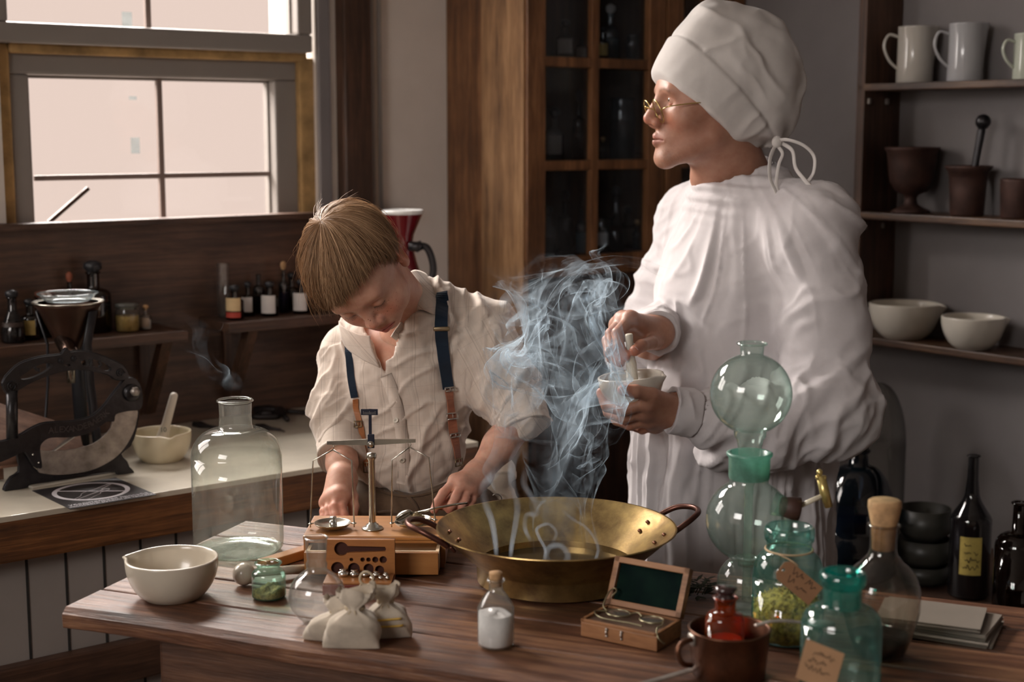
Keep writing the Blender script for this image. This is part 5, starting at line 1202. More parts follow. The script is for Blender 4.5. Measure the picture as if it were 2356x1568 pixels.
def _hash(i, seed):
    x = (i[..., 0] * 73856093) ^ (i[..., 1] * 19349663) ^ (i[..., 2] * 83492791) ^ (seed * 2654435761 & 0x7fffffff)
    x = (x ^ (x >> 13)) * 1274126177; x = x ^ (x >> 16); return (x & 0xffff) / 65535.0
def vnoise(p, seed=0):
    """smooth value noise in -1..1"""
    i = np.floor(p).astype(np.int64); f = p - i; f = f * f * f * (f * (f * 6 - 15) + 10); r = 0
    for dx in (0, 1):
        for dy in (0, 1):
            for dz in (0, 1):
                w = (f[:, 0] if dx else 1 - f[:, 0]) * (f[:, 1] if dy else 1 - f[:, 1]) * (f[:, 2] if dz else 1 - f[:, 2])
                r = r + w * _hash(i + np.array((dx, dy, dz)), seed)
    return r * 2 - 1
def fbm(p, seed=0, o=3):
    r = 0; a = 1; t = 0
    for k in range(o): r = r + a * vnoise(p * 2 ** k, seed + k); t += a; a *= .5
    return r / t
def ridge(p, seed=0, sharp=1.0):
    """crisp cloth creases: 1 on the crease, falling off to both sides"""
    n = np.abs(vnoise(p, seed)); return np.clip(1 - n * 2.6 * sharp, 0, 1) ** 1.6
def np_mesh(name, V, F, mat, parent=None, off=(0, 0, 0), cols=None, weave=None, smooth=True):
    me = bpy.data.meshes.new(name); V = np.asarray(V, float) - np.array(off); nf = len(F); k = F.shape[1]
    me.vertices.add(len(V)); me.vertices.foreach_set('co', V.astype(np.float32).ravel())
    me.loops.add(nf * k); me.loops.foreach_set('vertex_index', F.astype(np.int32).ravel())
    me.polygons.add(nf); me.polygons.foreach_set('loop_start', np.arange(0, nf * k, k, dtype=np.int32)); me.polygons.foreach_set('loop_total', np.full(nf, k, np.int32))
    me.update(calc_edges=True); me.validate()
    if cols is not None:
        a = me.color_attributes.new('Col', 'FLOAT_COLOR', 'POINT'); c = np.ones((len(V), 4), np.float32); c[:, :np.asarray(cols).shape[1]] = cols; a.data.foreach_set('color', c.ravel())
    if weave is not None:
        a = me.attributes.new('weave', 'FLOAT_VECTOR', 'POINT'); a.data.foreach_set('vector', np.asarray(weave, np.float32).ravel())
    o = bpy.data.objects.new(name, me); COL.objects.link(o); o.parent = parent; me.materials.append(mat)
    if smooth: me.polygons.foreach_set('use_smooth', [True] * len(me.polygons))
    return o
def join(*parts):
    Vs, Fs, Cs, n = [], [], [], 0
    for V, F, C in parts:
        if C.shape[1] == 3: C = np.concatenate([C, np.ones((len(C), 1))], 1)
        Vs.append(V); Fs.append(F + n); Cs.append(C); n += len(V)
    return np.concatenate(Vs), np.concatenate(Fs), np.concatenate(Cs)
from mathutils.bvhtree import BVHTree
def bvh_of(V, F): return BVHTree.FromPolygons([tuple(v) for v in V], [tuple(f) for f in F])
CAMP = Vector((0, 0, CAMZ))
def drop_on(bvh, px, py, off=.002, Yd=2.5):
    d = (P(px, py, 2.0) - CAMP).normalized(); h = bvh.ray_cast(CAMP, d)
    if h[0] is None: return P(px, py, Yd), -d
    n = h[1] if h[1].dot(d) < 0 else -h[1]; return h[0] + n * off, n
def ribbon(bvh, pts, width, off=.002, thick=.0016, k=6, Yd=2.5):
    """a strap lying on the cloth below the given line"""
    cl = [v for v in spline([Vector((a, b, 0)) for a, b in pts], k)]; C = []; N = []
    for c in cl:
        p, n = drop_on(bvh, c.x, c.y, off, Yd); C.append(p); N.append(n)
    for _ in range(2):
        C = [C[0]] + [(C[i - 1] + C[i] * 2 + C[i + 1]) / 4 for i in range(1, len(C) - 1)] + [C[-1]]
        N = [N[0]] + [((N[i - 1] + N[i] * 2 + N[i + 1]) / 4).normalized() for i in range(1, len(N) - 1)] + [N[-1]]
    V = []; F = []; m = len(C)
    for i in range(m):
        t = (C[min(i + 1, m - 1)] - C[max(i - 1, 0)]).normalized(); s = t.cross(N[i]).normalized(); n = s.cross(t).normalized()
        if n.dot(N[i]) < 0: n = -n
        for a, b in ((-1, 0), (1, 0), (1, 1), (-1, 1)): V.append(C[i] + s * a * width / 2 + n * b * thick)
    for i in range(m - 1):
        for j in range(4): F.append((i * 4 + j, i * 4 + (j + 1) % 4, (i + 1) * 4 + (j + 1) % 4, (i + 1) * 4 + j))
    F += [(0, 1, 2, 3), (4 * m - 1, 4 * m - 2, 4 * m - 3, 4 * m - 4)]
    return V, F, C, N
# ------------------------------------------------------------------ a head: x to the person's right, y forward, z up; eye line at z=0
def head_solid(c, R, s, child=False, neck=None, neck_r=(.055, .06), ears=(1, 1)):
    S = Solid(); A = R
    w = lambda x, y, z: np.array(c) + A @ (np.array((x, y, z)) * s)
    ch = child
    def E(x, y, z, r, k=.02, rot=None):
        r = r if hasattr(r, '__len__') else (r, r, r); RR = A if rot is None else A @ rot
        S.ell(w(x, y, z), tuple(q * s for q in r), k * s, RR)
    E(0, -.018, .032, (.077, .097, .084))
    E(0, .026, .012, (.064, .058, .074), .03)
    if ch:
        E(0, .028, -.052, (.054, .048, .050), .03)
        for q in (-1, 1): E(q * .037, .042, -.040, (.030, .030, .030), .03)
        E(0, .062, -.088, (.016, .013, .012), .028)
    else:
        E(0, .026, -.058, (.055, .052, .050), .03)
        for q in (-1, 1): E(q * .044, .050, -.026, (.020, .020, .018), .03); S.cap(w(q * .052, .0, -.062), w(q * .018, .070, -.100), .016 * s, .014 * s, .028 * s)
        E(0, .076, -.100, (.018, .013, .014), .022)
    # brow, sockets, lids
    br = .077 if ch else .080
    S.cap(w(-.038, br - .008, .020), w(.038, br - .008, .020), .011 * s, .011 * s, .018 * s)
    for q in (-1, 1):
        S.cute(w(q * .032, .094, .001), (.019 * s, (.014 if ch else .021) * s, .0115 * s), .014 * s, A)
        E(q * .0315, .0685 if ch else .0635, -.0005 if ch else .004, .0138, .003)
    # nose
    if ch: S.cap(w(0, .076, .004), w(0, .096, -.030), .008 * s, .0098 * s, .012 * s); al = .0115; ny = .090; nr = .0072
    else: S.cap(w(0, .083, .010), w(0, .103, -.028), .0078 * s, .0118 * s, .010 * s); al = .013; ny = .094; nr = .0085
    for q in (-1, 1): E(q * al, ny, -.036, nr, .008)
    for q in (-1, 1): S.cute(w(q * .0065, ny + .006, -.0440), (.0035 * s, .0050 * s, .0040 * s), .003 * s, A)
    # mouth
    E(0, .066, -.062, (.027, .022, .022), .022)
    my = .0868 if ch else .0905
    for q in (-1, 1):
        S.cap(w(q * .0215, my - .012, -.0660), w(q * .004, my + .0005, -.0600), .0032 * s, .0052 * s, .006 * s)
        S.cap(w(q * .0195, my - .011, -.0675), w(q * .001, my - .0005, -.0715), .0032 * s, .0062 * s, .006 * s)
    def crease(p):
        q = (p - np.array(c)) @ A / s
        return (np.sqrt(((q[:, 2] + .0660 + (q[:, 0] / .02) ** 2 * .0012) / .0011) ** 2 + (np.maximum(np.abs(q[:, 0]) - .021, 0) / .002) ** 2 + ((q[:, 1] - my - .004 + (q[:, 0] / .02) ** 2 * .008) / .006) ** 2) - 1) * .0011 * s
    S.cut(crease, .0015 * s)
    E_ = lambda q: None
    for q, on in ((1, ears[0]), (-1, ears[1])):
        if not on: continue
        rz = math.radians(-22) * q; Rz = np.array([[math.cos(rz), -math.sin(rz), 0], [math.sin(rz), math.cos(rz), 0], [0, 0, 1]])
        E(q * .080, -.014, -.006, (.0075, .0185, .0300), .006, Rz); E(q * .077, -.006, -.028, (.008, .010, .012), .006, Rz)
        S.cute(w(q * .0885, -.010, -.001), (.0065 * s, .0115 * s, .0195 * s), .004 * s, A @ Rz)
        E(q * .078, -.001, -.008, (.0055, .005, .009), .005, Rz)
    if neck is not None:
        S.cap(w(0, -.030, -.055), neck, neck_r[0] * s, neck_r[1] * s, .03 * s)
    return S
def head_colors(V, c, R, s, base, lip, child=False, fr=False, N=None):
    q = (V - np.array(c)) @ R / s; C = np.tile(np.array(base), (len(V), 1)).astype(float)
    def mixc(col, m): 
        nonlocal C
        m = np.clip(m, 0, 1)[:, None]; C = C * (1 - m) + np.array(col) * m
    g = lambda cx, cy, cz, r: np.exp(-(((q[:, 0] - cx) / r[0]) ** 2 + ((q[:, 1] - cy) / r[1]) ** 2 + ((q[:, 2] - cz) / r[2]) ** 2))
    red = np.array(base) * np.array((1.03, .72, .66))
    for k in (-1, 1): mixc(red, g(k * .036, .07, -.032, (.020, .05, .016)) * .75); mixc(red, g(k * .082, -.01, -.005, (.012, .03, .03)) * .9)
    mixc(red, g(0, .108, -.032, (.014, .02, .012)) * .8)
    my = .0868 if child else .0905
    lm = np.clip(1.25 - np.sqrt((q[:, 0] / .0215) ** 2 + ((q[:, 2] + .0662) / .0088) ** 2) * 1.0, 0, 1) * 3; lm = lm * (q[:, 1] > my - .016)
    mixc(lip, np.clip(lm, 0, 1) * .85)
    # brows
    for k in (-1, 1):
        x = q[:, 0] * k; zc = .0185 + .005 * np.sin(np.clip((x - .012) / .036, 0, 1) * PI); m = np.exp(-((q[:, 2] - zc) / .0032) ** 2) * (x > .012) * (x < .049) * (q[:, 1] > .04)
        mixc((.16, .085, .045) if not child else (.42, .24, .14), m * (.75 if not child else .5) * (.7 + .3 * vnoise(q * np.array((700, 300, 120)), 3)))
        # lashes line on a lowered lid / open lid rim
        if child:
            m = np.exp(-((q[:, 2] + .0070 + .10 * np.abs(x - .0315) ** 1.0 * .0) / .0012) ** 2) * (np.abs(x - .0315) < .0125) * (q[:, 1] > .06); mixc((.05, .025, .02), m * .9)
    if fr:
        frk = g(.036, .07, -.026, (.024, .04, .018)) + g(-.036, .07, -.026, (.024, .04, .018)) + .8 * g(0, .09, -.018, (.016, .03, .015))
    if not child:
        st = g(0, .07, -.092, (.05, .06, .028)) + .8 * g(0, .085, -.05, (.026, .02, .008)); n = vnoise(q * 500, 5); mixc((.20, .115, .075), np.clip(st, 0, 1) * (.40 + .30 * n)); mixc((.30, .12, .08), g(0, .03, -.06, (.2, .05, .05)) * .25)
    if fr: C = np.concatenate([C, 1 - np.clip(frk * 1.1, 0, .95)[:, None]], 1)
    return C
def hand_solid(S, wrist, palm, fingers, thumb, pr, fr_, k=.008):
    """wrist point, list of knuckles, finger chains starting at the knuckles, thumb chain from the side of the palm"""
    for m in palm: S.cap(wrist, m, pr[0], pr[1], .014)
    for i in range(len(palm) - 1): S.cap(palm[i], palm[i + 1], pr[1] * .95, pr[1] * .95, .010)
    for ch, r in zip(fingers, fr_):
        F_ = Solid(); n = len(ch); rr = [r * (1.06, .98, .92, .84)[min(i, 3)] for i in range(n)]; F_.chain(ch, rr, .0025); S.add(F_, k * .45)
    T = Solid(); n = len(thumb[0]); T.chain(thumb[0], [thumb[1] * (1.25, 1.1, 1.0, .88)[min(i, 3)] for i in range(n)], .004); S.add(T, k)
    return S
def nail(parent, off, p, direc, nrm, r, mat):
    d = Vector(direc).normalized(); n = Vector(nrm); n = (n - d * n.dot(d)).normalized(); s = d.cross(n); V = []; F = []
    for i in range(7):
        for j in range(7):
            u = (i / 6 - .5); v = (j / 6 - .5); rr = 1 if True else 0
            x = u * 1.25 * r * (1 - .25 * (abs(v) * 2) ** 3); y = v * 1.5 * r * (1 - .3 * (abs(u) * 2) ** 3)
            V.append(Vector(p) + s * x + d * y + n * (r * math.sqrt(max(0, 1 - (x / r) ** 2)) * 1.03))
    for i in range(6):
        for j in range(6): F.append((i * 7 + j, (i + 1) * 7 + j, (i + 1) * 7 + j + 1, i * 7 + j + 1))
    return mesh('fingernail', [v - Vector(off) for v in V], F, mat, parent)
# ================================================================== the boy
PB = lambda px, py, Y: np.array(P(px, py, Y))
def frame(Fv, Uv):
    F_ = np.array(Fv, float); F_ /= np.linalg.norm(F_); U = np.array(Uv, float); U -= F_ * (U @ F_); U /= np.linalg.norm(U); R = np.cross(F_, U); return np.stack([R, F_, U], 1)
SKB = (.66, .385, .28); LIPB = (.56, .17, .15)
SKM = (.47, .255, .175); LIPM = (.42, .18, .14)
BS = attr_skin('boy_skin', .48, .3); MS = attr_skin('man_skin', .45, .25)
NAIL = plain('fingernail', (.72, .42, .36), .3, spec=.6)
BO = np.array((-.16, 2.56, 0.0)); BOY = thing('person', 'boy in a checked shirt and braces bending his head over the balance', 'person', BO)
BH = PB(830, 626, 2.42); BRm = frame((.10, -.61, -.78), (-.50, -.68, .54)); bs = .90
nk = PB(962, 735, 2.56)
Sb = head_solid(BH, BRm, bs, True, nk, (.050, .046), (0, 1))
Sb.cap(nk, PB(930, 800, 2.585), .043, .06, .03)
V, F = polygonise(Sb, BH - .17, BH + np.array((.20, .24, .15)), .0021, 2)
hb = (V, F, head_colors(V, BH, BRm, bs, SKB, LIPB, True, True))
# torso and the two bare forearms with their hands
tors = Solid()
shL, shR = PB(1098, 765, 2.59), PB(800, 815, 2.62)
tors.cap(PB(945, 800, 2.60), PB(945, 860, 2.60), .058, .085).cap(PB(940, 860, 2.60), PB(935, 1120, 2.585), .095, .085, .03).cap(shL, shR, .038, .038, .05)
tors.cap(shL, PB(1185, 965, 2.50), .036, .033, .02).cap(shR, PB(786, 1030, 2.52), .036, .032, .02)
V, F = polygonise(tors, (-.35, 2.40, .82), (.12, 2.75, 1.3), .008, 1); tb_ = (V, F, np.tile(np.array(SKB), (len(V), 1)))
aL = Solid(); eL, wL = PB(1188, 972, 2.50), PB(1100, 1092, 2.415)
aL.cap(eL, eL * .55 + wL * .45, .0315, .029, .01).cap(eL * .55 + wL * .45, wL, .0285, .0195, .01)
kL = [PB(1048, 1106, 2.378), PB(1063, 1112, 2.374), PB(1079, 1120, 2.380), PB(1092, 1128, 2.388)]
fL = [[kL[0], PB(1020, 1134, 2.362), PB(1006, 1156, 2.352), PB(999, 1172, 2.346)],
      [kL[1], PB(1049, 1142, 2.356), PB(1040, 1160, 2.350), PB(1034, 1172, 2.356)],
      [kL[2], PB(1070, 1148, 2.362), PB(1061, 1163, 2.356), PB(1056, 1173, 2.362)],
      [kL[3], PB(1087, 1150, 2.374), PB(1080, 1163, 2.368), PB(1074, 1172, 2.372)]]
hand_solid(aL, wL, kL, fL, ([PB(1078, 1102, 2.405), PB(1052, 1132, 2.398), PB(1030, 1152, 2.378), PB(1016, 1163, 2.362)], .0082), (.0185, .0110), (.0082, .0084, .0080, .0072))
V, F = polygonise(aL, (-.16, 2.31, .85), (.08, 2.56, 1.13), .0019, 2)
def hand_cols(V, base, tips, knuckles, dirt=0):
    C = np.tile(np.array(base), (len(V), 1)).astype(float); red = np.array(base) * np.array((1.04, .66, .60))
    for t in tips: m = np.exp(-(np.linalg.norm(V - t, axis=1) / .014) ** 2)[:, None] * .75; C = C * (1 - m) + red * m
    for t in knuckles: m = np.exp(-(np.linalg.norm(V - t, axis=1) / .012) ** 2)[:, None] * .45; C = C * (1 - m) + red * m
    if dirt: m = (np.clip(fbm(V * 60, 9), 0, 1) * dirt)[:, None]; C = C * (1 - m) + np.array((.2, .13, .10)) * m
    return C
al = (V, F, hand_cols(V, SKB, [c[-1] for c in fL], [c[1] for c in fL] + kL, .55))
aR = Solid(); eR, wR = PB(786, 1030, 2.50), PB(787, 1103, 2.425)
aR.cap(eR, eR * .5 + wR * .5, .0290, .026, .01).cap(eR * .5 + wR * .5, wR, .026, .0205, .01)
kR = [PB(791, 1140, 2.388), PB(777, 1140, 2.382), PB(763, 1147, 2.386), PB(752, 1156, 2.394)]
fR = [[kR[0], PB(786, 1166, 2.362), PB(791, 1184, 2.352), PB(799, 1196, 2.350)],
      [kR[1], PB(770, 1166, 2.360), PB(773, 1184, 2.350), PB(780, 1197, 2.350)],
      [kR[2], PB(755, 1172, 2.366), PB(757, 1188, 2.356), PB(762, 1200, 2.354)],
      [kR[3], PB(745, 1176, 2.376), PB(745, 1190, 2.368), PB(749, 1201, 2.364)]]
hand_solid(aR, wR, kR, fR, ([PB(800, 1118, 2.415), PB(811, 1142, 2.402), PB(814, 1165, 2.388), PB(812, 1188, 2.376)], .0086), (.0190, .0115), (.0086, .0086, .0080, .0072))
V, F = polygonise(aR, (-.38, 2.31, .85), (-.20, 2.56, 1.08), .0019, 2)
ar = (V, F, hand_cols(V, SKB, [c[-1] for c in fR], [c[1] for c in fR] + kR, .2))
V, F, C = join(hb, tb_, al, ar)
np_mesh('body', V, F, BS, BOY, BO, C)
nail(BOY, BO, fL[0][-1], fL[0][-1] - fL[0][-2], (-.5, -.8, .2), .0068, NAIL)
# eyelashes of the lowered lids
g = G()
for q in (-1, 1):
    for k in range(15):
        x = q * .0315 + (k - 7) * .0017; y0 = .0810 - (abs(k - 7) / 7) ** 2 * .0045; z0 = -.0078 + (abs(k - 7) / 7) ** 2 * .002
        w = lambda a, b, c: Vector(BH + BRm @ (np.array((a, b, c)) * bs) - BO)
        g.tube([w(x, y0, z0), w(x + (k - 7) * .0002, y0 + .003, z0 - .003), w(x + (k - 7) * .0005, y0 + .0065, z0 - .0035)], [.00028, .0002, .0001], 4)
g.obj('eyelashes', plain('lash_brown', (.05, .028, .018), .6), BOY)
# ---- shirt
SHIRT = cloth('checked_shirt', (.66, .565, .485), (.60, .50, .42), .3, 1500, .35, .85,
    plaid=[(0, .030, .0011, .10, .38), (0, .030, .0009, .25, .30), (0, .030, .0007, .32, .24), (1, .034, .0008, .1, .18), (0, .010, .0006, .5, .10)])
Ss = Solid()
Ss.cap(PB(945, 800, 2.60), PB(935, 900, 2.60), .100, .104, .03)
Ss.ell(PB(935, 900, 2.595), (.118, .095, .12), .04)
Ss.ell(PB(930, 1050, 2.575), (.104, .098, .078), .05)
Ss.cap(shL, PB(850, 800, 2.62), .050, .055, .05)
Ss.cap(PB(1105, 745, 2.60), shR, .038, .042, .04)
Ss.cap(shL, PB(1150, 880, 2.54), .056, .060, .03).cap(PB(1150, 880, 2.54), PB(1192, 948, 2.505), .060, .050, .02)
Ss.cap(shR, PB(783, 930, 2.57), .046, .050, .03).cap(PB(783, 930, 2.57), PB(788, 1010, 2.525), .048, .042, .02)
Ss.cap(PB(992, 705, 2.585), PB(965, 765, 2.59), .050, .07, .04)     # band up to the nape
# opening at the throat
def vcut(p):
    a, b, c = np.array(P(838, 730, 2.5)), np.array(P(945, 722, 2.5)), np.array(P(886, 858, 2.5))
    t = 2.5 / p[:, 1]; x = p[:, 0] * t; z = CAMZ + (p[:, 2] - CAMZ) * t
    def side(q, r):
        e = np.array((r[0] - q[0], r[2] - q[2])); n = np.array((e[1], -e[0])); n /= np.linalg.norm(n); return (x - q[0]) * n[0] + (z - q[2]) * n[1]
    d = np.maximum(np.maximum(side(b, c) , side(c, a)), side(a, b)) if side(b, c)[0:1].size else 0
    return d
def vcut2(p):
    t = 2.5 / p[:, 1]; x = p[:, 0] * t; z = CAMZ + (p[:, 2] - CAMZ) * t
    T = np.array(P(886, 858, 2.5)); L_ = np.array(P(832, 745, 2.5)); R_ = np.array(P(908, 745, 2.5))
    def ln(q, r, s):
        e = np.array((r[0] - q[0], r[2] - q[2])); n = np.array((e[1], -e[0])) / np.linalg.norm(e) * s; return (x - q[0]) * n[0] + (z - q[2]) * n[1]
    return np.maximum(np.maximum(ln(T, L_, -1), ln(T, R_, 1)), p[:, 1] - 2.60)
Ss.ell(PB(985, 745, 2.545), (.045, .048, .034), .02)
neckh = lambda p: d_cap(p, nk + np.array((-.035, -.03, .05)), PB(905, 800, 2.53), .040, .030)
Ss.cut(vcut2, .003)
Ss.cut(neckh, .006)
hemz = P(930, 1135, 2.5).z
Ss.both(lambda p: (hemz - .02) - p[:, 2], .01)
V, F = polygonise(Ss, (-.40, 2.38, .86), (.13, 2.75, 1.32), .0032, 1)
N = vnormals(V, F)
def seg_param(V, a, b):
    a = np.array(a); b = np.array(b); ab = b - a; t = (V - a) @ ab / (ab @ ab); r = np.linalg.norm(V - a - np.clip(t, 0, 1)[:, None] * ab, axis=1); return t, r
tL, rL = seg_param(V, shL, PB(1192, 948, 2.505)); tR, rR = seg_param(V, shR, PB(788, 1010, 2.525))
inL = np.clip((.085 - rL) / .03, 0, 1) * (tL > .05); inR = np.clip((.07 - rR) / .025, 0, 1) * (tR > .05)
inT = 1 - np.maximum(inL, inR)
# folds: vertical drape on the trunk fanning from the collar, rings on the sleeves
dn = np.zeros(len(V)); q = V - np.array((-.19, 2.6, 1.25))
fan = np.stack([q[:, 0] * 26 + q[:, 2] * 9, q[:, 1] * 7, q[:, 2] * 5.5], 1)
wob = np.stack([fbm(V * 9, 1), fbm(V * 9, 2), fbm(V * 9, 3)], 1)
dn += inT * (.0105 * ridge(fan + wob * .55, 4, .8) + .0065 * ridge(np.stack([q[:, 0] * 20 - q[:, 2] * 26, q[:, 1] * 9, q[:, 2] * 12], 1) + wob * .8, 8, .9) + .0050 * fbm(fan * .5 + wob * .4, 6, 2))
for a, b, wt, sd in ((shL, PB(1192, 948, 2.505), inL, 31), (shR, PB(788, 1010, 2.525), inR, 47)):
    ax = np.array(b) - np.array(a); L_ = np.linalg.norm(ax); ax /= L_; t = (V - np.array(a)) @ ax; pr = V - np.array(a) - t[:, None] * ax
    cc = np.stack([pr[:, 0] * 14 + t * 10, pr[:, 1] * 14, t * 17 + pr[:, 2] * 20], 1) + wob * .6
    dn += wt * (.0095 * ridge(cc, sd, .8) + .0050 * ridge(cc * 1.9, sd + 3, .9) + .004 * fbm(cc * .6, sd + 5, 2))
dn += .0012 * fbm(V * 70, 12, 2)
V = V + N * (dn - .002)[:, None]
V = relax(V, F, 1, .35)
# weave coordinates follow the trunk and each sleeve
W = np.stack([q[:, 0] + .012 * wob[:, 0], V[:, 2] + .01 * wob[:, 1], V[:, 1]], 1)
for a, b, wt in ((shL, PB(1192, 948, 2.505), inL), (shR, PB(788, 1010, 2.525), inR)):
    ax = np.array(b) - np.array(a); ax /= np.linalg.norm(ax); sx = np.cross(ax, (0, -1, 0)); sx /= np.linalg.norm(sx)
    Wl = np.stack([(V - np.array(a)) @ sx + .2, (V - np.array(a)) @ ax + .3, V[:, 1]], 1); m = wt > .5; W[m] = Wl[m]
np_mesh('shirt', V, F, SHIRT, BOY, BO, None, W)
SB = bvh_of(V, F)
# rolled cuffs
def cuff(a, b, r0, r1, name, mat, seed, wv=True, thick=.006, parent=None, off=None, flare=0):
    a, b = np.array(a), np.array(b); ax = b - a; L_ = np.linalg.norm(ax); ax /= L_
    S_ = Solid(); f = lambda p: (lambda t, r: np.maximum(np.maximum(-t, t - L_), np.abs(r - (r0 + (r1 - r0) * np.clip(t / L_, 0, 1))) - thick))((p - a) @ ax, np.linalg.norm(p - a - ((p - a) @ ax)[:, None] * ax, axis=1)) - .0028
    lo = np.minimum(a, b) - max(r0, r1) * 1.5; hi = np.maximum(a, b) + max(r0, r1) * 1.5
    V, F = polygonise(f, lo, hi, .0024, 1); N = vnormals(V, F); w_ = np.stack([fbm(V * 16, seed), fbm(V * 16, seed + 1), fbm(V * 16, seed + 2)], 1)
    t = (V - a) @ ax; rad = V - a - t[:, None] * ax; rn_ = rad / np.maximum(np.linalg.norm(rad, axis=1), 1e-6)[:, None]
    V = V + rn_ * (.004 * ridge(np.stack([V[:, 0] * 20, V[:, 1] * 20, V[:, 2] * 20], 1) + w_, seed, .8) + .003 * fbm(V * 26, seed + 7, 2))[:, None] + ax * (.004 * fbm(V * 30, seed + 9, 2))[:, None]
    V = relax(V, F, 1, .4); sx = np.cross(ax, (0, -1, .2)); sx /= np.linalg.norm(sx)
    W = np.stack([(V - a) @ sx + .11, (V - a) @ ax, V[:, 1]], 1)
    return np_mesh(name, V, F, mat, parent, off, None, W)
cuff(PB(1185, 925, 2.515), PB(1205, 985, 2.488), .041, .040, 'rolled_cuff', SHIRT, 61, parent=BOY, off=BO)
cuff(PB(786, 1000, 2.53), PB(787, 1052, 2.487), .0325, .033, 'rolled_cuff', SHIRT, 71, parent=BOY, off=BO)
# collar flaps: patches with their own shape, curved over the neck
def patch(rows, th, mat, name, parent, off, k=5, wv=None):
    gr = [spline([P(*p) for p in r], k) for r in rows]; m = len(gr[0]); n = len(gr)
    cols = [spline([gr[i][j] for i in range(n)], k) for j in range(m)]; nn = len(cols[0])
    V = np.array([[tuple(cols[j][i]) for j in range(m)] for i in range(nn)]).reshape(-1, 3)
    F = np.array([(i * m + j, i * m + j + 1, (i + 1) * m + j + 1, (i + 1) * m + j) for i in range(nn - 1) for j in range(m - 1)])
    V = V + np.stack([vnoise(V * 45, 5), vnoise(V * 45, 6), vnoise(V * 45, 7)], 1) * .0012
    o = np_mesh(name, V, F, mat, parent, off, None, np.stack([V[:, 0] * .7 + V[:, 2] * .7, V[:, 2], V[:, 1]], 1)); md = o.modifiers.new('s', 'SOLIDIFY'); md.thickness = th; md.offset = 0; return o
patch([[(938, 632, 2.545), (955, 622, 2.565), (975, 628, 2.59), (985, 640, 2.61)],
       [(935, 665, 2.515), (962, 650, 2.525), (985, 652, 2.55), (1000, 662, 2.585)],
       [(938, 694, 2.500), (965, 682, 2.500), (992, 684, 2.520), (1012, 694, 2.555)],
       [(955, 712, 2.497), (975, 714, 2.492), (998, 722, 2.498), (1016, 727, 2.520)]], .0030, SHIRT, 'collar', BOY, BO)
patch([[(936, 640, 2.550), (941, 668, 2.525), (938, 705, 2.508), (920, 742, 2.497), (900, 775, 2.495)],
       [(950, 640, 2.56), (958, 668, 2.540), (956, 706, 2.520), (936, 748, 2.505), (912, 782, 2.503)]], .0030, SHIRT, 'collar_band', BOY, BO)
patch([[(780, 745, 2.560), (800, 757, 2.535), (825, 768, 2.515), (850, 772, 2.505)],
       [(786, 775, 2.545), (806, 785, 2.525), (832, 800, 2.508), (858, 808, 2.500)],
       [(796, 796, 2.540), (812, 812, 2.523), (842, 830, 2.506), (874, 845, 2.498)]], .0030, SHIRT, 'collar', BOY, BO)
# button band and buttons
V_, F_, C_, N_ = ribbon(SB, [(888, 862), (903, 900), (918, 960), (925, 1010), (928, 1060), (926, 1112)], .021, .0008, .0014)
Vn = np.array([tuple(v) for v in V_]); np_mesh('button_band', Vn, np.array([f for f in F_ if len(f) == 4]), SHIRT, BOY, BO, None, np.stack([Vn[:, 0] + .3, Vn[:, 2], Vn[:, 1]], 1))
BUT = plain('shell_button', (.66, .60, .50), .25, coat=.5)
for (x, y) in ((900, 798), (912, 967), (924, 1056)):
    p, n = drop_on(SB, x, y, .0035); q_ = n.to_track_quat('Z', 'Y').to_matrix().to_4x4(); g = G()
    g.lathe([(.0004, .0008), (.0028, .0008), (.0036, .0016), (.0048, .0014), (.0050, .0), (.0004, -.001)], 20, M=q_, c=p - Vector(BO)); b = g.obj('shirt_button', BUT, BOY)
    g = G()
    for a, c in ((-1, -1), (1, -1), (-1, 1), (1, 1)): g.ball(p - Vector(BO) + q_.to_3x3() @ Vector((a * .0009, c * .0009, .0010)), .0005, 6)
    g.obj('button_holes', M['groove'], b)
# ---- braces
NAVY = cloth('navy_elastic', (.016, .030, .052), (.012, .022, .04), .1, 1200, .4, .7)
LEA = plain('brace_leather', (.40, .15, .085), .5, var=.3, scale=40, bmp=.3); LEA2 = plain('brace_leather_light', (.46, .17, .06), .5, var=.3, scale=40, bmp=.3)
def strap(name, pts, w, mat, off=.0018, th=.0016):
    V_, F_, C_, N_ = ribbon(SB, pts, w, off, th); o = mesh(name, [v - Vector(BO) for v in V_], F_, mat, BOY, False); return C_, N_, o
def buckle(px, py, w, h, mat, tilt=0):
    p, n = drop_on(SB, px, py, .0065); q_ = n.to_track_quat('Z', 'Y').to_matrix().to_4x4() @ Matrix.Rotation(tilt, 4, 'Z'); g = G(); a = w / 2; b = h / 2
    g.tube([q_ @ Vector(v) + p - Vector(BO) for v in ((-a, -b, 0), (a, -b, 0), (a, b, 0), (-a, b, 0), (-a, -b, 0))], .0013, 8); g.tube([q_ @ Vector((0, -b, .001)) + p - Vector(BO), q_ @ Vector((0, b, .001)) + p - Vector(BO)], .0008, 6); return g.obj('buckle', mat, BOY)
OB = plain('old_brass_fitting', (.34, .26, .16), .35, metal=.9, var=.3, scale=80); SVF = plain('steel_fitting', (.45, .42, .38), .3, metal=.9)
strap('brace_strap', [(1019, 672), (1016, 700), (1014, 740), (1016, 790), (1022, 840), (1030, 895)], .0225, NAVY)
strap('brace_leather_tab', [(1031, 897), (1034, 930), (1038, 960)], .0165, LEA, .002)
strap('brace_leather_tab', [(1036, 955), (1042, 1000), (1048, 1040), (1050, 1062)], .0165, LEA, .0035)
p, n = drop_on(SB, 1014, 755, .005); g = G(); g.box((0, 0, 0), (.028, .004, .0075), .0018, M=Matrix.Rotation(-.02, 4, 'Y')); g.xf(Matrix.Translation(p - Vector(BO))); g.obj('strap_slide', OB, BOY)
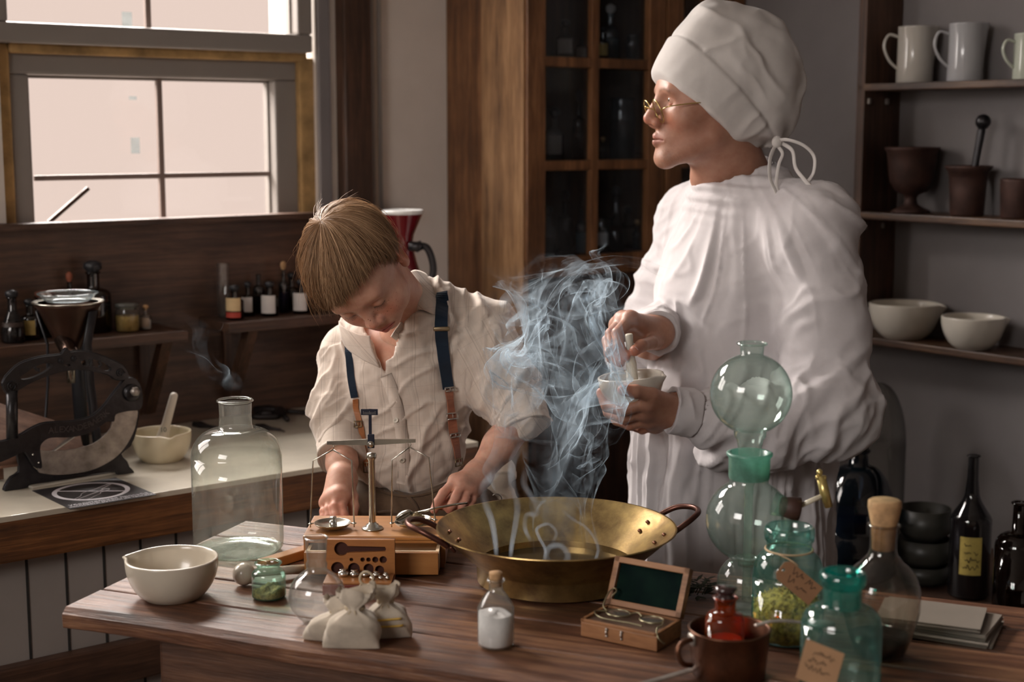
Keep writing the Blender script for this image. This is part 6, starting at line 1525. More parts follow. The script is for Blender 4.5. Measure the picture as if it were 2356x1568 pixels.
buckle(1031, 897, .019, .006, SVF); buckle(1037, 957, .021, .010, SVF); buckle(1043, 1000, .021, .006, SVF); buckle(1050, 1062, .018, .012, OB)
strap('brace_strap', [(802, 795), (803, 820), (806, 855), (810, 885), (815, 915)], .0125, NAVY)
strap('brace_leather_tab', [(816, 918), (822, 950), (830, 985), (836, 1025), (846, 1070)], .0095, LEA2, .002)
buckle(822, 975, .012, .010, OB); buckle(846, 1072, .012, .018, OB)
# ---- trousers
TR = cloth('brown_trousers', (.145, .092, .055), (.085, .052, .032), .2, 1300, .5, .85)
St = Solid(); 
St.ell(PB(935, 1150, 2.575), (.120, .108, .070), .02)
hipL, hipR = np.array((-.105, 2.57, .80)), np.array((-.245, 2.57, .80))
St.cap(hipL, hipR, .100, .100, .05)
for hp, fx in ((hipL, -.09), (hipR, -.26)): St.cap(hp, (fx, 2.57, .45), .085, .062, .03).cap((fx, 2.57, .45), (fx, 2.58, .09), .062, .052, .02)
wz0 = hemz + .002
St.both(lambda p: p[:, 2] - (wz0 + .085 * np.abs((p[:, 0] + .175) / .12) ** 1.6 * .55), .004)
St.both(lambda p: .07 - p[:, 2], .004)
V, F = polygonise(St, (-.42, 2.40, .04), (.10, 2.74, 1.05), .0048, 1); N = vnormals(V, F)
wb = np.stack([fbm(V * 10, 1), fbm(V * 10, 2), fbm(V * 10, 3)], 1); dz = wz0 - V[:, 2]
V = V + N * (.007 * ridge(np.stack([V[:, 0] * 24, V[:, 1] * 10, V[:, 2] * 9], 1) + wb * .8, 15, .8) * np.clip(dz / .03, .2, 1) + .003 * (np.abs(dz - .036) < .003) * -1)[:, None]
np_mesh('trousers', relax(V, F, 1, .4), F, TR, BOY, BO)
TB_ = bvh_of(V, F)
for pts, w_ in (([(820, 1098), (860, 1122), (915, 1140), (975, 1138), (1030, 1115)], .0022), ([(905, 1128), (935, 1140), (958, 1165), (965, 1195)], .0018), ([(868, 1180), (900, 1176), (930, 1182)], .0018)):
    V_, F_, C_, N_ = ribbon(TB_, pts, .006, .0005, .0016); mesh('trouser_seam', [v - Vector(BO) for v in V_], F_, TR, BOY)
# shoes, standing on the floor
SH = plain('boy_shoe', (.03, .02, .015), .4)
for fx in (-.09, -.26):
    s_ = Solid(); s_.ell((fx, 2.57, .045), (.042, .055, .045), .02).ell((fx, 2.50, .032), (.042, .09, .030), .03).both(lambda p: .002 - p[:, 2], .004)
    V, F = polygonise(s_, (fx - .07, 2.38, -.01), (fx + .07, 2.66, .12), .005, 1); V[:, 2] = np.maximum(V[:, 2], 0); np_mesh('shoe', V, F, SH, BOY, BO)
# ---- cream pouch with a leather flap at his hip
pp = Vector(PB(1148, 1105, 2.60)); t = thing('pouch', 'cream cloth pouch with a pink leather flap hanging behind the hand of the boy', 'bag', pp)
s_ = Solid(); s_.ell((0, 0, .02), (.030, .028, .026), .02).ell((-.012, 0, -.01), (.030, .025, .030), .02).ell((.006, 0, -.05), (.034, .024, .03), .02)
V, F = polygonise(s_, (-.07, -.06, -.12), (.07, .06, .09), .003, 1); N = vnormals(V, F); V = V + N * (.006 * ridge(V * 26 + .5 * np.stack([fbm(V * 20, 1)] * 3, 1), 3, .8))[:, None]
np_mesh('cloth', V, F, cloth('pouch_cloth', (.62, .52, .42), None, .2, 1200), t)
g = G(); g.box((.002, -.030, -.048), (.052, .006, .030), .002, M=Matrix.Rotation(.12, 4, 'Y')); g.obj('leather_flap', plain('pink_leather', (.52, .25, .18), .55, var=.3, scale=50, bmp=.3), t)
g = G(); g.lathe([(.0095 + .0012 * math.cos(a), .0012 * math.sin(a)) for a in [2 * PI * k / 8 for k in range(9)]], 24, M=Matrix.Translation((-.004, -.036, -.025)) @ Matrix.Rotation(PI / 2, 4, 'X')); g.obj('ring', SVF, t)
# ---- hair
rn_ = np.random.RandomState(5)
HAIR = bpy.data.materials.new('hair_blond_brown'); HAIR.use_nodes = True; ht = HAIR.node_tree; hbn = ht.nodes['Principled BSDF']
at = ht.nodes.new('ShaderNodeAttribute'); at.attribute_name = 'Col'; ht.links.new(at.outputs['Color'], hbn.inputs['Base Color']); hbn.inputs['Roughness'].default_value = .48; hbn.inputs['Specular IOR Level'].default_value = .18
hbn.inputs['Transmission Weight'].default_value = 0
def skull_pt(th, ph, lift):
    """point on the scalp: th from the whorl, ph around it; front is ph=90 deg"""
    # pole tilted back a little
    a = math.radians(18); d = np.stack([np.sin(th) * np.cos(ph), np.sin(th) * np.sin(ph), np.cos(th)], -1)
    y = d[..., 1] * math.cos(a) - d[..., 2] * math.sin(a); z = d[..., 1] * math.sin(a) + d[..., 2] * math.cos(a)
    d = np.stack([d[..., 0], y, z], -1)
    r = np.array((.0795, .0985, .088)); return d * r * (1 + lift[..., None]) + np.array((0, -.016, .032))
def theta_end(ph):
    f = np.sin(ph)                                   # 1 front, -1 nape
    side = np.cos(ph)                                # +1 person's right
    front = 1.58 + .20 * side; back = 2.35
    e = np.where(f > 0, front + (1.92 - front) * np.clip(1 - f, 0, 1) ** np.where(side < 0, 3.0, 1.2), 1.92 + (back - 1.92) * (-f) ** .8)
    return e
NS, NK = 12500, 15
ph = rn_.uniform(0, 2 * PI, NS); te = theta_end(ph) + rn_.normal(0, .04, NS) + .09 * vnoise(np.stack([np.cos(ph) * 7, np.sin(ph) * 7, ph * 0], 1), 8); t0 = te * rn_.uniform(0, 1, NS) ** 1.1 * .80
t1 = np.where(rn_.uniform(0, 1, NS) < .8, te, t0 + rn_.uniform(.5, 1.1, NS)); t1 = np.maximum(np.minimum(t1, te + .03), t0 + .2)
u = np.linspace(0, 1, NK)[None, :]; th = t0[:, None] + (t1 - t0)[:, None] * u
clump = .65 * vnoise(np.stack([np.cos(ph) * 9, np.sin(ph) * 9, t0 * 2], 1), 3) + .5 * vnoise(np.stack([np.cos(ph) * 22, np.sin(ph) * 22, t0 * 4], 1), 4)
sw = (.24 * clump + rn_.normal(0, .06, NS))[:, None] * (u * 1.0) + .10 * np.sin(th * 2 + clump[:, None] * 3) * .6
swirl = .5 * np.exp(-th * 2.2)
phh = ph[:, None] + sw + swirl - .22 * np.clip(np.sin(ph), 0, 1)[:, None] * np.clip(th - .7, 0, 1)
ly = rn_.uniform(0, 1, NS)[:, None]
lift = .045 + .050 * ly * np.sin(np.clip(u * 1.1, 0, 1) * PI * .5) + .060 * clump[:, None] * np.clip(th, 0, 1) + .016 * np.sin(u * 7 + clump[:, None] * 9) * u + .03 * np.exp(-((th - 1.2) / .6) ** 2)
fly = rn_.uniform(0, 1, NS) > .955
lift = lift + np.where(fly[:, None], u ** 2 * rn_.uniform(.02, .22, NS)[:, None], 0)
Q = skull_pt(th, phh, lift); Wd = BH + (Q * bs) @ BRm.T
Wd[..., 2] -= (.006 * (u ** 3)) * np.clip((th - 1.1) / .6, 0, 1)
Wd += (fly[:, None] * u ** 2)[..., None] * rn_.normal(0, .006, (NS, 1, 3))
T = np.gradient(Wd, axis=1); T /= np.maximum(np.linalg.norm(T, axis=2), 1e-9)[..., None]
up_ = Wd - (BH + BRm @ np.array((0, -.016, .032)) * bs); up_ /= np.linalg.norm(up_, axis=2)[..., None]
S1_ = np.cross(T, up_); S1_ /= np.maximum(np.linalg.norm(S1_, axis=2), 1e-9)[..., None]; S2_ = np.cross(S1_, T)
rad = (.00036 * (1 - .75 * u ** 3))[..., None] * rn_.uniform(.7, 1.25, NS)[:, None, None]
ring_ = [Wd + rad * (S1_ * math.cos(a) + S2_ * math.sin(a)) for a in (0, 2.094, 4.189)]
V = np.stack(ring_, 2).reshape(-1, 3)
base_ = (np.arange(NS) * NK * 3)[:, None, None] + (np.arange(NK - 1) * 3)[None, :, None]
k3 = np.arange(3)[None, None, :]; kn = (np.arange(3) + 1)[None, None, :] % 3
F = np.stack([base_ + k3, base_ + kn, base_ + 3 + kn, base_ + 3 + k3], -1).reshape(-1, 4)
cc = rn_.uniform(0, 1, NS); cA = np.array((.11, .055, .026)); cB = np.array((.50, .31, .175)); mixv = np.clip(.22 + .42 * cc + .55 * clump, 0, 1)[:, None]
hc = cA * (1 - mixv) + cB * mixv; hc = np.repeat(hc, NK * 3, axis=0)
np_mesh('hair', V, F, HAIR, BOY, BO, hc)
# the mass of hair beneath the loose strands
thg, phg = np.meshgrid(np.linspace(0.001, 1, 50), np.linspace(0, 2 * PI, 97)[:-1], indexing='ij')
thv = thg * (theta_end(phg) - .04); Q = skull_pt(thv, phg, .045 + .03 * np.exp(-((thv - 1.2) / .6) ** 2) + .012 * vnoise(np.stack([np.cos(phg) * 14, np.sin(phg) * 14, thv * 2], -1).reshape(-1, 3), 3).reshape(thv.shape) - .05 * np.clip((thg - .93) / .07, 0, 1))
V = (BH + (Q * bs) @ BRm.T).reshape(-1, 3); n1, n2 = thg.shape
F = np.array([(i * n2 + j, i * n2 + (j + 1) % n2, (i + 1) * n2 + (j + 1) % n2, (i + 1) * n2 + j) for i in range(n1 - 1) for j in range(n2)])
np_mesh('hair_base', V, F, HAIR, BOY, BO, np.tile(np.array((.20, .11, .055)), (len(V), 1)))
# ================================================================== the man
MO = np.array((.46, 2.80, 0.0)); MAN = thing('person', 'man in a white gown and tied white cap grinding with a mortar in his hands', 'person', MO)
MH = PB(1622, 236, 2.72); MRm = frame((-.985, -.17, .0), (.0, 0, 1)); ms = 1.0
mnk = PB(1708, 430, 2.78)
Sm = head_solid(MH, MRm, ms, False, mnk, (.054, .062), (0, 0))
Sm.cap(PB(1655, 345, 2.72), PB(1625, 410, 2.76), .030, .030, .03)
V, F = polygonise(Sm, MH + np.array((-.15, -.17, -.24)), MH + np.array((.20, .20, .14)), .0021, 2)
mh_ = (V, F, head_colors(V, MH, MRm, ms, SKM, LIPM))
msL, msR = PB(1875, 520, 2.62), PB(1592, 492, 2.93)
ct = Solid(); ct.cap(msL, msR, .055, .05, .08).cap(PB(1715, 480, 2.78), PB(1730, 700, 2.78), .09, .12, .05).cap(PB(1730, 700, 2.78), PB(1720, 1150, 2.80), .12, .12, .05)
ct.cap((.42, 2.80, .85), (.42, 2.80, .45), .085, .06, .04).cap((.54, 2.80, .85), (.54, 2.80, .45), .085, .06, .04).cap((.42, 2.80, .45), (.42, 2.80, .08), .06, .045).cap((.54, 2.80, .45), (.54, 2.80, .08), .06, .045)
V, F = polygonise(ct, (.15, 2.50, -.0), (.75, 3.1, 1.5), .012, 1); mt_ = (V, F, np.tile(np.array(SKM), (len(V), 1)))
# left hand, palm up under the mortar
a1 = Solid(); w1 = PB(1562, 944, 2.515); e1_ = PB(1880, 945, 2.53)
a1.cap(e1_, w1, .030, .0265, .01)
k1 = [PB(1492, 925, 2.475), PB(1486, 944, 2.495), PB(1494, 962, 2.515), PB(1508, 975, 2.535)]
f1 = [[k1[0], PB(1432, 942, 2.480), PB(1397, 934, 2.505), PB(1384, 903, 2.525)],
      [k1[1], PB(1434, 960, 2.505), PB(1402, 948, 2.540), PB(1390, 920, 2.560)],
      [k1[2], PB(1450, 976, 2.525), PB(1420, 966, 2.565), PB(1404, 942, 2.590)],
      [k1[3], PB(1478, 986, 2.545), PB(1452, 978, 2.580), PB(1436, 960, 2.600)]]
hand_solid(a1, w1, k1, f1, ([PB(1540, 925, 2.490), PB(1500, 908, 2.462), PB(1462, 900, 2.447), PB(1434, 897, 2.442)], .0112), (.0250, .0155), (.0112, .0115, .0108, .0096), .012)
V, F = polygonise(a1, PB(1375, 1010, 2.46) - .03, PB(1640, 870, 2.62) + np.array((.02, .02, .03)), .0022, 2)
h1_ = (V, F, hand_cols(V, SKM, [c[-1] for c in f1] + [PB(1434, 897, 2.442)], [c[1] for c in f1] + k1))
# right hand holding the pestle from above
a2 = Solid(); w2 = PB(1512, 764, 2.635); e2_ = PB(1490, 860, 2.90)
a2.cap(e2_, w2, .036, .026, .01)
k2 = [PB(1450, 735, 2.560), PB(1434, 737, 2.590), PB(1424, 748, 2.618), PB(1422, 764, 2.640)]
f2 = [[k2[0], PB(1421, 766, 2.525), PB(1424, 797, 2.508), PB(1437, 820, 2.502)],
      [k2[1], PB(1406, 768, 2.560), PB(1409, 803, 2.535), PB(1428, 827, 2.522)],
      [k2[2], PB(1398, 783, 2.592), PB(1402, 812, 2.566), PB(1424, 832, 2.545)],
      [k2[3], PB(1400, 803, 2.620), PB(1406, 824, 2.600), PB(1428, 835, 2.575)]]
hand_solid(a2, w2, k2, f2, ([PB(1508, 786, 2.598), PB(1498, 788, 2.550), PB(1476, 795, 2.512), PB(1461, 806, 2.492)], .0108), (.0245, .0155), (.0108, .0110, .0104, .0092), .012)
V, F = polygonise(a2, PB(1385, 850, 2.47) - .02, PB(1560, 690, 2.80) + np.array((.03, .0, .03)), .0022, 2)
h2_ = (V, F, hand_cols(V, SKM, [c[-1] for c in f2] + [PB(1461, 806, 2.492)], [c[1] for c in f2] + k2))
V, F, C = join(mh_, mt_, h1_, h2_); np_mesh('body', V, F, MS, MAN, MO, C)
nail(MAN, MO, PB(1461, 806, 2.492), PB(1461, 806, 2.492) - PB(1476, 795, 2.512), (.2, -.8, .5), .0088, NAIL)
nail(MAN, MO, PB(1436, 897, 2.442), PB(1434, 897, 2.442) - PB(1462, 900, 2.447), (-.3, -.6, .7), .0090, NAIL)
# open eyes and brows
EW = plain('eye_white', (.62, .56, .52), .15, coat=.6); EI = plain('iris', (.10, .07, .045), .15, coat=.8)
for q in (-1, 1):
    c = Vector(MH + MRm @ np.array((q * .0315, .0645, .004)) - MO); g = G(); g.ball(c, .0128, 20); e = g.obj('eyeball', EW, MAN)
    d = Vector(MRm @ np.array((0, 1, .05))).normalized(); g = G(); g.ball(c + d * .0085, .0055, 14); g.obj('iris', EI, e)
    s_ = Solid(); wl = lambda x, y, z: MH + MRm @ np.array((x, y, z))
    s_.ell(wl(q * .0315, .0645, .004), .0141).cut(lambda p: (lambda t: np.maximum(np.abs(t[:, 2] - .0035) - .0060 + np.abs(t[:, 0] - q * .0315) * .16, -(t[:, 1] - .054)))((p - MH) @ MRm), .001)
    lo_ = np.array(c) + MO; V, F = polygonise(s_, lo_ - .018, lo_ + .018, .0011, 1)
    np_mesh('eyelids', V, F, MS, MAN, MO, np.tile(np.array(SKM) * (1, .82, .78), (len(V), 1)))
# ---- gown
GOWN = cloth('white_linen_gown', (.62, .585, .59), (.58, .545, .55), .25, 1100, .3, .85)
Sg = Solid()
Sg.cap(PB(1700, 470, 2.78), PB(1715, 640, 2.78), .085, .150, .05)
Sg.cap(msR, PB(1690, 470, 2.80), .050, .075, .06).cap(PB(1720, 470, 2.76), msL, .080, .068, .06)
Sg.cap(PB(1715, 640, 2.78), PB(1690, 1000, 2.80), .150, .165, .05)
Sg.cap(PB(1698, 1000, 2.80), (.435, 2.82, .55), .168, .19, .05)
Sg.cap(PB(1600, 900, 2.70), PB(1585, 1250, 2.72), .085, .100, .08)
eL_ = PB(1905, 935, 2.58)
Sg.cap(msL, PB(1898, 740, 2.60), .068, .070, .05).cap(PB(1898, 740, 2.60), eL_, .070, .073, .04)
Sg.cap(eL_, PB(1740, 975, 2.54), .073, .060, .04).cap(PB(1740, 975, 2.54), PB(1575, 948, 2.515), .062, .033, .03)
Sg.cap(PB(1760, 1010, 2.56), PB(1650, 1040, 2.56), .055, .030, .04)
eR_ = PB(1470, 812, 2.93)
Sg.cap(msR, PB(1545, 640, 2.94), .056, .060, .05).cap(PB(1545, 640, 2.94), eR_, .060, .062, .03)
Sg.cap(eR_, PB(1512, 752, 2.74), .060, .042, .03).cap(PB(1512, 752, 2.74), PB(1511, 764, 2.650), .042, .036, .01)
Sg.both(lambda p: .28 - p[:, 2], .01)
# cuffs are open: hollow where the wrists come out
Sg.cut(lambda p: d_cap(p, PB(1600, 948, 2.515), PB(1500, 940, 2.50), .030, .034), .004)
Sg.cut(lambda p: d_cap(p, PB(1512, 758, 2.69), PB(1511, 766, 2.58), .031, .035), .004)
def neckcut(p):
    n = np.array((-.42, -.26, .87)); n /= np.linalg.norm(n); return d_cap(p, PB(1690, 372, 2.755), PB(1697, 432, 2.77), .064, .064)
Sg.cut(neckcut, .010)
V, F = polygonise(Sg, (.10, 2.34, .24), (.84, 3.12, 1.50), .0044, 1); N = vnormals(V, F)
q = V - np.array((.43, 2.78, 1.25)); wob = np.stack([fbm(V * 6, 1), fbm(V * 6, 2), fbm(V * 6, 3)], 1)
def bone(V, a, b): 
    a = np.array(a); b = np.array(b); t, r = seg_param(V, a, b); return t, r
t1_, r1_ = bone(V, msL, eL_); t2_, r2_ = bone(V, eL_, PB(1575, 948, 2.515)); t3_, r3_ = bone(V, msR, eR_); t4_, r4_ = bone(V, eR_, PB(1537, 764, 2.655))
i1 = np.clip((.125 - r1_) / .03, 0, 1) * np.clip((t1_ - .02) / .35, 0, 1) * np.clip((PB(0, 0, 2.66)[1] - V[:, 1]) / .10, 0, 1); i2 = np.clip((.115 - r2_) / .03, 0, 1) * np.clip((2.69 - V[:, 1]) / .06, 0, 1); i3 = np.clip((.085 - r3_) / .02, 0, 1) * np.clip((t3_ - .02) / .25, 0, 1); i4 = np.clip((.08 - r4_) / .02, 0, 1)
iT = 1 - np.maximum(np.maximum(i1, i2), np.maximum(i3, i4))
ang = np.arctan2(q[:, 1], q[:, 0])
low = np.clip((1.05 - V[:, 2]) / .1, 0, 1)
# long folds running from the shoulder down to the hands, then straight drapes below
c0_ = PB(1690, 300, 2.78); fa_ = np.arctan2(V[:, 0] - c0_[0], c0_[2] - V[:, 2]); fr0 = np.hypot(V[:, 0] - c0_[0], c0_[2] - V[:, 2])
f1c = np.stack([fa_ * 7.5 + q[:, 1] * 5, q[:, 1] * 4, fr0 * 2.6], 1)
f2c = np.stack([ang * 3.6 * (1 + 0 * q[:, 0]), V[:, 2] * 1.3, np.zeros(len(V))], 1)
dn = iT * (1 - low) * np.clip((fr0 - .13) / .12, .15, 1) * (.0150 * ridge(f1c + wob * .35, 5, .8) + .0075 * ridge(f1c * np.array((2.2, 1, 1.3)) + wob * .5, 9, .85) + .004 * fbm(f1c * .5, 3, 2))
dn += iT * low * (.020 * ridge(f2c * 1.5 + wob * .35, 15, .6) + .010 * ridge(f2c * 2.9 + wob * .6, 19, .8))
for (a, b, w_, sd, am, fr_) in ((msL, eL_, i1, 31, .008, 8), (eL_, PB(1575, 948, 2.515), i2, 41, .014, 13), (msR, eR_, i3, 51, .007, 15), (eR_, PB(1537, 764, 2.655), i4, 61, .006, 20)):
    a = np.array(a); ax = np.array(b) - a; L_ = np.linalg.norm(ax); ax /= L_; t = (V - a) @ ax; pr = V - a - t[:, None] * ax
    st = np.clip(t / L_, 0, 1) if sd == 41 else .5
    cc = np.stack([pr[:, 0] * fr_ * .6 + t * fr_ * .75, pr[:, 1] * fr_ * .7, t * fr_ * 1.2 + pr[:, 2] * fr_ * .8], 1) + wob * .8
    dn += w_ * (am * ridge(cc, sd, .65) + am * .55 * ridge(cc * 1.9, sd + 2, .8) + am * .4 * fbm(cc * .6, sd + 4, 2)) * (.7 + .6 * st if sd == 41 else 1)
nr = np.linalg.norm(V - PB(1697, 415, 2.765), axis=1); dn += .004 * np.sin((V @ np.array((.2, .1, 1.0))) * 260 + wob[:, 0] * 6) * np.exp(-((nr - .085) / .03) ** 2)
cuffd = np.minimum(np.linalg.norm(V - PB(1575, 948, 2.515), axis=1), np.linalg.norm(V - PB(1537, 764, 2.655), axis=1)); dn *= np.clip(cuffd / .05, .25, 1); dn += .0022 * ridge(V * np.array((26, 22, 16)) + wob * 1.2, 77, .9) * np.clip(cuffd / .08, .3, 1)
V = relax(V + N * (dn - .004)[:, None], F, 2, .4)
np_mesh('gown', V, F, GOWN, MAN, MO)
GB = bvh_of(V, F)
# standing collar band and the shoulder seam
ncc = np.array(P(1700, 418, 2.765)); ring_pts = []
nrm_ = Vector((-.32, -.28, .90)).normalized(); ux = nrm_.cross(Vector((0, 1, 0))).normalized(); uy = nrm_.cross(ux)
g = G(); V_ = []; F_ = []; n_ = 64
for k in range(n_):
    a = 2 * PI * k / n_; d = ux * math.cos(a) * 1.12 + uy * math.sin(a)
    for (r, h) in ((.068, -.010), (.0665, .010), (.0650, .0145), (.0620, .010), (.0615, -.010)): V_.append(Vector(ncc - MO) + d * (r + .0012 * math.sin(9 * a)) + nrm_ * (h + .0015 * math.sin(5 * a)))
for k in range(n_):
    for j in range(5): F_.append((k * 5 + j, ((k + 1) % n_) * 5 + j, ((k + 1) % n_) * 5 + (j + 1) % 5, k * 5 + (j + 1) % 5))
g.add(V_, F_); g.obj('collar', GOWN, MAN)
for cpt, rr, nm in (((1573, 948, 2.513), .0335, 'a'), ((1537, 764, 2.652), .0330, 'b')):
    pass
cuff(PB(1545, 941, 2.51), PB(1592, 951, 2.52), .0355, .0385, 'gown_cuff', GOWN, 81, thick=.0016, parent=MAN, off=MO)
cuff(PB(1513, 764, 2.630), PB(1511, 756, 2.70), .0335, .0385, 'gown_cuff', GOWN, 91, thick=.0022, parent=MAN, off=MO)
# ---- cap
CAPM = cloth('white_cap_cloth', (.62, .585, .555), (.58, .545, .52), .25, 1100, .3, .85)
HP = lambda px, py, lat=0.0: MH * 0 + np.array(P(px, py, 2.72)) - MRm[:, 0] * 0 + MRm[:, 0] * lat
fx = MRm[:, 1] * np.array((1, 1, 0)); 
def hl(px, py):                                       # photo point on the head's own middle plane -> (forward, up)
    p = PB(px, py, 2.72) - MH; return (-p[0]) / .985, p[2]
def L2(p): return ((p - MH) @ MRm)
def hell(px, py, r, lat=0): f, u_ = hl(px, py); return MH + MRm @ np.array((lat, f, u_)), r
Sc = Solid()
for (px, py, r, k) in ((1640, 192, (.088, .108, .116), .02), (1702, 165, (.088, .098, .116), .04), (1755, 215, (.075, .068, .090), .04), (1622, 92, (.064, .058, .066), .03)):
    c, r = hell(px, py, r); Sc.ell(c, r, k, MRm)
def line_side(p, a, b):
    fa, ua = hl(*a); fb, ub = hl(*b); q = L2(p); e = np.array((fb - fa, ub - ua)); e /= np.linalg.norm(e); return (q[:, 1] - fa) * (-e[1]) + (q[:, 2] - ua) * e[0]
def lower(p):                                          # positive below the rim of the cap
    return np.minimum(line_side(p, (1490, 158), (1648, 300)), line_side(p, (1600, 262), (1775, 372)))
sgn_test = lower((MH + MRm @ np.array((0, .05, -.12)))[None])[0]
lowf = (lambda p: lower(p)) if sgn_test > 0 else (lambda p: -lower(p))
def rim(p):
    s1 = line_side(p, (1494, 150), (1640, 287)); s2 = line_side(p, (1655, 305), (1775, 366)); s3 = line_side(p, (1745, 362), (1850, 300))
    sg = 1 if sgn_test > 0 else -1; return np.maximum(sg * s1, sg * s2 - .001)
Sc.cut(lambda p: -rim(p), .0) if False else Sc.both(lambda p: rim(p), .003)
Sc.both(lambda p: -(p[:, 2] - (P(1700, 372, 2.72).z)) , .004)
def front(p):
    s = line_side(p, (1487, 163), (1612, 6)); c_ = line_side(np.array([MH]), (1487, 163), (1612, 6))[0]; return s if c_ < 0 else -s
Sc.both(front, .022)
V, F = polygonise(Sc, MH + np.array((-.16, -.16, -.16)), MH + np.array((.22, .20, .24)), .0032, 1); N = vnormals(V, F); q = L2(V)
sg = 1 if sgn_test > 0 else -1
crz = line_side(V, (1552, 83), (1771, 318)) * sg       # >0 below the sewn seam of the band
wob = np.stack([fbm(V * 8, 1), fbm(V * 8, 2), fbm(V * 8, 3)], 1)
band = np.clip((crz + .002) / .004, 0, 1)
al_ = q[:, 1] * .66 + q[:, 2] * .75; ac = q[:, 1] * -.75 + q[:, 2] * .66
dn = band * .0035 + (1 - band) * (.0085 * ridge(np.stack([al_ * 8, q[:, 0] * 9, ac * 15], 1) + wob * .8, 7, .7) + .007 * fbm(q * 15, 5, 2)) + band * (.0055 * ridge(np.stack([(al_) * 26, q[:, 0] * 10, ac * 7], 1) + wob * .5, 11, .75) * np.clip(np.abs(q[:, 1] - .01) / .05, .3, 1)) - .0025 * np.exp(-(crz / .0025) ** 2)
puck = np.linalg.norm(V - PB(1775, 330, 2.72), axis=1); dn += .007 * np.sin(np.arctan2(q[:, 0], q[:, 2] + .08) * 16) * np.exp(-(puck / .05) ** 2)
V = relax(V + N * dn[:, None], F, 1, .4); np_mesh('cap', V, F, CAPM, MAN, MO)
def tie(pts, w=.0036): 
    pts = [Vector(P(*p)) - Vector(MO) for p in pts]; sp_ = spline(pts, 7); g = G(); g.tube(sp_, [1] * len(sp_), 8, flat=(w, w * .35, Vector((0, 1, .2)))); g.obj('cap_tie', CAPM, MAN)
tie([(1788, 322, 2.66), (1815, 322, 2.63), (1850, 335, 2.62), (1873, 360, 2.62), (1872, 395, 2.615), (1858, 418, 2.62)])
tie([(1790, 326, 2.66), (1822, 345, 2.64), (1830, 385, 2.63), (1850, 412, 2.61), (1880, 445, 2.60), (1908, 468, 2.60)])
tie([(1786, 330, 2.66), (1772, 365, 2.64), (1772, 410, 2.63), (1785, 440, 2.625), (1796, 468, 2.62)])
tie([(1784, 330, 2.66), (1800, 352, 2.645), (1792, 378, 2.64), (1786, 420, 2.63), (1790, 440, 2.625), (1806, 462, 2.62)], .0032)
g = G(); g.ball(Vector(P(1788, 326, 2.655)) - Vector(MO), .010, 12, (1, .8, 1.1)); g.obj('cap_knot', CAPM, MAN)
# ---- his round spectacles
t = thing('spectacles', 'round gold wire spectacles worn low on the nose by the man', 'glasses', MH + MRm @ np.array((0, .1, -.01)))
lo = Vector(t.location); GOLD = plain('gold_wire', (.62, .46, .18), .25, metal=1)
LW = lambda x, y, z: Vector(MH + MRm @ np.array((x, y, z))) - lo
for q in (-1, 1):
    c0 = (q * .031, .096, -.016); g = G(); pts = [LW(c0[0] + .0215 * math.cos(a), c0[1] + .0085 * math.sin(a), c0[2] + .0205 * math.sin(a)) for a in [2 * PI * k / 40 for k in range(41)]]
    g.tube(pts, .0011, 8, cap=False); rm = g.obj('lens_rim', GOLD, t)
    V_ = [LW(c0[0], c0[1], c0[2])] + pts[:-1]; g = G(); g.add(V_, [(0, i + 1, (i + 1) % 40 + 1) for i in range(40)]); g.obj('lens', glass('spectacle_lens', (.96, .95, .90), (.7, .7, .6), .6, .08, .03, .02), rm, False)
    g = G(); g.tube(spline([LW(q * .0525, .096, -.014), LW(q * .068, .086, -.008), LW(q * .077, .04, -.002), LW(q * .080, .0, .0)], 6), .0011, 8); g.obj('temple_arm', GOLD, t)
g = G(); g.tube(spline([LW(-.0095, .097, -.014), LW(-.004, .110, -.008), LW(.004, .110, -.008), LW(.0095, .097, -.014)], 5), .0012, 8); g.obj('bridge', GOLD, t)
# ---- the mortar and pestle in his hands
mc = Vector(P(1457, 931, 2.515)); mc = Vector(P(1457, 930, 2.515))
t = thing('mortar_bowl', 'white mortar with a spout held in both hands of the man', 'bowl', mc)
t.rotation_euler = (0, math.radians(-6), 0)
bowl(t, .0570, .0500, M['ceramic2'], .030, .0042, math.radians(-28))
g = G(); g.lathe([(.0004, .030), (.030, .031), (.042, .034)], 32); g.obj('powder', plain('brown_powder', (.22, .11, .06), .9, var=.4, scale=200), t)
pt_, pb_ = Vector(P(1447, 768, 2.507)), Vector(P(1456, 884, 2.515))
t = thing('pestle', 'white pestle gripped by the man and standing in his mortar', 'pestle', pb_)
g = G(); e = pt_ - pb_; g.tube([e, e * .985, e * .6, e * .5, e * .42, e * .1, Vector((0, 0, 0)), -e * .03], [.0058, .0066, .0070, .0078, .0092, .0100, .0090, .004], 20); g.obj('body', plain('pestle_stone', (.62, .58, .48), .45), t)
# shoes
SH2 = plain('man_shoe', (.02, .016, .014), .4)
for fx_ in (.40, .55):
    s_ = Solid(); s_.ell((fx_, 2.80, .05), (.05, .055, .05), .02).ell((fx_ - .06, 2.78, .035), (.10, .045, .034), .03)
    V, F = polygonise(s_, (fx_ - .19, 2.70, -.02), (fx_ + .08, 2.88, .13), .006, 1); V[:, 2] = np.maximum(V[:, 2], 0); np_mesh('shoe', V, F, SH2, MAN, MO)
TR2 = cloth('dark_trousers', (.03, .028, .03)); s_ = Solid(); s_.cap((.42, 2.80, .55), (.41, 2.80, .08), .085, .065).cap((.54, 2.80, .55), (.55, 2.80, .08), .085, .065, .01)
V, F = polygonise(s_, (.28, 2.65, .0), (.68, 2.95, .66), .008, 1); V[:, 2] = np.maximum(V[:, 2], .03); np_mesh('trousers', V, F, TR2, MAN, MO)
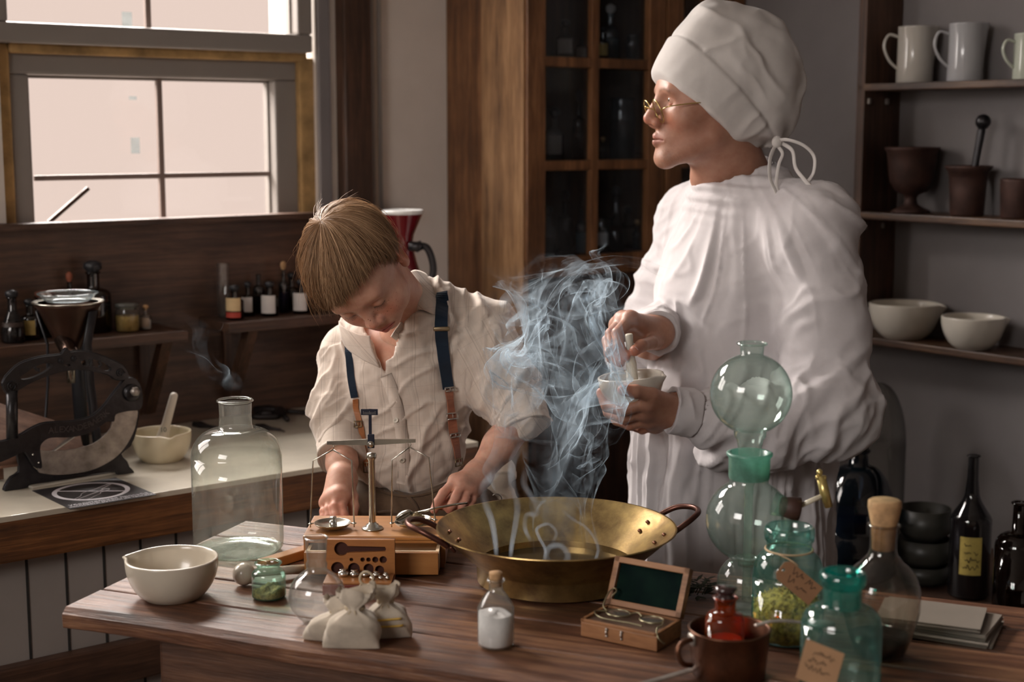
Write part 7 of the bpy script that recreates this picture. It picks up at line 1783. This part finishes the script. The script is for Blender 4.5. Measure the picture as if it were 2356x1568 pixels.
# ================================================================== smoke rising from the pan
def curl(p, sc_, seed):
    e = .02; out = []
    f = lambda q, s: vnoise(q * sc_, seed + s)
    dx, dy, dz = np.array((e, 0, 0)), np.array((0, e, 0)), np.array((0, 0, e))
    d = lambda s, v: (f(p + v, s) - f(p - v, s)) / (2 * e)
    return np.stack([d(2, dy) - d(1, dz), d(0, dz) - d(2, dx), d(1, dx) - d(0, dy)], 1) / sc_
SMK = bpy.data.materials.new('smoke_sheet'); SMK.use_nodes = True; t = SMK.node_tree; t.nodes.clear()
out = t.nodes.new('ShaderNodeOutputMaterial'); tr = t.nodes.new('ShaderNodeBsdfTransparent'); df = t.nodes.new('ShaderNodeBsdfDiffuse'); tl = t.nodes.new('ShaderNodeBsdfTranslucent')
for n_ in (df, tl): n_.inputs[0].default_value = (.70, .87, 1.0, 1)
am = t.nodes.new('ShaderNodeMixShader'); am.inputs[0].default_value = .6; t.links.new(df.outputs[0], am.inputs[1]); t.links.new(tl.outputs[0], am.inputs[2])
lw = t.nodes.new('ShaderNodeLayerWeight'); lw.inputs[0].default_value = .5; pw = t.nodes.new('ShaderNodeMath'); pw.operation = 'POWER'; pw.inputs[1].default_value = 3.0; t.links.new(lw.outputs['Facing'], pw.inputs[0])
at = t.nodes.new('ShaderNodeAttribute'); at.attribute_name = 'Col'; sp_ = t.nodes.new('ShaderNodeSeparateColor'); t.links.new(at.outputs['Color'], sp_.inputs[0])
ma = t.nodes.new('ShaderNodeMath'); ma.operation = 'MULTIPLY_ADD'; ma.inputs[1].default_value = .88; ma.inputs[2].default_value = .085; t.links.new(pw.outputs[0], ma.inputs[0])
mm = t.nodes.new('ShaderNodeMath'); mm.operation = 'MULTIPLY'; t.links.new(ma.outputs[0], mm.inputs[0]); t.links.new(sp_.outputs[0], mm.inputs[1])
mp = coords(t, (1, 1, 1)); nz = noise(t, mp, 30, 5, .6, .5); mr = t.nodes.new('ShaderNodeMapRange'); mr.inputs[1].default_value = .35; mr.inputs[2].default_value = .68; t.links.new(nz.outputs[0], mr.inputs[0])
m3 = t.nodes.new('ShaderNodeMath'); m3.operation = 'MULTIPLY'; t.links.new(mm.outputs[0], m3.inputs[0]); t.links.new(mr.outputs[0], m3.inputs[1])
ms_ = t.nodes.new('ShaderNodeMixShader'); t.links.new(m3.outputs[0], ms_.inputs[0]); t.links.new(tr.outputs[0], ms_.inputs[1]); t.links.new(am.outputs[0], ms_.inputs[2]); t.links.new(ms_.outputs[0], out.inputs[0])
# thread-like wisps: thickest in the middle of the thread
WSP = bpy.data.materials.new('smoke_thread'); WSP.use_nodes = True; t = WSP.node_tree; t.nodes.clear()
out = t.nodes.new('ShaderNodeOutputMaterial'); tr = t.nodes.new('ShaderNodeBsdfTransparent'); df = t.nodes.new('ShaderNodeBsdfDiffuse'); tl = t.nodes.new('ShaderNodeBsdfTranslucent')
for n_ in (df, tl): n_.inputs[0].default_value = (.80, .90, 1.0, 1)
am = t.nodes.new('ShaderNodeMixShader'); am.inputs[0].default_value = .5; t.links.new(df.outputs[0], am.inputs[1]); t.links.new(tl.outputs[0], am.inputs[2])
lw = t.nodes.new('ShaderNodeLayerWeight'); lw.inputs[0].default_value = .5; iv = t.nodes.new('ShaderNodeMath'); iv.operation = 'SUBTRACT'; iv.inputs[0].default_value = 1; t.links.new(lw.outputs['Facing'], iv.inputs[1])
pw = t.nodes.new('ShaderNodeMath'); pw.operation = 'POWER'; pw.inputs[1].default_value = 2.6; t.links.new(iv.outputs[0], pw.inputs[0])
at = t.nodes.new('ShaderNodeAttribute'); at.attribute_name = 'Col'; sp_ = t.nodes.new('ShaderNodeSeparateColor'); t.links.new(at.outputs['Color'], sp_.inputs[0])
mm = t.nodes.new('ShaderNodeMath'); mm.operation = 'MULTIPLY'; t.links.new(pw.outputs[0], mm.inputs[0]); t.links.new(sp_.outputs[0], mm.inputs[1])
ms_ = t.nodes.new('ShaderNodeMixShader'); t.links.new(mm.outputs[0], ms_.inputs[0]); t.links.new(tr.outputs[0], ms_.inputs[1]); t.links.new(am.outputs[0], ms_.inputs[2]); t.links.new(ms_.outputs[0], out.inputs[0])
def drift(start, n, dt, up, amp, sc_, seed, lean=(.0, .35), hold=True, zb=.93):
    p = start.copy(); path = [p.copy()]
    z0 = start[:, 2].mean()
    for i in range(n):
        h = np.clip((p[:, 2] - zb) / .12, 0.02, 1)[:, None]
        v = np.array((lean[0], lean[1], 1.0)) * up * (1 - .55 * h) + amp * h * (curl(p, sc_, seed) + .5 * curl(p, sc_ * 2.3, seed + 7) + .25 * curl(p, sc_ * 5, seed + 11))
        top = np.clip((p[:, 2] - 1.25) / .07, 0, 1)[:, None]; v[:, 2:3] -= top * up * .9
        if not hold: p = p + v * dt; path.append(p.copy()); continue
        zc = np.clip((p[:, 2] - .93) / .37, 0, 1.1); cx = .072 - .004 * zc; cy = 2.15 + .58 * zc; dx = p[:, 0] - cx; dy = p[:, 1] - cy; R_ = .06 + .15 * zc
        v[:, 0] -= 5 * np.where(dx > 0, np.maximum(dx - R_ * .36, 0) ** 1.0 * 1.2, np.minimum(dx + R_ * .62, 0)); v[:, 1] -= 4 * np.sign(dy) * np.maximum(np.abs(dy) - .10, 0)
        p = p + v * dt; path.append(p.copy())
    return np.stack(path, 0)
SMO = Vector((.07, 2.14, .90))
t = thing('smoke', 'bluish white smoke curling up from the brass pan between boy and man', 'smoke', SMO)
rs = np.random.RandomState(3)
for k in range(19):
    a = rs.uniform(0, 2 * PI); r = rs.uniform(.0, .075); c = np.array((.085 + r * math.cos(a), 2.14 + r * math.sin(a) * .7, .885)); L_ = rs.uniform(.015, .05); da = rs.uniform(0, PI)
    ns = 90; s = np.linspace(-1, 1, ns)[:, None]; st = c + s * L_ * np.array((math.cos(da), math.sin(da), 0)); st[:, 2] = .885
    n = 95; path = drift(st, n, .0104, .46, .43 + rs.uniform(-.06, .12), 8.0 + rs.uniform(-1, 1.5), 100 + k % 3, lean=(rs.uniform(-.15, .22), rs.uniform(.25, .75)))
    V = path.reshape(-1, 3); F = np.array([(i * ns + j, i * ns + j + 1, (i + 1) * ns + j + 1, (i + 1) * ns + j) for i in range(n) for j in range(ns - 1)])
    tt = np.repeat(np.linspace(0, 1, n + 1), ns); ee = np.tile(1 - np.abs(np.linspace(-1, 1, ns)) ** 4, n + 1)
    al_ = np.clip(tt * 5, 0, 1) * np.clip((1 - tt) * 2.2, 0, 1) * ee * np.clip(1 - (V[:, 2] - 1.25) / .11, 0, 1) * (.55 + .45 * np.clip((V[:, 2] - 1.0) / .2, 0, 1))
    E_ = np.linalg.norm(np.diff(path, axis=1), axis=2).reshape(-1); 
    o = np_mesh('smoke_sheet', V, F, SMK, t, SMO, np.stack([al_] * 3, 1)); o['kind'] = 'stuff'
def thread(pts, r, al0, name='smoke_thread'):
    pts = [np.array(p) for p in pts]; P_ = np.array([tuple(v) for v in spline([Vector(p) for p in pts], 8)]); m = len(P_); N_ = 8
    T = np.gradient(P_, axis=0); T /= np.linalg.norm(T, axis=1)[:, None] + 1e-9; S_ = np.cross(T, (0, 1, .1)); S_ /= np.linalg.norm(S_, axis=1)[:, None] + 1e-9; B = np.cross(S_, T)
    u = np.linspace(0, 1, m); rr = (r[0] + (r[1] - r[0]) * u)[:, None]
    V = np.stack([P_ + rr * (S_ * math.cos(2 * PI * k / N_) + B * math.sin(2 * PI * k / N_)) for k in range(N_)], 1).reshape(-1, 3)
    F = np.array([(i * N_ + j, i * N_ + (j + 1) % N_, (i + 1) * N_ + (j + 1) % N_, (i + 1) * N_ + j) for i in range(m - 1) for j in range(N_)])
    a = np.repeat(al0 * np.clip(u * 8, 0, 1) * np.clip((1 - u) * 3, 0, 1), N_); return V, F, np.stack([a] * 3, 1)
def threads(lst, par, off):
    V, F, C = join(*[(a, b, c) for a, b, c in lst]); o = np_mesh('smoke_thread', V, F, WSP, par, off, C); o['kind'] = 'stuff'; return o
L_ = []
def SPt(px, py, Y): return PB(px, py, Y)
L_.append(thread([SPt(1142, 1285, 2.12), SPt(1140, 1250, 2.12), SPt(1132, 1200, 2.13), SPt(1118, 1160, 2.15), SPt(1112, 1120, 2.2), SPt(1140, 1085, 2.22), SPt(1150, 1050, 2.25)], (.0040, .0100), .32))
L_.append(thread([SPt(1174, 1288, 2.10), SPt(1178, 1250, 2.10), SPt(1186, 1205, 2.12), SPt(1190, 1160, 2.15), SPt(1178, 1110, 2.2), SPt(1180, 1060, 2.22), SPt(1205, 1010, 2.25)], (.0036, .0090), .36))
L_.append(thread([SPt(1250, 1298, 2.09), SPt(1255, 1265, 2.10), SPt(1240, 1235, 2.10), SPt(1236, 1215, 2.1), SPt(1262, 1205, 2.11), SPt(1280, 1225, 2.12), SPt(1270, 1250, 2.12)], (.0034, .0034), .32))
L_.append(thread([SPt(1300, 1296, 2.10), SPt(1306, 1275, 2.11), SPt(1290, 1255, 2.12), SPt(1265, 1258, 2.12), SPt(1258, 1280, 2.11), SPt(1275, 1298, 2.10)], (.0064, .0046), .26))
L_.append(thread([SPt(1366, 1296, 2.11), SPt(1376, 1265, 2.12), SPt(1366, 1235, 2.14), SPt(1345, 1210, 2.16), SPt(1320, 1195, 2.18), SPt(1290, 1170, 2.2)], (.0032, .0030), .3))
L_.append(thread([SPt(1222, 1245, 2.12), SPt(1208, 1215, 2.12), SPt(1212, 1185, 2.14), SPt(1235, 1180, 2.15), SPt(1228, 1150, 2.18), SPt(1205, 1110, 2.2), SPt(1215, 1070, 2.22)], (.0038, .0070), .25))
threads(L_, t, SMO)
# faint curl at the mouth of the big bottle
t = thing('smoke_wisp', 'faint thin curl of smoke above the mouth of the big bottle', 'smoke', PB(520, 895, 2.35))
for k in range(3):
    ns = 50; s_ = np.linspace(-1, 1, ns)[:, None]; st = PB(545, 900, 2.315) + s_ * np.array((.012, .008, 0)) + np.array((0, .01 * (k - 1), 0))
    path = drift(st, 60, .0075, .16, .42, 16 + k * 3, 300 + k, lean=(-.75, .1), hold=False, zb=st[0, 2] - .01)
    V = path.reshape(-1, 3); n = len(path) - 1; F = np.array([(i * ns + j, i * ns + j + 1, (i + 1) * ns + j + 1, (i + 1) * ns + j) for i in range(n) for j in range(ns - 1)])
    tt = np.repeat(np.linspace(0, 1, n + 1), ns); ee = np.tile(1 - np.abs(np.linspace(-1, 1, ns)) ** 4, n + 1); al_ = .42 * np.clip(tt * 5, 0, 1) * np.clip((1 - tt) * 2, 0, 1) * ee
    o = np_mesh('smoke_sheet', V, F, SMK, t, PB(520, 895, 2.35), np.stack([al_] * 3, 1)); o['kind'] = 'stuff'
